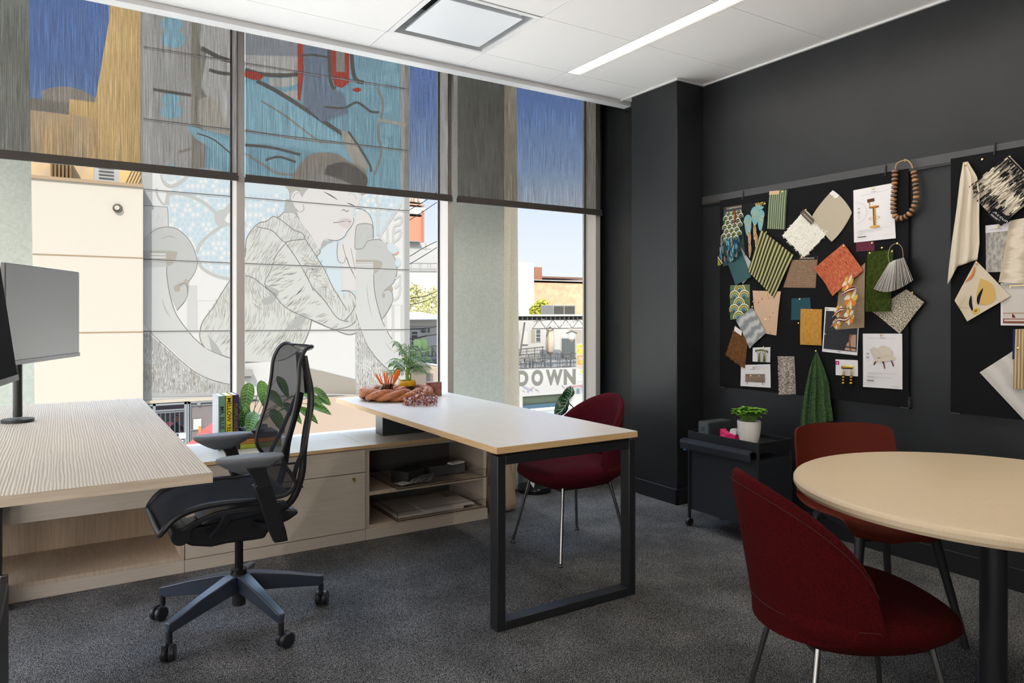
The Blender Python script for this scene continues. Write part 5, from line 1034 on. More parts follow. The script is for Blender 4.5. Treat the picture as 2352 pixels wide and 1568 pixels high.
def philodendron():
    c = Vector((3.30, 4.16, 0)); t = empty('velvet_leaf_plant', c, 0, 'potted plant with large white-veined dark leaves behind the burgundy chair', 'potted plant')
    MB().lathe(c, [(.01, 0), (.10, 0), (.115, .012), (.135, .22), (.138, .24), (.128, .24), (.125, .20), (.01, .20)], 40).build('pot', mat('pot_cream', (.50, .45, .38), .6), t)
    MB().lathe(c, [(.01, .196), (.12, .2), (.01, .205)], 20).build('soil', mat('soil_dark', (.05, .035, .025), .9), t)
    for (px, py, tipx, tipy, Yt, L, W) in ((1303, 915, 1310, 888, 4.0, .0, .0), (1303, 915, 1276, 952, 4.0, 0, 0)):
        j = at(px, py, Y=3.95); tp = at(tipx, tipy, Y=3.93); d = (tp-j); L = d.length*1.12; d.normalize()
        MB().tube(bez(c+Vector((0, 0, .2)), c+Vector((0, -.03, .6)), j+Vector((.05, .05, -.1)), j, 8), .0045, 8).build('stem', STEM, t)
        s_ = Vector((0, -1, 0)).cross(d).normalized(); W_ = L*(.85 if tipy < 900 else .55); n = 14
        lm = MB(); i0 = len(lm.v)
        for k in range(n+1):
            q = k/n; w_ = W_*(sin(pi*min(1, (q*.90+.12)))**.75)*(1 if q < .97 else .25); ctr = j-d*L*.10+d*L*1.1*q+Vector((0, -.03*sin(pi*q), 0))
            for s2 in (-1, -.6, -.25, 0, .25, .6, 1): lm.v.append(ctr+s_*w_*s2*.62+Vector((0, .03*abs(s2)**1.5*w_/W_, 0)))
        for k in range(n):
            for m_ in range(6): a = i0+k*7+m_; lm.face((a, a+1, a+8, a+7))
        lf = lm.build('leaf', GRD, t, smooth=180)
        vn = MB().tube([j+d*L*q+Vector((0, -.03*sin(pi*min(1, (q+.1)/1.1))-.003, 0)) for q in [k/8*.95 for k in range(9)]], .0022, 5)
        for q, sl in ((.0, -.5), (.0, .05), (.06, .3), (.18, .45), (.34, .5), (.5, .55), (.64, .6)):
            for s2 in (-1, 1):
                p0 = j+d*L*q; w_ = W_*.43*(sin(pi*min(1, ((q+.22)*.9+.12)))**.75); p1 = p0+s_*s2*w_+d*L*sl*.55
                vn.tube([p0+Vector((0, -.034, 0)), (p0+p1)/2+Vector((0, -.030, 0))+d*L*.02, p1+Vector((0, -.006, 0))], [.0016, .0013, .0008], 4)
        vn.build('veins', mat('vein_white', (.42, .60, .45), .5), lf)
philodendron()
# ================================================================ ON THE TROLLEY
TT = .5452
t = empty('speaker', (3.31, 2.955, TT), 0, 'small dark grey box speaker with a round eye on the black trolley', 'speaker')
sx1 = 3.215; MB().box((sx1, 2.915, TT), (sx1+.20, 2.995, TT+.082)).build('speaker_body', mat('speaker_dark', (.030, .034, .038), .6, bump=.3, bscale=700), t, bev=.006, seg=3)
MB().box((sx1-.003, 2.919, TT+.004), (sx1+.001, 2.991, TT+.078)).build('front_plate', mat('speaker_front', (.075, .085, .095), .45), t, bev=.001)
MB().cyl((sx1-.006, 2.955, TT+.041), .013, .004, 24, ax='x').cyl((sx1-.0062, 2.955, TT+.041), .008, .003, 20, ax='x').build('eye', mat('eye_steel', (.18, .20, .22), .25, metal=.8), t)
t = empty('plant_mister', (3.39, 2.80, TT), 0, 'round black plant mister with a thin nozzle behind the tape dispenser', 'mister')
mm = mat('mister_black', (.012, .012, .013), .35)
MB().lathe((3.39, 2.80, TT), [(.01, 0), (.032, 0), (.046, .016), (.050, .036), (.042, .056), (.024, .070), (.013, .078), (.012, .085), (.004, .086)], 32).build('bottle', mm, t)
MB().lathe((3.39, 2.80, TT+.084), [(.016, 0), (.017, .012), (.008, .016), (.007, .034), (.004, .036), (.0035, .068), (.006, .070), (.006, .076), (.002, .078)], 18).tube(bez((3.385, 2.80, TT+.106), (3.37, 2.785, TT+.115), (3.36, 2.765, TT+.125), (3.35, 2.75, TT+.126), 6), .0028, 8).tube(arcpts3 if False else [(3.40+.012*cos(a), 2.815+.012*cos(a)*.6, TT+.113+.013*sin(a)) for a in [k*pi/4 for k in range(9)]], .0014, 6).build('pump', mm, t)
t = empty('tape_dispenser', (3.25, 2.775, TT), 0, 'hot pink tape dispenser beside the white plant pot on the trolley', 'tape dispenser')
pk = mat('hot_pink', (.72, .015, .14), .35)
MB().prism([(2.84, TT), (2.84, TT+.052), (2.828, TT+.056), (2.815, TT+.044), (2.79, TT+.034), (2.765, TT+.040), (2.735, TT+.035), (2.73, TT)], 3.225, 3.262, 'x').build('dispenser_body', pk, t, bev=.003)
MB().cyl((3.230, 2.750, TT+.046), .022, .026, 26, ax='x').build('tape_roll', mat('tape_white', (.70, .70, .70), .3), t)
pp = Paint(lambda a, b, l: Vector((3.2243-l, a, b)), .0002); pp.text('POP', 2.822, TT+.016, .008, flat('pink_pale', (.80, .45, .50)), g=lambda a, b: (2.822-a, TT+.016+b)); pp.build('lettering', t)
def potplant():
    c = Vector((3.265, 2.665, TT)); t = empty('herb_pot', c, 0, 'bright green leafy herb in a white diamond-textured pot on the trolley', 'potted plant')
    CP = mat('ceramic_white', (.72, .69, .65), .35)
    b = MB(); n, m_ = 72, 26; pr = cat_rom([(.044, 0, 0), (.050, 0, .010), (.058, 0, .045), (.0625, 0, .085), (.0635, 0, .118)], 6); rings = []
    for j in range(m_+1):
        k = j/m_*(len(pr)-1); i = min(int(k), len(pr)-2); p = pr[i].lerp(pr[i+1], k-i)
        rings.append([(c.x+cos(2*pi*a/n)*(p.x+(.0019 if .05 < j/m_ < .94 else 0)*(sin(a*1.0472*2+j*1.5708)*sin(a*1.0472*2-j*1.5708))), c.y+sin(2*pi*a/n)*(p.x+(.0019 if .05 < j/m_ < .94 else 0)*(sin(a*1.0472*2+j*1.5708)*sin(a*1.0472*2-j*1.5708))), c.z+p.z) for a in range(n)])
    rings += [[(c.x+cos(2*pi*a/n)*r, c.y+sin(2*pi*a/n)*r, c.z+z) for a in range(n)] for r, z in ((.0635, .121), (.059, .121), (.058, .105), (.01, .103))]
    b.loft(rings).build('pot', CP, t, smooth=50)
    r2 = random.Random(8); LG = mat('herb_green', (.08, .26, .01), .45, col2=(.22, .46, .04), scale=40); LY = mat('herb_cream', (.55, .62, .30), .5)
    for k in range(46):
        a = r2.random()*2*pi; r = .052*sqrt(r2.random()); h = .035+.05*r2.random()*(1-.3*r/.05); b0 = c+Vector((cos(a)*r*.5, sin(a)*r*.5, .10)); e = c+Vector((cos(a)*r*1.35, sin(a)*r*1.35, .11+h))
        b = MB(); b.use(LG).tube([b0, (b0+e)/2+Vector((0, 0, .01)), e], .0013, 5)
        for j in range(5):
            aa = a+j*1.35; d = Vector((cos(aa), sin(aa), .25+.4*r2.random())); b.use(LG); leaf(b, e, d, Vector((0, 0, 1)), .038+.012*r2.random(), .026, .5, 5, .9, .15)
            if r2.random() < .4: b.use(LY); leaf(b, e+Vector((0, 0, .0015)), d, Vector((0, 0, 1)), .020, .006, .5, 4, .9, .15)
        b.build('sprig', None, t, smooth=180)
potplant()
# ================================================================ PINBOARDS ON THE DARK WALL
RAIL = mat('rail_dark', (.060, .060, .063), .4, metal=.3)
FELT = mat('board_felt', (.006, .006, .007), .95, spec=.1, col2=(.014, .014, .015), scale=500, bump=.3)
t = empty('picture_rail', (3.69, 1.6, 1.97), 0, 'long slim dark metal hanging rail along the right wall above the pinboards', 'rail')
MB().box((3.683, -.6, 2.008), (3.70, 3.398, 2.056)).build('rail_strip', RAIL, t, bev=.001)
MB().box((3.6835, -.6, 1.996), (3.70, 3.398, 2.0075)).build('rail_lip', mat('rail_lip_black', (.01, .01, .01), .5), t)
XB0 = 3.680
def board(y0, y1, z0, z1, lab, hooks):
    t = empty('pinboard', (3.69, (y0+y1)/2, z0), 0, lab, 'pinboard', 'black felt pinboards on the right wall')
    MB().box((XB0, y0, z0), (3.6995 if False else 3.6825, y1, z1)).build('felt_panel', FELT, t, bev=.0015)
    MB().box((3.6826, y0+.02, z0+.02), (3.6995, y1-.02, 1.994)).build('backing', mat('backing_black', (.01, .01, .01), .8), t)
    b = MB()
    for y in hooks: b.tube([(3.676, y, z1-.02), (3.676, y, z1+.022), (3.684, y, z1+.036), (3.690, y, z1+.036)], .004, 8)
    b.build('hook', mat('hook_black', (.01, .01, .01), .4), t)
    for y, s_ in ((y0, 1), (y1, -1)):
        MB().box((XB0-.003, y-.004 if s_ > 0 else y-.045, z0-.006), (3.699, y+.045 if s_ > 0 else y+.004, z0-.001)).box((XB0-.003, y-.004 if s_ > 0 else y+.001, z0-.006), (3.699, y-.001 if s_ > 0 else y+.004, z0+(.055 if s_ > 0 else .012))).build('corner_clip', RAIL, t)
board(2.000, 3.241, .785, 2.012, 'black felt pinboard crowded with fabric samples, nearer the window', (3.05, 2.12))
board(.55, 1.796, .786, 2.024, 'black felt pinboard with cream samples, cut off by the right edge of the photo', (1.60, .75))
GOLD = mat('pin_gold', (.75, .55, .22), .25, metal=1)
def W(px, py, off=0): return at(px, py, X=XB0-off)
PINN = [0]
def pin(px, py, off, lab=None):
    p = W(px, py, off+.0005); o = MB().lathe((0, 0, 0), [(.0025, 0), (.0052, .0008), (.0056, .0022), (.0040, .0035), (.001, .004)], 14, M=Matrix(((0, 0, -1), (0, 1, 0), (1, 0, 0)))).build('push_pin', GOLD, None, local=True); o.location = p
    tag(o, lab or 'small brass push pin', 'pin', 'brass pins in the board' if not lab else None); return o
def swatch(name, lab, q, m, off=.003, wave=.002, th=.0018, n=12, edge=None, pins=(), shape=None, cat='fabric sample', fuzz=0, curl=.0, paint=None, pinlab=None, group=None):
    P = [W(*c, off) for c in q]; c0 = sum(P, Vector())/4; sd = sum(ord(c) for c in lab)
    t = empty(name, c0, 0, lab, cat, group)
    def fn(u, v):
        if shape: u2, v2 = shape(u, v)
        else: u2, v2 = u, v
        a = P[0].lerp(P[1], u2); b = P[3].lerp(P[2], u2); p = a.lerp(b, v2)
        d = wave*(sin(u2*5+sd)+cos(v2*4+sd*1.7)+1.6)*(.25+v2)+curl*v2*v2
        if fuzz: d += fuzz*(R.random())
        return (p.x-d, p.y, p.z)
    g = MB().grid(n, n, fn, -th); o = g.build('sheet', m, t, smooth=60)
    if paint:
        p = Paint(lambda a, b, l: Vector(fn(a, b))-Vector((l+.0014, 0, 0)), .00022); paint(p); p.build('print', t)
    for k, (px, py) in enumerate(pins): pin(px, py, off+wave*1.3+th+.001, 'brass pin on the '+('armchair ' if 'armchair' in lab else 'bar stool ' if 'bar stool' in lab else '')+' '.join(re.split(r',| with | hung | at | on | in | headed | beside | below | left of | near | behind | hanging | under | right of | from | dotted | over | showing | carrying | printed ', lab)[0].split()[:11]))
    return t, fn
def M2(name, c1, c2, tex='noise', scale=20, stretch=(1, 1, 1), dist=0, lo=.4, hi=.6, bump=.3, detail=3, rough=.9, rotz=0): return mat(name, c1, rough, spec=.15, col2=c2, tex=tex, scale=scale, stretch=stretch, dist=dist, lo=lo, hi=hi, bump=bump, uv=True, detail=detail, rotz=rotz)
def rnd(k=.10):
    def f(u, v):
        x, y = u*2-1, v*2-1; s_ = 1-k*(x*x*y*y); return ((x*s_)+1)/2, ((y*s_)+1)/2
    return f
INK = flat('ink_black', (.02, .02, .02)); INKG = flat('ink_grey', (.35, .35, .35)); PAPER = mat('paper_white', (.70, .68, .69), .6)
# feather and leaf wallpapers
def scal(p, x0, x1, y0, y1, nx, ny, cols, rim, r=1.0):
    for j in range(ny):
        for i in range(nx+1):
            cx = x0+(x1-x0)*(i+(.5 if j % 2 else 0))/nx; cy = y0+(y1-y0)*(j+.9)/ny
            if cx < x0+.01 or cx > x1-.01: continue
            rx, ry = (x1-x0)/nx*.52*r, (y1-y0)/ny*1.0*r
            for k, c in enumerate(cols): q = 1-k/len(cols); p.poly([(min(max(cx+rx*q*cos(a), x0), x1), max(cy-ry*q*abs(sin(a)), y0)) for a in [pi*m/8 for m in range(9)]], c)
TEALD = flat('teal_deep', (.01, .06, .09)); OLIV = flat('olive_gold', (.22, .22, .03)); SKYB = flat('print_skyblue', (.16, .34, .38)); CREAM = flat('print_cream', (.66, .60, .48)); BRN = flat('print_brown', (.28, .12, .03)); MAR = flat('print_maroon', (.13, .015, .02)); ORG = flat('print_orange', (.60, .18, .04)); YLW = flat('print_yellow', (.60, .42, .08)); GRNP = flat('print_green', (.10, .16, .08)); BLUP = flat('print_blue', (.02, .10, .18)); BLKP = flat('print_black', (.012, .012, .014))
def p1(p):
    p.rect(0, 0, 1, .07, flat('header_grey', (.05, .05, .05))).text('CASAMANCE', .16, .048, .026, CREAM, sx=2.0, g=lambda a, b: (.14+a*1.6, .046-b))
    scal(p, .0, .95, .09, .62, 4, 7, [CREAM, TEALD, OLIV, BLKP, SKYB], None, 1.15)
    rr = random.Random(2)
    for k in range(90): x = .07+rr.random()*.80; y = .50+rr.random()*.38; p.stroke([(x, y), (x+rr.uniform(-.03, .03), y+.06), (x+rr.uniform(-.05, .05), y+.1)], .05, (TEALD, BLUP, flat('print_taupe', (.22, .17, .15)), SKYB)[k % 4], taper=True)
    p.stroke([(.70, .08), (.78, .2), (.72, .35)], .10, MAR, taper=True).stroke([(.72, .10), (.76, .2), (.74, .3)], .03, BRN, taper=True)
    p.poly([(0, .86), (.16, .99), (0, .99)], OLIV).stroke([(.0, .84), (.2, .97)], .02, CREAM)
swatch('wallpaper_sample', 'teal and olive feather-print wallpaper sample headed CASAMANCE at the board corner', [(1663, 476), (1712, 468), (1713, 600), (1660, 612)], mat('wp_dark', (.02, .045, .06), .6), .003, .0008, paint=p1, pins=[(1671, 488)], cat='wallpaper sample')
def p2(p):
    for (x, y, rx, ry) in ((.55, .25, .20, .17), (.25, .40, .20, .18), (.82, .38, .17, .20), (.80, .05, .25, .10)):
        p.poly([(x+rx*cos(a)*(1 if sin(a) < 0 else .75), y+ry*sin(a)*(1 if sin(a) < 0 else 1.35)) for a in [2*pi*k/20 for k in range(20)] if 0 <= x+rx*cos(a) <= 1.02 and y+ry*sin(a) >= 0], SKYB)
        for k in range(14): p.disc(min(.97, x+rx*.7*cos(k*2.4)*(k/14)**.5), max(.03, y+ry*.7*sin(k*2.4)*(k/14)**.5), .014, .022, YLW, 6)
    for (x, y) in ((.30, .70), (.55, .62), (.30, .92), (.62, .80)): p.stroke([(x, y-.16), (x+.04, y), (x, y+.16)], .13, CREAM, taper=True).stroke([(x, y-.15), (x+.04, y), (x, y+.14)], .10, BRN, taper=True).stroke([(x+.01, y-.10), (x+.03, y), (x, y+.08)], .05, flat('print_tan', (.50, .28, .12)), taper=True)
swatch('wallpaper_sample', 'leaf-print wallpaper sample in pale blue and brown beside the feather print', [(1703, 469), (1761, 462), (1757, 560), (1712, 592)], BLKP, .0065, .0008, paint=p2, pins=[(1757, 468)], cat='wallpaper sample')
swatch('fabric_sample', 'narrow sage-green ribbed tweed sample with a tan label hanging at the top', [(1768, 439), (1809, 436), (1804, 527), (1761, 525)], M2('sage_tweed', (.055, .085, .045), (.26, .31, .20), 'wave', 2.6, (1, .12, 1), 1.0, .3, .7), .003, .0035, n=16, pins=[(1797, 440)], paint=lambda p: p.rect(.0, .0, .58, .10, flat('tan_tag', (.50, .36, .22))))
swatch('fabric_sample', 'cream coarse-weave cloth sample hung by its corner with a white tag', [(1914, 431), (1962, 487), (1913, 562), (1865, 496)], M2('oatmeal', (.40, .34, .25), (.56, .50, .40), scale=140, bump=.6), .003, .004, n=16, shape=rnd(.1), pins=[(1911, 449)], paint=lambda p: p.poly([(0, 0), (.30, 0), (.30, .10), (.22, .16), (0, .16)], PAPER))
# white shaggy square
def fur(name, lab, q, m1, m2_, off, L, N, seed, cat='fabric sample', pins=(), extra=None):
    P = [W(*c, off) for c in q]; c0 = sum(P, Vector())/4; t = empty(name, c0, 0, lab, cat); rr = random.Random(seed)
    def pt(u, v): return P[0].lerp(P[1], u).lerp(P[3].lerp(P[2], u), v)
    MB().grid(10, 10, lambda u, v: pt(u, v)-Vector((.004, 0, 0)), -.003).build('hide', m1, t)
    b = MB()
    for k in range(N):
        b.use((m1, m2_)[k % 2]); u, v = rr.random(), rr.random(); p = pt(u, v)-Vector((.005, 0, 0)); a = rr.uniform(0, 2*pi); l = L*rr.uniform(.6, 1.2); d = Vector((-rr.uniform(.1, .4), cos(a), sin(a)*.8-.35)).normalized(); s_ = d.cross(Vector((1, 0, 0))).normalized()*L*.13
        b.quad(p-s_, p+s_, p+d*l*.6+s_*.7+Vector((0, 0, -l*.1)), p+d*l+Vector((0, 0, -l*.25)), p+d*l*.6-s_*.7+Vector((0, 0, -l*.1)))
    b.build('pile', None, t, smooth=None)
    if extra: extra(t, pt)
    for k, (px, py) in enumerate(pins): pin(px, py, off+.012, 'brass pin in the '+lab.split(' with ')[0])
def whtag(t, pt):
    MB().quad(pt(0, 0)-Vector((.020, 0, 0)), pt(.50, .0)-Vector((.020, 0, 0)), pt(.50, .15)-Vector((.020, 0, 0)), pt(0, .15)-Vector((.020, 0, 0))).build('tag', mat('tag_brown', (.055, .03, .02), .6), t)
    p = Paint(lambda a, b, l: pt(a, b)-Vector((.0203+l, 0, 0)), .0002); p.text('CASAMANCE', .08, .1, .05, CREAM, g=lambda a, b: (.06+a, .105-b)); p.build('lettering', t)
fur('shaggy_sample', 'white shaggy pile sample with a brown CASAMANCE tag, hung as a diamond', [(1850, 481), (1902, 534), (1848, 590), (1799, 540)], mat('shag_white', (.86, .83, .75), .95), mat('shag_cream', (.90, .88, .80), .95), .003, .016, 1500, 3, pins=[(1851, 482)], extra=whtag)
def stool(p):
    g1 = flat('stool_gold', (.55, .27, .04)); g2 = flat('stool_shadow', (.10, .05, .03))
    p.stroke([(.20, .135), (.90, .105)], .004, INKG, False).rect(.46, .095, .60, .10, INK)
    p.poly([(.35, .22), (.53, .215), (.535, .275), (.36, .285)], g2).stroke([(.40, .28), (.42, .36)], .02, g1, False).disc(.52, .38, .13, .022, g2).disc(.52, .37, .12, .015, g1).poly([(.49, .39), (.55, .39), (.56, .74), (.50, .74)], g1).poly([(.49, .39), (.52, .39), (.53, .74), (.50, .74)], g2)
    p.stroke([(.38, .59), (.45, .61), (.58, .61), (.66, .58), (.58, .56), (.45, .565), (.38, .59)], .008, g1).disc(.53, .745, .13, .022, g1).disc(.53, .74, .11, .013, flat('stool_gold2', (.66, .40, .10)))
    p.stroke([(.05+.27*sin(a)+.02, .45-.20*cos(a)) for a in [k*pi/12 for k in range(13)]], .005, INKG, True)
    p.rect(.12, .36, .17, .38, INKG).rect(.11, .43, .18, .45, INKG).stroke([(.14, .45), (.15, .58)], .006, INKG, False)
    for y, x1 in ((.795, .9), (.815, .7), (.84, .72), (.865, .20), (.885, .30)): p.stroke([(.11, y), (x1, y-.02)], .004, INKG, False)
    p.rect(.11, .905, .32, .92, INK).stroke([(.72, .93), (.95, .92)], .004, INKG, False)
swatch('product_sheet', 'white product sheet showing a gold bar stool, beside the wooden beads', [(1960, 437), (2052, 420), (2058, 547), (1962, 557)], PAPER, .003, .001, pins=[(2005, 433)], paint=stool, cat='printed sheet')
swatch('leather_sample', 'burgundy leather sample peeping out below the bar stool sheet', [(1966, 556), (2008, 553), (2009, 575), (1967, 578)], M2('burgundy_leather', (.085, .012, .028), (.12, .02, .04), scale=8, rough=.4), .0015, .0005, n=4, pins=[(2003, 558)], cat='leather sample')
# olive boucle
swatch('fabric_sample', 'large olive and gold horizontally ribbed boucle sample hung crooked', [(1748, 527), (1823, 586), (1777, 684), (1720, 622)], M2('olive_rib', (.035, .035, .012), (.42, .40, .20), 'wave', 3.4, (1, .12, 1), 2.2, .30, .85, bump=.8, detail=5, rotz=0), .012, .004, th=.004, n=24, pins=[(1760, 533)])
def pages(p): p.poly([(.02, .0), (.98, .0), (.98, .98), (.02, .98)], flat('page_pale', (.46, .50, .48)))
swatch('swatch_card', 'pale grey cards fanned out behind the dark teal card', [(1701, 568), (1737, 619), (1706, 652), (1690, 600)], flat('card_grey', (.34, .37, .36)), .008, .001, th=.003, cat='card')
swatch('swatch_card', 'dark teal card with a brass pin on the left of the board', [(1665, 588), (1700, 569), (1725, 636), (1690, 655)], mat('teal_card', (.004, .06, .065), .55), .014, .001, th=.002, pins=[(1698, 576)], cat='card')
def basket(p):
    p.rect(0, 0, 1, .12, BLKP).text('CASAMANCE', .3, .09, .045, CREAM, g=lambda a, b: (.30+a*1.5, .095-b)); rr = random.Random(4)
    for j in range(12):
        y = .15+j*.068
        for i in range(15):
            x = .02+i*.066+(.033 if j % 2 else 0); m = (CREAM, flat('straw_tan', (.45, .28, .15)), flat('straw_brown', (.22, .12, .07)), flat('straw_pink', (.56, .40, .28)))[rr.randrange(4)]
            if x < .93: p.stroke([(x, y+(.022 if (i+j) % 2 else -.012)), (x+.07, y+(-.012 if (i+j) % 2 else .022))], .038, m, False, keep=True, taper=True)
    p.k += 1
swatch('wallpaper_sample', 'straw-braid print sample with a black CASAMANCE header in the board middle', [(1822, 588), (1878, 587), (1873, 661), (1799, 660)], flat('straw_ground', (.22, .14, .09)), .004, .0008, th=.004, paint=basket, pins=[(1842, 592)], cat='wallpaper sample')
swatch('fabric_sample', 'brick-orange brushed cloth sample folded in two, hung by one corner', [(1938, 559), (1983, 621), (1916, 680), (1874, 618)], M2('brick_cloth', (.30, .055, .025), (.58, .17, .085), scale=7, stretch=(1, 9, 1), bump=.4), .016, .006, th=.003, n=20, pins=[(1938, 565)])
swatch('fabric_sample', 'back flap of the orange cloth showing brown below it', [(1940, 566), (1982, 626), (1912, 679), (1890, 640)], M2('brick_back', (.25, .07, .03), (.40, .14, .07), scale=9), .010, .003, n=8)
def floral(p):
    rr = random.Random(6)
    for k in range(260): x, y = rr.random(), rr.random(); p.disc(x, y, .012, .006, (CREAM, BRN, INKG, YLW)[k % 4], 5)
    for (x, y, r) in ((.74, .50, .26), (.30, .62, .17), (.62, .20, .22), (.26, .88, .15), (.72, .80, .20)):
        for k in range(9): a = 2*pi*k/9; p.stroke([(min(x, .98), y), (min(.99, max(.01, x+r*.6*cos(a+.2))), y+r*.5*sin(a+.2)), (min(.99, max(.01, x+r*cos(a))), min(.99, max(.01, y+r*.6*sin(a))))], .085, (YLW, ORG, CREAM)[k % 3], taper=True)
        p.disc(x, y, .035, .025, ORG, 8)
    for q in ([(.05, .95), (.3, .80), (.6, .84), (.95, .76)], [(.1, .72), (.35, .62), (.6, .66)], [(.4, .32), (.7, .34), (1.0, .40)], [(.6, .05), (.9, .12)]): p.stroke(q, .07, MAR, taper=True).stroke(q, .025, CREAM, taper=True)
swatch('fabric_sample', 'folded floral cloth in rust, gold and maroon below the orange cloth', [(1926, 665), (1987, 603), (1985, 752), (1921, 757)], flat('floral_ground', (.30, .22, .14)), .007, .0009, th=.004, n=14, paint=floral)
swatch('fabric_sample', 'speckled oatmeal wool square hung as a diamond behind the green velvet', [(2082, 664), (2123, 694), (2068, 766), (2004, 716)], M2('speckle_wool', (.10, .085, .06), (.60, .54, .42), scale=34, lo=.44, hi=.56, bump=.7), .003, .003, th=.004, n=14, pins=[(2095, 672)])
swatch('fabric_sample', 'tall moss-green velvet sample pinned by both top corners', [(1992, 578), (2052, 573), (2048, 715), (1988, 716)], M2('moss_velvet', (.022, .036, .004), (.038, .058, .008), scale=5, stretch=(1.4, 3, 1), bump=.2), .010, .004, th=.004, n=16, pins=[(1998, 581)])
# ring of narrow cards
def fan():
    t = empty('card_fan', W(2058, 620, .03), 0, 'fan of narrow white and grey sample cards hanging from a thread loop', 'card set'); rr = random.Random(1); c = W(2062, 592, .02)
    n = 26
    for k in range(n):
        q = k/(n-1); e = W(2011+q*88, 664-20*q*q+10*sin(pi*q), .02); top = W(2046+q*32, 604-12*q, .02); d = e-top; s_ = Vector((.65, .55, 0)).normalized()*.017
        x = Vector((-.0015*k if k < 13 else -.0015*(26-k), 0, 0))-Vector((.012, 0, 0)); g = (.80, .78, .76) if k % 3 else (.48, .42, .36)
        MB().loft([[p+x-s_, p+x+s_, p+x+s_+Vector((0, .0012, 0)), p+x-s_+Vector((0, .0012, 0))] for p in (top, top+d)]).build('card', mat('fan_%d' % (k % 5), tuple(v*(.8+.08*(k % 5)) for v in g), .6), t)
    loop = [W(2043, 604, .02), W(2040, 585, .03), W(2046, 566, .022), W(2060, 559, .006), W(2071, 568, .022), W(2074, 585, .03), W(2074, 596, .02)]
    MB().tube(cat_rom(loop, 5), .0012, 6).build('thread_loop', flat('thread_tan', (.45, .38, .26)), t); pin(2061, 559, .004, 'brass pin carrying the loop of narrow sample cards')
fan()
def p15(p): scal(p, 0, 1, 0, 1, 2.0001 and 2, 5, [CREAM, GRNP, YLW, GRNP, SKYB, BLUP, BRN], None, 1.15)
swatch('wallpaper_sample', 'blue and green fan-pattern wallpaper sample below the teal card', [(1677, 655), (1722, 653), (1723, 731), (1677, 734)], GRNP, .003, .0005, paint=p15, pins=[(1697, 663)], cat='wallpaper sample')
def studs(p):
    rr = random.Random(12)
    for k in range(34):
        x, y = rr.random(), rr.random()
        if x > .45 or y < .3: p.disc(x, y, rr.uniform(.012, .03), rr.uniform(.009, .022), (GOLD, BRN)[k % 2], 8)
swatch('leather_sample', 'peach leather sample dotted with metal studs under the olive boucle', [(1729, 667), (1794, 669), (1784, 770), (1738, 762)], mat('peach_leather', (.52, .34, .22), .5, bump=.2, bscale=60), .004, .004, n=14, paint=studs, pins=[(1760, 674)], cat='leather sample')
swatch('fabric_sample', 'small square teal cloth sample behind the ochre one', [(1818, 685), (1861, 683), (1863, 733), (1817, 735)], M2('teal_cloth', (.012, .055, .075), (.03, .09, .115), scale=60), .003, .001, n=6, pins=[(1837, 687)])
swatch('fabric_sample', 'ochre-yellow felt sample left of the dark rug print', [(1839, 709), (1888, 710), (1887, 793), (1838, 791)], M2('ochre_felt', (.42, .21, .035), (.50, .26, .055), scale=9), .007, .0025, n=12, pins=[(1864, 712)])
pin(2049, 577, .016, 'brass pin at the right top corner of the moss velvet'); pin(1841, 590, .014, 'brass pin at the bottom tip of the white shaggy sample'); pin(1834, 742, .001, 'lone brass pin in the felt left of the ochre sample'); pin(2026, 569, .001, 'lone brass pin in the felt between the burgundy leather and card fan')
def rug(p):
    G = flat('rug_charcoal', (.035, .035, .04)); PK = flat('rug_pink', (.42, .29, .22)); p.rect(.04, .08, .98, .93, G)
    p.rect(.04, .17, .5, .195, CREAM).rect(.04, .49, .98, .51, ORG).rect(.04, .585, .45, .61, CREAM).poly([(.42, .58), (.95, .56), (.96, .92), (.38, .90)], PK).stroke([(.80, .56), (.78, .7), (.82, .92)], .05, flat('rug_rust', (.30, .09, .03))).stroke([(.4, .86), (.7, .84), (.97, .85)], .03, G).stroke([(.40, .62), (.48, .57), (.55, .60)], .03, YLW).rect(.45, .955, .55, .965, INK).disc(.06, .04, .012, .010, INK, 8)
swatch('product_sheet', 'white-edged sheet printed with an abstract charcoal and pink rug', [(1895, 705), (1974, 709), (1970, 816), (1889, 807)], PAPER, .003, .001, paint=rug, cat='printed sheet', pins=[(1899, 709)])
swatch('fabric_sample', 'silver-grey veined sample hanging crooked over the fan-pattern paper', [(1728, 706), (1759, 765), (1723, 800), (1692, 735)], M2('grey_vein', (.22, .24, .25), (.46, .47, .45), 'wave', 2.0, (.5, 1, 1), 5, .2, .9), .011, .003, n=14, pins=[(1728, 704)])
fur('fur_sample', 'rust-brown curly fur sample drooping at the board\'s lower left', [(1689, 748), (1720, 768), (1711, 846), (1668, 815)], mat('fur_rust', (.22, .09, .02), .95), mat('fur_dark', (.085, .035, .012), .95), .004, .012, 1300, 8, extra=lambda t, pt: MB().quad(pt(.08, -.02)-Vector((.016, 0, 0)), pt(.62, .0)-Vector((.016, 0, 0)), pt(.62, .14)-Vector((.016, 0, 0)), pt(.12, .13)-Vector((.016, 0, 0))).build('tag', PAPER, t))
swatch('card', 'small white card carrying two green-handled furniture pulls', [(1729, 798), (1769, 797), (1769, 832), (1729, 830)], PAPER, .003, .0005, n=4, cat='card', pins=[(1754, 797)])
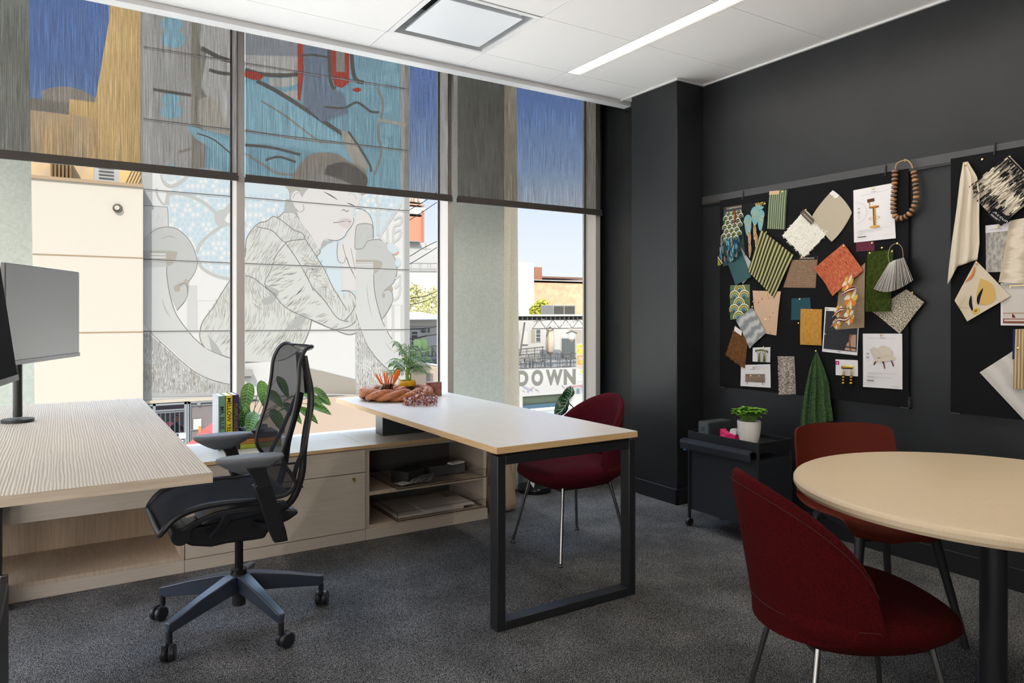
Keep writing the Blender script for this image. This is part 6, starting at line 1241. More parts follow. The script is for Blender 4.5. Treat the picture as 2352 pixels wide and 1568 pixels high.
def pulls(cx, z0, y0, mt, name, lab, drop):
    t = empty(name, W(cx, y0, .02), 0, lab, 'furniture pull'); a, b = W(cx-12, y0, .016), W(cx+14, y0+1, .016)
    if drop == 'bead':
        MB().tube([a, (a+b)/2+Vector((-.003, 0, .0)), b], .0085, 10, flat=(.6, 1)).build('bar', mt, t)
        for cx2 in (cx-8, cx+10):
            p = W(cx2, y0+10, .018); b2 = MB().tube([p+Vector((0, 0, .012)), p], .002, 6)
            z = 0
            for r in (.0065, .0075, .009, .0085, .0115): z -= r*.9; b2.ball(p+Vector((0, 0, z)), r, 14, 8, (1, 1, .75)); z -= r*.8
            b2.tube([p+Vector((0, 0, z)), p+Vector((0, 0, z-.008))], [.005, .002], 8); b2.build('bead_drop', mt, t)
    else:
        MB().tube([a+Vector((0, 0, -.006)), a+Vector((0, 0, .004)), (a+b)/2+Vector((0, 0, .007)), b+Vector((0, 0, .002)), b+Vector((0, 0, -.008))], .0055, 10).build('bar', mt, t)
        for cx2 in (cx-5, cx+7):
            p = W(cx2, y0+8, .018); MB().tube([p+Vector((0, .012, .014)), p, p+Vector((0, -.012, .014))], .002, 6).tube([p, p+Vector((0, 0, -.012)), p+Vector((0, 0, -.042)), p+Vector((0, 0, -.048))], [.004, .0065, .0075, .004], 12).build('drop_handle', mt, t)
pulls(1748, 0, 806, mat('pull_olive', (.16, .16, .04), .35, metal=.4), 'furniture_pull', 'olive-green double drop pull on the small white card', 'rod')
swatch('card', 'white card with a magenta corner behind the gold beaded pull', [(1919, 825), (1970, 827), (1971, 864), (1920, 861)], PAPER, .003, .0005, n=4, cat='card', paint=lambda p: p.rect(.01, .1, .17, .34, flat('magenta_logo', (.42, .01, .12))).poly([(.055, .24), (.09, .16), (.125, .24)], PAPER).rect(.05, .27, .13, .29, PAPER))
pulls(1945, 0, 843, mat('pull_gold', (.62, .38, .06), .2, metal=1), 'furniture_pull', 'gold beaded double drop pull hanging over the magenta-cornered card', 'bead')
def sideb(p):
    p.rect(.40, .10, .60, .12, INKG).rect(.34, .19, .66, .21, INKG).rect(.17, .42, .83, .80, mat('walnut_print', (.16, .11, .08), .8, col2=(.24, .17, .125), scale=40, stretch=(1, .1, 1))).rect(.17, .42, .83, .45, flat('walnut_pale', (.30, .23, .18)))
    for x in (.25, .75): p.stroke([(x, .80), (x+(-.01 if x < .5 else .01), .90)], .02, BRN, False)
    for x in (.36, .64): p.disc(x, .50, .018, .018, GOLD, 8)
swatch('product_sheet', 'white card printed with a walnut sideboard at the board\'s lower left', [(1702, 838), (1769, 836), (1770, 890), (1701, 886)], PAPER, .003, .001, paint=sideb, pins=[(1731, 843)], cat='printed sheet')
def tweed(p):
    rr = random.Random(14); cs = (CREAM, BLKP, flat('tw_blue', (.20, .24, .30)), flat('tw_pink', (.55, .38, .30)), BLKP)
    for j in range(44):
        for i in range(13):
            if (i+j) % 2 or rr.random() < .25: p.mb.use(cs[(i*3+j*5+rr.randrange(2)) % 5]); x, y = .01+i*.0755, .005+j*.0225; p.mb.quad(*[p.f(a, b, p.k*p.st) for a, b in ((x, y), (x+.058, y+.002), (x+.058, y+.017), (x, y+.018))])
    p.k += 1
swatch('fabric_sample', 'narrow black, cream and pink checked tweed hanging over the lower board edge', [(1786, 818), (1824, 818), (1828, 905), (1789, 906)], flat('tweed_ground', (.40, .34, .29)), .004, .0009, n=14, paint=tweed, pins=[(1806, 821)])
def velvet():
    t = empty('fabric_sample', W(1875, 880, .04), 0, 'dark green patterned velvet gathered at one pin, hanging below the board', 'fabric sample')
    L0 = [(1875, 803), (1858, 850), (1848, 900), (1841, 945), (1838, 968), (1840, 983)]; L1 = [(1875, 803), (1892, 845), (1903, 880), (1907, 920), (1911, 945), (1913, 966)]
    def fn(u, v):
        k = v*5; i = min(int(k), 4); a = Vector((*L0[i], 0)).lerp(Vector((*L0[i+1], 0)), k-i); b = Vector((*L1[i], 0)).lerp(Vector((*L1[i+1], 0)), k-i); q = a.lerp(b, u)
        lo = 16*max(0, v-.9)*10*(1 if u < .35 else -.2); off = .020+.030*sin(u*9.5+.6)**2*min(1, v*2.2)
        return W(q.x, q.y+(lo if v > .9 else 0)*.0+(-(u-.35)*14 if v > .97 else 0)*0, off)
    MB().grid(44, 30, fn, -.002).build('sheet', M2('green_velvet', (.004, .022, .007), (.14, .25, .10), scale=13, stretch=(2, 5, 1), dist=3, lo=.46, hi=.62, bump=.6, detail=6), t, smooth=180)
    pin(1874, 806, .026, 'brass push pin gathering the dark green velvet')
velvet()
def armch(p):
    CR2 = flat('armchair_cream', (.60, .53, .44)); CR3 = flat('armchair_shade', (.42, .37, .30))
    p.stroke([(.12, .085), (.85, .09)], .003, INKG, False).rect(.46, .075, .59, .082, INKG)
    p.smooth([(.18, .30), (.30, .25), (.42, .30), (.48, .38), (.45, .46), (.36, .52), (.27, .44)], CR2).smooth([(.34, .30), (.50, .22), (.68, .25), (.76, .33), (.75, .42), (.60, .44), (.44, .42)], CR2).smooth([(.30, .44), (.45, .43), (.60, .42), (.83, .42), (.82, .47), (.66, .50), (.45, .52), (.34, .51)], CR2)
    p.stroke([(.36, .30), (.44, .36), (.46, .44)], .006, CR3).stroke([(.36, .46), (.50, .45), (.58, .41), (.75, .41)], .006, CR3).stroke([(.38, .44), (.46, .45)], .012, BRN)
    for a, b in (((.34, .51), (.29, .58)), ((.54, .52), (.57, .64)), ((.74, .49), (.79, .59)), ((.52, .51), (.53, .545))): p.stroke([a, b], .028, MAR, False)
    p.stroke([(.12, .27), (.25, .32), (.30, .45), (.25, .58), (.12, .62)], .003, INKG).rect(.10, .36, .18, .385, INKG).rect(.10, .43, .17, .46, INKG).stroke([(.16, .46), (.17, .54)], .004, INKG, False)
    for y, x1 in ((.725, .88), (.742, .5), (.79, .30), (.80, .75), (.815, .38)): p.stroke([(.12, y), (x1, y+.005)], .004, INKG, False)
    p.rect(.12, .865, .30, .877, INK).rect(.15, .892, .30, .898, INKG).rect(.70, .955, .95, .960, INKG)
swatch('product_sheet', 'white product sheet showing a cream armchair near the board\'s lower right', [(1982, 766), (2072, 766), (2073, 894), (1983, 888)], PAPER, .003, .001, paint=armch, pins=[(2024, 769)], cat='printed sheet')
def beads():
    t = empty('bead_necklace', W(2077, 430, .03), 0, 'string of striped wooden beads hanging from the rail over the first pinboard', 'necklace')
    path = cat_rom([W(x, y, .018) for x, y in ((2056, 388), (2055, 410), (2054, 435), (2052, 460), (2052, 485), (2058, 500), (2068, 502), (2082, 497), (2093, 487), (2101, 470), (2105, 450), (2103, 425), (2100, 400), (2096, 385))], 8); tot = 0; last = path[0]; k = 0
    for p in path[1:]:
        if (p-last).length > .0195:
            d = (p-last).normalized(); c = (p+last)/2; a = d.cross(Vector((1, 0, 0))).normalized(); b_ = a.cross(d)
            mb = MB().use(mat('bead_wood_%d' % (k % 4), ((.14, .06, .03), (.20, .085, .035), (.085, .05, .035), (.34, .14, .03))[k % 4], .45)).loft([[c+d*z+(a*cos(2*pi*j/16)+b_*sin(2*pi*j/16))*r for j in range(16)] for z, r in ((-.0088, .006), (-.0075, .0125), (-.003, .015), (.003, .015), (.0075, .0125), (.0088, .006))])
            mb.use(flat('bead_line', (.50, .33, .20))).loft([[c+d*z+(a*cos(2*pi*j/16)+b_*sin(2*pi*j/16))*r for j in range(16)] for z, r in ((-.0012, .0152), (-.0006, .0156), (.0006, .0156), (.0012, .0152))])
            mb.build('bead', None, t); last = p; k += 1
    MB().tube(cat_rom([W(2056, 388, .018), W(2060, 376, .014), W(2073, 369, .010), W(2084, 368, .010), W(2093, 377, .014), W(2096, 386, .018)], 4), .003, 8).tube([W(2078, 372, .010), W(2079, 364, .008)], .002, 6).build('cord', flat('cord_tan', (.45, .30, .14)), t)
beads()
# ---- second board
def cream():
    t = empty('fabric_sample', W(2220, 500, .04), 0, 'long folded cream linen sample hanging from the second board\'s left edge', 'fabric sample')
    L0 = [(2212, 373), (2205, 410), (2198, 470), (2186, 550), (2179, 600), (2176, 620)]; L1 = [(2222, 371), (2243, 405), (2249, 440), (2248, 500), (2249, 560), (2244, 596)]
    def fn(u, v):
        k = v*5; i = min(int(k), 4); a = Vector((*L0[i], 0)).lerp(Vector((*L0[i+1], 0)), k-i); b = Vector((*L1[i], 0)).lerp(Vector((*L1[i+1], 0)), k-i); q = a.lerp(b, u)
        return W(q.x, q.y+max(0, .35-u)*95*v**3, .016+.022*sin(u*7+.3)**2*min(1, v*2.5+.2))
    MB().grid(36, 24, fn, -.002).build('sheet', M2('cream_linen', (.60, .53, .42), (.68, .61, .50), scale=120), t, smooth=180); pin(2218, 377, .022, 'brass push pin at the top of the long cream linen')
cream()
def bw(p):
    rr = random.Random(23)
    for k in range(330): x, y = rr.random(), rr.random(); m = BLKP if (sin(y*9)+rr.random()*1.2 > .5) else CREAM; l = rr.uniform(.03, .10); p.stroke([(x, max(0, y-l)), (x+.004, min(1, y+l))], rr.uniform(.008, .03), m, False, keep=k % 5 != 0)
    p.poly([(0, .0), (.5, .0), (.5, .03), (0, .03)], BLKP)
swatch('fabric_sample', 'black and cream ikat-streaked sample hung crooked on the second board', [(2318, 357), (2396, 437), (2299, 517), (2221, 437)], flat('ikat_ground', (.50, .43, .34)), .020, .001, th=.003, n=14, paint=bw, pins=[(2319, 361)])
def lab2(p): p.text('Accent', .1, .5, .26, PAPER, g=lambda a, b: (.15+a, .50-b)); p.rect(.15, .68, .75, .71, PAPER).rect(.15, .78, .6, .81, PAPER)
swatch('label_card', 'small black label with white script on the lower corner of the streaked sample', [(2283, 476), (2321, 501), (2299, 519), (2268, 492)], BLKP, .032, .0003, n=6, paint=lab2, cat='label')
swatch('wallpaper_sample', 'grey mottled sample with a white header reading VAHALLAN', [(2264, 518), (2317, 512), (2317, 624), (2265, 625)], M2('mottled_grey', (.26, .24, .22), (.42, .40, .37), scale=8), .004, .0008, n=8, pins=[(2292, 521)], cat='wallpaper sample', paint=lambda p: p.rect(0, 0, 1, .16, PAPER).text('VAHALLAN', .2, .12, .045, INKG, g=lambda a, b: (.2+a*1.6, .125-b)))
swatch('fabric_sample', 'crinkled cream pleated sample at the right edge of the photo', [(2319, 507), (2420, 488), (2420, 656), (2296, 648)], M2('crinkle', (.46, .39, .29), (.64, .57, .46), 'wave', 4, (.15, 1, 1), 4, .2, .8, bump=1), .009, .003, n=20)
def goldp(p):
    p.smooth([(.3, .2), (.6, .1), (.9, .3), (.8, .55), (.5, .5)], flat('gold_soft', (.55, .36, .12))).stroke([(.5, .3), (.6, .5), (.75, .6)], .09, BLKP, taper=True).stroke([(.40, .6), (.55, .72), (.8, .78)], .08, BLKP, taper=True).disc(.85, .72, .09, .08, YLW).disc(.85, .72, .04, .04, BRN)
    for k in range(7): a = -.2-k*.38; p.stroke([(.35, 1), (.35+.30*cos(a), 1+.30*sin(a))], .06, (YLW, BLKP, flat('gold_olive', (.34, .28, .10)))[k % 3], False, taper=True)
    p.stroke([(.05, .1), (.1, .3), (.04, .5)], .06, ORG, taper=True).stroke([(.12, .15), (.14, .4)], .03, BLKP, taper=True)
swatch('fabric_sample', 'cream cloth with gold and black fan motifs below the long linen', [(2242, 598), (2321, 680), (2222, 738), (2193, 690)], flat('cream_cloth', (.58, .50, .38)), .012, .0012, th=.002, n=16, paint=goldp, pins=[(2243, 604)])
def room(p): p.rect(.05, .03, 1, .95, flat('room_wall', (.56, .52, .48))).rect(.05, .55, 1, .95, flat('room_brown', (.22, .07, .04))).rect(.2, .06, .22, .5, GOLD).rect(.2, .06, .9, .08, GOLD).rect(.05, .70, 1, .73, flat('room_table', (.40, .28, .2))).stroke([(.5, .62), (.9, .58)], .06, ORG, taper=True).rect(.25, .55, .32, .82, MAR).rect(.08, .86, 1, .9, flat('room_floor', (.62, .55, .48)))
swatch('product_sheet', 'interior photograph print with white border at the right edge of the photo', [(2298, 650), (2410, 645), (2410, 748), (2299, 747)], PAPER, .003, .0008, paint=room, cat='printed sheet')
swatch('tile_sample', 'large pale marble-look tile sample hung as a diamond', [(2250, 855), (2386, 768), (2470, 890), (2354, 966)], M2('pale_marble', (.52, .49, .45), (.62, .59, .55), 'wave', 1.2, (1, 1, 1), 6, .2, .9, bump=0, rough=.4), .004, .0006, th=.004, n=8, cat='tile sample')
swatch('fabric_sample', 'straw-coloured slubby weave with a navy tag at the right edge of the photo', [(2330, 756), (2420, 752), (2420, 892), (2327, 893)], M2('straw_slub', (.30, .20, .10), (.60, .47, .28), 'wave', 3.5, (1, .15, 1), 3, .2, .8, bump=.8), .013, .003, th=.004, n=14, pins=[(2338, 800)], paint=lambda p: p.rect(-.03, 0, .03, .5, flat('navy_tag', (.015, .03, .10))))
pin(2256, 366, .001, 'lone brass pin near the top left of the second board')
OUTK = ODK
# ================================================================ BEYOND: STREET, TERRACE AND ROOFS
def px_box(b, x0, y0, x1, y1, Y, d, zb=None):
    a = at(x0, y0, Y=Y); c = at(x1, y1, Y=Y); b.box((a.x, Y, c.z if zb is None else zb), (c.x, Y+d, a.z)); return b
# ---- terrace building with the painted word
YD = 34.0
t = empty('terrace_building', (22, YD+3, GZ), 0, 'white street building with DOWN painted large below its railed terrace', 'building')
WB = flat('white_block_wall', (.56, .56, .55)); LB = flat('letter_grey', (.20, .20, .18)); CN = flat('concrete_dark', (.14, .14, .13))
xa, xz = at(1150, 850, Y=YD).x, 31
b = MB(); zt = at(1250, 847, Y=YD).z; zl = at(1250, 907, Y=YD).z
b.box((xa, YD, zl), (xz, YD+.3, zt)).box((at(1301, 900, Y=YD).x, YD, GZ-1), (xz, YD+.3, zl)).box((xa-.4, YD-.02, GZ-1), (at(1200, 900, Y=YD).x, YD+.3, zl)); b.build('wall', WB, t)
MB().box((xa, YD+.3, zt-.25), (xz, YD+7.8, zt-.05)).build('terrace_floor', flat('terrace_grey', (.36, .35, .33)), t)
MB().box((xa, YD+.5, GZ-1), (xz, YD+.6, zl)).build('shop_window', flat('shop_sage', (.30, .38, .28)), t)
q = MB(); q.box((xa, YD+.25, zl-.12), (at(1300, 900, Y=YD).x, YD+.5, zl-.0)); q.build('lintel', flat('lintel_grey', (.20, .23, .19)), t)
MB().box((xa, YD+.35, at(1240, 946, Y=YD).z), (at(1301, 900, Y=YD).x, YD+.45, at(1240, 930, Y=YD).z)).build('blue_band', flat('band_blue', (.06, .13, .20)), t)
MB().box((xa, YD+.30, at(1240, 966, Y=YD).z), (at(1301, 900, Y=YD).x, YD+.42, at(1240, 946, Y=YD).z)).build('mint_sign', flat('mint_sign', (.34, .56, .42)), t)
wp = Paint(lambda a, c, l: at(a, c, Y=YD-.004-l), .0005); wg = Paint(lambda a, c, l: at(a, c, Y=YD+.29-l), .003)
def fit(p, txt, x0, x1, yb, h, m, skew=-.035, bold=.03): p.text(txt, x0, yb, h, m, g=None, font_bold=bold) if False else p.text(txt, 0, 0, h, m, g=lambda a, c: (x0+a, yb-c+skew*a), font_bold=bold)
for ch, x0, sx_ in (('D', 1186, .80), ('O', 1221, .70), ('W', 1256, .72), ('N', 1294, .82)):
    wp.text(ch, 0, 0, 31.5, LB, g=lambda a, c, x0=x0: (x0+a, 884.5-c-.03*(x0-1184+a)), sx=sx_, font_bold=.055)
rr = random.Random(31)
cols = [flat('graf_blue', (.25, .36, .62)), flat('graf_lilac', (.50, .42, .50)), flat('graf_red', (.62, .12, .14)), flat('graf_pale', (.42, .46, .62))]
for k in range(26):
    x = (1199+rr.random()*16) if k < 10 else (1292+rr.random()*12 if k < 18 else 1216+rr.random()*26); y = 885+rr.random()*14 if k >= 18 else 886+rr.random()*17
    wp.stroke([(x, y), (x+rr.uniform(-3, 3), y-3), (x+rr.uniform(-1, 4), y+rr.uniform(0, 4)), (x+rr.uniform(0, 4), y-2)], .8, cols[k % 2 if k < 18 else 1])
wp.text('a twork', 0, 0, 6.0, cols[2], g=lambda a, c: (1306+a+c*.25, 890.5-c-.08*a), sx=1.1, font_bold=.01)
wp.rect(1321, 888, 1334, 903, flat('door_frame_grey', (.45, .46, .45))).rect(1324, 892, 1331, 903, flat('door_glass_grey', (.16, .24, .28)))
for k in range(8): x = 1333+rr.random()*8; y = 886+rr.random()*18; wp.stroke([(x, y), (x+3, y-4), (x+5, y+2)], 1, cols[(k+2) % 4])
for k in range(8): x = 1356+rr.random()*10; y = 850+rr.random()*14; wp.stroke([(x, y), (x+4, y-5), (x+2, y+4), (x+6, y+2)], .5, CN)
wp.build('painted_word', t)
wg.text('DEN', 0, 0, 4.6, flat('sign_green', (.10, .20, .15)), g=lambda a, c: (1246+a, 952.5-c-.03*a), sx=1.2).text('GARDEN', 0, 0, 4.6, flat('sign_green', (.10, .20, .15)), g=lambda a, c: (1214+a, 954-c-.03*a), sx=1.0) if False else wg.text('GARDEN', 0, 0, 4.6, flat('sign_green', (.10, .20, .15)), g=lambda a, c: (1226+a, 953.5-c-.03*a), sx=1.35)
wg.build('sign_lettering', t)
# railing
def railing(x0, x1, yt, yb, Y, lab, n=18, hz=3, slope=-.02):
    rl = empty('railing', at((x0+x1)/2, yb, Y=Y), 0, lab, 'railing'); b = MB(); m = flat('rail_iron', (.10, .10, .10))
    f = lambda x, y: at(x, y+slope*(x-x0), Y=Y)
    for k in range(hz): yy = yt+(yb-yt)*k/(hz-1); b.tube([f(x0, yy), f(x1, yy)], .022 if k in (0, hz-1) else .012, 5)
    b.build('bar', m, rl); b = MB()
    for k in range(n+1): x = x0+(x1-x0)*k/n; b.tube([f(x, yt), f(x, yb)], .022 if k % 5 == 0 else .009, 5)
    b.build('baluster', m, rl)
railing(1192, 1370, 814, 845, YD+.15, 'black iron railing along the edge of the terrace above the painted word', 60, 4)
railing(1192, 1250, 802, 836, YD+3, 'square-mesh iron screen standing on the terrace, left of the folded parasol', 16, 6, -.10)
# building behind the terrace, with its canopy
YE = 42.0
t2 = empty('terrace_house', (27, YE+3, GZ), 0, 'low white house at the back of the terrace under a slatted canopy', 'building')
b = MB(); px_box(b, 1150, 726, 1400, 850, YE, .4, GZ); b.build('wall', flat('house_white', (.62, .61, .58)), t2)
wn = Paint(lambda a, c, l: at(a, c, Y=YE-.01-l), .006)
for (x0, y0, x1, y1, c) in ((1220, 757, 1229, 786, 'shutter_beige'), (1232, 757, 1241, 784, 'pane_dark'), (1290, 777, 1324, 830, 'pane_dark'), (1322, 757, 1342, 820, 'wall_tan'), (1342, 760, 1348, 800, 'pane_dark'), (1196, 760, 1212, 790, 'wall_pale')):
    wn.rect(x0-1, y0-1, x1+1, y1+1, flat('frame_pale', (.62, .62, .60))).rect(x0, y0, x1, y1, {'shutter_beige': flat('shutter_beige', (.42, .38, .28)), 'pane_dark': flat('pane_dark', (.13, .15, .15)), 'wall_tan': flat('wall_tan', (.44, .40, .34)), 'wall_pale': flat('wall_pale', (.70, .68, .64))}[c])
for y in (767, 775): wn.stroke([(1232, y), (1241, y)], 1.2, flat('frame_pale', (.62, .62, .60)), False)
for x in (1294, 1299, 1304, 1309, 1314, 1319): wn.stroke([(x, 777), (x, 830)], .7, CN, False)
wn.build('window', t2)
cy_ = YD+1.0; b = MB(); a = at(1190, 727, Y=cy_); c = at(1372, 732, Y=cy_); zc0 = at(1280, 722, Y=cy_).z
b.box((a.x, cy_, zc0-.10), (c.x+4, cy_+1.6, zc0)); b.build('canopy_roof', flat('canopy_white', (.60, .59, .56)), t2)
b = MB()
for k in range(30): x = a.x+k*.34; b.box((x, cy_+.1, zc0-.30), (x+.09, cy_+1.7, zc0-.11))
b.build('canopy_slats', flat('slat_grey', (.12, .12, .12)), t2)
b = MB(); zt_ = zc0-.32; zb_ = zc0-.85
b.tube([(a.x, cy_+.3, zt_), (c.x+4, cy_+.3, zt_)], .03, 5).tube([(a.x+1.2, cy_+.3, zb_), (c.x+4, cy_+.3, zb_)], .03, 5)
for k in range(9): x = a.x+1.2+k*1.0; b.tube([(x, cy_+.3, zb_), (x+.5, cy_+.3, zt_), (x+1.0, cy_+.3, zb_)], .022, 5)
b.tube([at(1205, 740, Y=cy_+.3), at(1194, 818, Y=cy_+.3)], .06, 6).build('truss', flat('truss_grey', (.14, .14, .135)), t2)
for k in range(2):
    p0, p1 = ((1227, 738), (1252, 731)) if k == 0 else ((1268, 749), (1334, 733)); A, B = at(*p0, Y=cy_+.27), at(*p1, Y=cy_+.27); l = empty('string_lights', A, 0, ('short string of white bulbs under the canopy, left of the parasol', 'long string of white bulbs sloping up under the canopy')[k], 'string lights')
    MB().tube([A, (A+B)/2-Vector((0, 0, .05)), B], .03, 5).build('cable', flat('cable_white', (.68, .66, .60)), l)
    for j in range(6): MB().ball(A.lerp(B, (j+.5)/6)-Vector((0, 0, .08)), .05, 8, 6).build('bulb', flat('bulb_white', (.74, .72, .66)), l)
# folded parasol and street furniture
c = at(1264, 820, Y=YD+1.6); pt = empty('folded_parasol', (c.x, YD+1.6, zt-.05), 0, 'tall folded cream parasol standing on the terrace', 'parasol')
zt1 = at(1266, 750, Y=YD+1.6).z; zb1 = at(1262, 812, Y=YD+1.6).z
MB().loft([[(c.x+cos(2*pi*k/20)*r*(1+.18*cos(5*2*pi*k/20)), YD+1.6+sin(2*pi*k/20)*r, z) for k in range(20)] for r, z in ((.12, zb1), (.26, zb1+.15), (.25, zb1+(zt1-zb1)*.5), (.22, zt1-.32), (.20, zt1-.25), (.24, zt1-.2), (.03, zt1))]).build('canopy', flat('parasol_cream', (.62, .52, .42)), pt, smooth=60); MB().tube([(c.x, YD+1.6, zt-.05), (c.x, YD+1.6, zb1+.1)], .04, 6).build('pole', CN, pt)
for k, (px, lab) in enumerate(((1205, 'round iron table at the left end of the terrace'), (1240, 'round iron table behind the railing, left of the parasol foot'), (1300, 'round iron table behind the railing, right of the parasol'))):
    c = at(px, 832, Y=YD+1.3); e = empty('terrace_table', (c.x, YD+1.3, zt-.05), 0, lab, 'table'); MB().cyl((c.x, YD+1.3, zt+.55), .22, .03, 16).build('table_top', flat('iron_grey', (.20, .20, .19)), e); MB().cyl((c.x, YD+1.3, zt-.05), .03, .6, 8).cyl((c.x, YD+1.3, zt-.05), .2, .03, 12).build('table_foot', flat('iron_grey', (.20, .20, .19)), e)
    for s_ in (-1, 1):
        ch = empty('terrace_chair', (c.x+s_*.42, YD+1.4, zt-.05), 0, ('iron chair left of the ' if s_ < 0 else 'iron chair right of the ')+('table at the terrace\'s left end', 'table left of the parasol foot', 'table right of the parasol')[k], 'chair'); X = c.x+s_*.42
        MB().cyl((X, YD+1.4, zt+.35), .18, .03, 12).build('seat', flat('iron_dark', (.09, .09, .09)), ch)
        for dx in (-.14, .14):
            for dy in (-.14, .14): MB().tube([(X+dx, YD+1.4+dy, zt-.05), (X+dx, YD+1.4+dy, zt+.36)], .015, 5).build('leg', flat('iron_dark', (.09, .09, .09)), ch)
        MB().tube([(X+s_*.16, YD+1.22, zt+.36), (X+s_*.2, YD+1.22, zt+.75), (X+s_*.2, YD+1.4, zt+.82), (X+s_*.2, YD+1.58, zt+.75), (X+s_*.16, YD+1.58, zt+.36)], .015, 5).build('backrest', flat('iron_dark', (.09, .09, .09)), ch)
# street lamp with globe arms, and banners
YL = 22.0; LP = flat('lamp_post_cream', (.52, .46, .40)); lp = at(1353, 760, Y=YL); e = empty('street_lamp', (lp.x, YL, GZ), 0, 'tall cream street lamp with curved arms and a white globe', 'street lamp')
top = [at(1353, y, Y=YL) for y in (990, 905, 800, 745, 700)]+[at(1356, 682, Y=YL), at(1362, 660, Y=YL), at(1374, 642, Y=YL), at(1395, 632, Y=YL)]
MB().tube([(lp.x, YL, GZ)]+top, [.09, .085, .08, .075, .07, .065, .06, .055, .05, .04], 12).cyl((lp.x, YL, GZ), .2, .3, 16).box((lp.x-.13, YL-.08, at(1353, 688, Y=YL).z), (lp.x-.02, YL+.05, at(1353, 678, Y=YL).z)).build('post', LP, e)
MB().tube([at(1351, 770, Y=YL), at(1346, 762, Y=YL), at(1335, 757, Y=YL), at(1305, 756, Y=YL)], .035, 8).tube([at(1355, 770, Y=YL), at(1360, 764, Y=YL), at(1370, 760, Y=YL)], .035, 8).build('arm', LP, e)
gq = at(1313, 772, Y=YL); MB().ball(gq, .15, 18, 12).build('globe', flat('globe_white', (.64, .60, .54)), e); MB().cyl((gq.x, gq.y, gq.z-.19), .06, .05, 12).build('globe_foot', flat('globe_brass', (.32, .24, .15)), e); MB().tube([(gq.x-.25, gq.y, gq.z+.12), (gq.x, gq.y, gq.z+.20), (gq.x+.25, gq.y, gq.z+.12)], .03, 6).build('globe_cap', CN, e)
g2 = at(1365, 508, Y=YL-2); e2 = empty('street_lamp', (g2.x+.5, YL-2, GZ), 0, 'large pale lamp globe cut off by the last window post, high up', 'street lamp'); MB().ball(g2+Vector((.10, 0, 0)), .24, 20, 12).build('globe', flat('globe_white2', (.60, .56, .50)), e2); MB().tube([(g2.x+.5, YL-2, GZ), (g2.x+.5, YL-2, g2.z-.3), (g2.x+.1, YL-2, g2.z-.22)], .06, 8).build('post', LP, e2)
bn = empty('street_banner', at(1337, 830, Y=YL-.1), 0, 'tall street banner with yellow, orange and pale blue fields beside the lamp post', 'banner')
MB().box((at(1324, 800, Y=YL-.1).x, YL-.12, at(1337, 876, Y=YL-.1).z), (at(1350, 800, Y=YL-.1).x, YL-.10, at(1337, 789, Y=YL-.1).z)).build('cloth', flat('banner_white', (.70, .66, .62)), bn)
p = Paint(lambda a, c, l: at(a, c, Y=YL-.121-l), .002); BY = flat('banner_yellow', (.75, .48, .05)); BO_ = flat('banner_orange', (.72, .27, .08)); BB = flat('banner_blue', (.48, .66, .70))
p.rect(1325, 791, 1349.5, 813, BY).stroke([(1326, 808), (1336, 794)], 2, BO_, False).rect(1330, 799, 1346, 801, flat('banner_white', (.7, .66, .62))).rect(1325, 815, 1349.5, 838, BO_).text('AFE', 0, 0, 7, flat('banner_white', (.7, .66, .62)), g=lambda a, c: (1329+a, 826-c), sx=1).disc(1338, 831, 6, 4, BY).rect(1325, 840, 1349, 846, flat('banner_pink', (.62, .36, .28))).poly([(1326, 845), (1347, 851), (1344, 862), (1325, 856)], flat('banner_white', (.7, .66, .62))).poly([(1333, 849), (1342, 852), (1341, 858), (1332, 855)], BY).rect(1325, 861, 1349, 875, BB).rect(1332, 866, 1342, 868, flat('banner_pink', (.62, .36, .28)))
p.build('print', bn)
# roof machine, tree, brick block, far towers
def building(name, lab, parts, cat='building'):
    e = empty(name, (0, 50, GZ), 0, lab, cat)
    for nm, m, x0, y0, x1, y1, Y, d in parts: px_box(MB(), x0, y0, x1, y1, Y, d, GZ if y1 > 660 else None).build(nm, m, e, smooth=None)
    return e
e = building('brick_block', 'orange brick block with a white coping, behind the roof machine', [('wall', mat('brick_warm', (.165, .062, .033), .9, col2=(.20, .090, .052), scale=1.4, detail=6), 1226, 648, 1400, 735, 62, 8), ('parapet', flat('coping_white', (.62, .60, .58)), 1224, 642, 1400, 648.5, 61.8, 8.4), ('roof_block', flat('roof_brown', (.30, .16, .12)), 1244, 634, 1400, 643, 66, 8), ('stair_tower', flat('tower_brown', (.42, .19, .12)), 1228, 613, 1245, 645, 64, 3)])
building('white_block', 'plain white block left of the brick building', [('wall', flat('block_white', (.60, .59, .58)), 1150, 600, 1226.5, 735, 56, 4)])
e = empty('roof_unit', at(1296, 722, Y=38), 0, 'grey louvred cooling unit on the canopy roof', 'air conditioner')
px_box(MB(), 1271, 700, 1322, 724, 38, 1.5).build('housing', flat('unit_grey', (.34, .33, .31)), e, bev=.05); b = MB()
for k in range(8): yy = 703+k*2.5; px_box(b, 1273, yy, 1295, yy+1.2, 37.96, .05); px_box(b, 1298, yy, 1320, yy+1.2, 37.96, .05)
b.build('louvres', flat('unit_dark', (.16, .155, .14)), e)
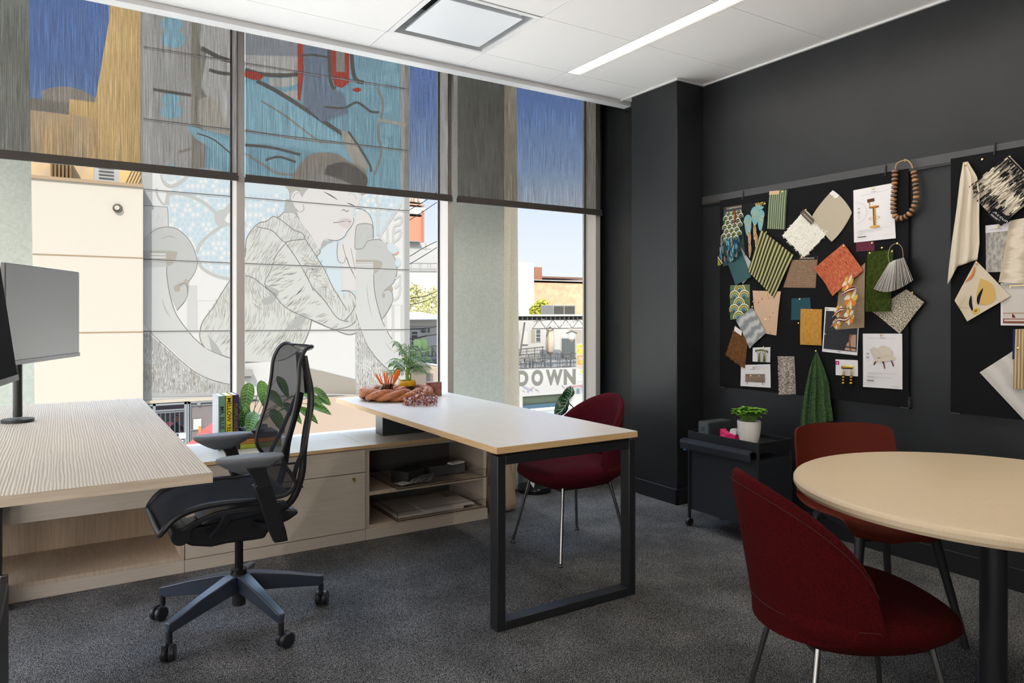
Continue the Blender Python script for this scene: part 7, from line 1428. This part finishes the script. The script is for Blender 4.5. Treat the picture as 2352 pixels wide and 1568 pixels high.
def foliage(name, lab, spots, Y, trunk, col, n=900, s=.16, seed=1, grp=None):
    e = empty(name, (trunk[0], Y, GZ), 0, lab, 'tree', grp); rr = random.Random(seed); b = MB(); r2 = [mat('leaf_a_'+col[0], col[1], .9, spec=.1), mat('leaf_b_'+col[0], col[2], .9, spec=.1)]
    for k in range(n):
        c, r = spots[k % len(spots)]; a = rr.random()*2*pi; ph = math.acos(rr.uniform(-1, 1)); q = r*rr.uniform(.55, 1); p_ = c+Vector((cos(a)*sin(ph)*q, sin(a)*sin(ph)*q, cos(ph)*q)); b.use(r2[rr.randrange(2)])
        u = Vector((rr.uniform(-1, 1), rr.uniform(-1, 1), rr.uniform(-1, 1))).normalized(); v = u.cross(Vector((rr.uniform(-1, 1), rr.uniform(-1, 1), .3))).normalized(); b.quad(p_-u*s, p_-v*s*.6, p_+u*s, p_+v*s*.6)
    b.build('crown', None, e, smooth=None); MB().tube([(trunk[0], Y, GZ), (trunk[0]+.1, Y, trunk[1])], [.18, .10], 8).build('trunk', flat('bark', (.16, .12, .08)), e)
sp = [(at(1245, 706, Y=50), .75), (at(1236, 712, Y=50), .6), (at(1255, 712, Y=50), .6), (at(1262, 718, Y=50), .4), (at(1228, 716, Y=50), .5)]
foliage('bright_tree', 'yellow-green rounded tree in front of the brick block', sp, 50, (at(1245, 706, Y=50).x, -1.5), ('yg', (.10, .105, .012), (.14, .135, .024)), 1800, .13, 3)
# ---- narrow view between the mural and the slim post
e = empty('brick_tower', (0, 90, GZ), 0, 'salmon-red tower with a white top above the mural building\'s right edge', 'building')
px_box(MB(), 900, 493, 974, 640, 90, 8, GZ).build('shaft', flat('tower_salmon', (.66, .27, .17)), e); px_box(MB(), 970, 483, 974.5, 640, 89.8, 8, GZ).build('corner_strip', flat('tower_strip', (.50, .22, .15)), e)
b = MB(); px_box(b, 900, 470, 976, 493, 90, 8); px_box(b, 900, 440, 974, 466, 90.2, 8); b.build('white_top', flat('tower_white', (.66, .63, .60)), e); b = MB()
for x in (945, 951, 961): px_box(b, x, 455, x+1.6, 463, 89.9, .3)
px_box(b, 900, 466, 977, 470, 89.8, 9); b.build('ledge', flat('tower_ledge', (.62, .34, .22)), e)
e = empty('white_warehouse', (0, 62, GZ), 0, 'pale flat-roofed warehouse with roof pipes, seen right of the mural', 'building')
px_box(MB(), 900, 618, 1060, 735, 62, 6, GZ).build('front', flat('ware_white', (.60, .60, .59)), e); px_box(MB(), 900, 553, 1060, 620, 70, 6, GZ).build('upper_block', flat('ware_white2', (.58, .58, .575)), e)
b = MB(); px_box(b, 935, 552, 968, 556, 69.5, 2)
for yy in (604, 617): A, B = at(930, yy, Y=61.8), at(1060, yy+1, Y=61.8); b.tube([A, B], .06, 5)
for x in (945, 963, 967, 983, 989, 1005): b.tube([at(x, 604, Y=61.8), at(x, 618, Y=61.8)], .035, 5)
b.tube([at(942, 570, Y=61), at(990, 572, Y=61)], .04, 5).tube([at(978, 558, Y=61), at(978, 575, Y=61)], .06, 5); b.build('roof_pipes', flat('pipe_grey', (.34, .34, .33)), e)
sp2 = [(at(948, 690, Y=52), 1.4), (at(960, 700, Y=52), 1.2), (at(940, 676, Y=52), 1.0)]; foliage('pale_tree', 'wispy yellow-green tree right next to the mural edge', sp2, 52, (at(948, 690, Y=52).x, -1), ('pg', (.13, .13, .046), (.165, .155, .075)), 700, .13, 5, 'wispy trees behind the low house')
sp3 = [(at(996, 690, Y=56), 1.3), (at(1006, 678, Y=56), 1.0), (at(987, 702, Y=56), 1.0)]; foliage('pale_tree', 'wispy yellow-green tree near the slim window post', sp3, 56, (at(996, 690, Y=56).x, -1), ('pg', (.13, .13, .046), (.165, .155, .075)), 700, .13, 6, 'wispy trees behind the low house')
YH = 38.0
e = empty('low_house', (0, YH, GZ), 0, 'low white house with a sash window and railed porch right of the mural', 'house')
px_box(MB(), 900, 745, 1060, 830, YH, 5, GZ).build('wall', flat('lowhouse_white', (.54, .55, .56)), e)
px_box(MB(), 900, 734, 1060, 747, YH-.2, 6.0).build('fascia', flat('fascia_white', (.58, .57, .55)), e)
MB().loft([[(at(900, 734, Y=YH-.7).x, YH-.7, at(940, 734, Y=YH-.7).z), (at(1060, 734, Y=YH-.7).x, YH-.7, at(940, 734, Y=YH-.7).z)], [(at(900, 734, Y=YH-.7).x, YH+5, at(940, 716, Y=YH+5).z), (at(1060, 734, Y=YH-.7).x, YH+5, at(940, 716, Y=YH+5).z)]], closed=False, caps=False).build('roof', flat('roof_pale', (.62, .58, .52)), e)
wn = Paint(lambda a, c, l: at(a, c, Y=YH-.01-l), .006); wn.rect(944, 759, 961, 794, flat('sash_white', (.66, .67, .68)))
for (y0, y1) in ((761.5, 767.5), (769.5, 782), (784, 791)): wn.rect(946, y0, 959, y1, flat('sash_dark', (.11, .13, .14)))
wn.rect(984, 754, 987, 764, CN).build('window', e)
PW = empty('porch', (0, YH-2.5, GZ), 0, 'grey porch deck with steps in front of the low house', 'porch'); zd = at(960, 822, Y=YH-2).z
MB().box((at(935, 822, Y=YH-2).x, YH-3, zd-.12), (at(1060, 822, Y=YH-2).x, YH-.05, zd)).build('deck', flat('deck_grey', (.16, .17, .18)), PW)
for k in range(5): A = at(966+k*3, 826+k*5, Y=YH-3.3-k*.3); MB().box((A.x-.1, YH-3.3-k*.3, A.z-.1), (A.x+1.0, YH-3.0-k*.3, A.z)).build('step', flat('deck_step', (.14, .16, .18)), PW)
b = MB(); IR = flat('rail_iron', (.10, .10, .10))
for s_ in (0, 32): b.tube([at(959+s_, 796, Y=YH-3), at(985+s_, 838, Y=YH-4.5)], .035, 6).tube([at(961+s_, 826, Y=YH-3), at(965+s_, 838, Y=YH-3.6)], .04, 6)
b.build('stair_rail', IR, PW)
railing(936, 960, 795, 825, YH-3, 'black iron porch railing beside the mural edge', 9, 2, 0)
railing(992, 1012, 794, 825, YH-3, 'black iron porch railing near the slim window post', 7, 2, 0)
LG = flat('lime_paint', (.42, .62, .24))
for k, (px, lab) in enumerate(((966, 'lime green garden chair on the porch, half hidden by the stair rail'), (981, 'lime green garden chair on the porch, the clearer one'))):
    c = at(px, 822, Y=YH-1.9+k*.95); e = empty('garden_chair', (c.x, YH-1.9+k*.95, zd), .3, lab, 'chair', 'lime garden chairs on the porch')
    MB().obox((0, 0, .34), .5, .48, .04).build('seat', LG, e, local=True)
    for s_ in range(5): MB().obox((-.2+.1*s_, .26+.02, .66+(.06 if s_ in (1, 2, 3) else 0)), .085, .03, .62, M=Matrix.Rotation(-.22, 3, 'X')).build('back_slat', LG, e, local=True)
    for s_ in (-1, 1):
        MB().obox((s_*.28, -.02, .55), .10, .56, .03).build('armrest', LG, e, local=True)
        for y in (-.22, .2): MB().obox((s_*.26, y, .27), .05, .08, .54).build('leg', LG, e, local=True)
# breeze-block wall, its top edge falling to the right
YW = 31.0
e = empty('breeze_block_wall', (0, YW, GZ), 0, 'beige breeze-block garden wall with a dark metal door, behind the palm', 'garden wall')
A, B = at(930, 826, Y=YW), at(1040, 846, Y=YW)
MB().prism([(A.x, GZ), (B.x, GZ), (B.x, B.z), (A.x, A.z)], YW, YW+.2, 'y').build('block_face', flat('breeze_beige', (.50, .42, .33)), e); MB().tube([A, B], .06, 4).build('cap', flat('cap_white', (.62, .60, .56)), e)
p = Paint(lambda a, c, l: at(a, c, Y=YW-.004-l), .003); DK = flat('breeze_hole', (.16, .13, .10)); LN = flat('breeze_line', (.38, .31, .24)); k = 0
for j in range(13):
    for i in range(18):
        x = 934+i*5.6+(0 if j % 1 else 0); y = 836+j*6.3+(x-934)*.19
        if y > 828+(x-930)*.19+5 and not (978 < x < 996 and y > 852):
            for dx, dy in ((-1.3, -1.3), (1.3, -1.3), (-1.3, 1.3), (1.3, 1.3)):
                m = 1.0; xx, yy = x+dx, y+dy; p.mb.use(DK).quad(*[p.f(a, c, p.k*p.st) for a, c in ((xx-.55, yy), (xx, yy-.6), (xx+.55, yy), (xx, yy+.6))])
p.k += 1
for j in range(14): y = 839+j*6.3; p.stroke([(932, y), (1030, y+18.6)], .35, LN, False, keep=True)
p.k += 1; p.poly([(979, 856), (995, 858), (995, 905), (979, 905)], flat('metal_door', (.20, .19, .18)))
for k in range(5): p.stroke([(980, 862+k*8), (994, 863.5+k*8)], .5, CN, False, keep=True)
p.build('pattern', e)
# wires and a hanging lamp across the gap
for k, (pts, lab) in enumerate((([(930, 488), (975, 462), (1020, 432)], 'thin black wire crossing high above the warehouse, upper one'), ([(930, 512), (970, 487), (1020, 456)], 'thin black wire crossing the tower, lower one'), ([(935, 592), (975, 568), (1020, 548)], 'black wire with clips in front of the warehouse'), ([(935, 610), (985, 580), (1020, 560)], 'black wire sagging in front of the warehouse'), ([(935, 686), (975, 680), (1020, 664)], 'dark cable crossing the wispy trees, upper one'), ([(935, 702), (975, 692), (1020, 674)], 'dark cable crossing the wispy trees, lower one'), ([(935, 756), (975, 754), (1020, 746)], 'thick dark cable running under the eaves of the low house'), ([(955, 776), (985, 770), (1020, 766)], 'dark cable with hooks across the low house wall'))):
    A_, B_ = at(*pts[0], Y=30), at(*pts[-1], Y=30); A_ = A_+(A_-B_)*((A_.x-11.7)/(B_.x-A_.x)); B_ = B_+(B_-A_)*.0+Vector((at(1100, 600, Y=30).x-B_.x, 0, (B_.z-A_.z)/(B_.x-A_.x)*(at(1100, 600, Y=30).x-B_.x)*.6))
    o = MB().tube(cat_rom([A_]+[at(x, y, Y=30) for x, y in pts]+[B_], 6), .018 if k < 6 else .035, 5).build('cable', flat('cable_black', (.05, .05, .05))); tag(o, lab, 'cable', 'overhead cables right of the mural')
q = at(974, 760, Y=29.9); tag(MB().ball(q, .16, 14, 8, (1, 1, .6)).build('cable_box', flat('cable_black2', (.07, .07, .075))), 'dark oval cable box hanging from the thick cable', 'cable box')
up = at(1100, 600, Y=30); tag(MB().cyl((up.x, 30.02, GZ), .13, 14, 14).build('utility_pole', flat('pole_brown', (.16, .12, .09))), 'tall wooden utility pole carrying the overhead cables, hidden behind the stucco pier', 'utility pole')
struct('ground_far', MB().box((-60, 30, GZ+.005), (120, 33.5, GZ+.02)), flat('pavement', (.40, .38, .35)))
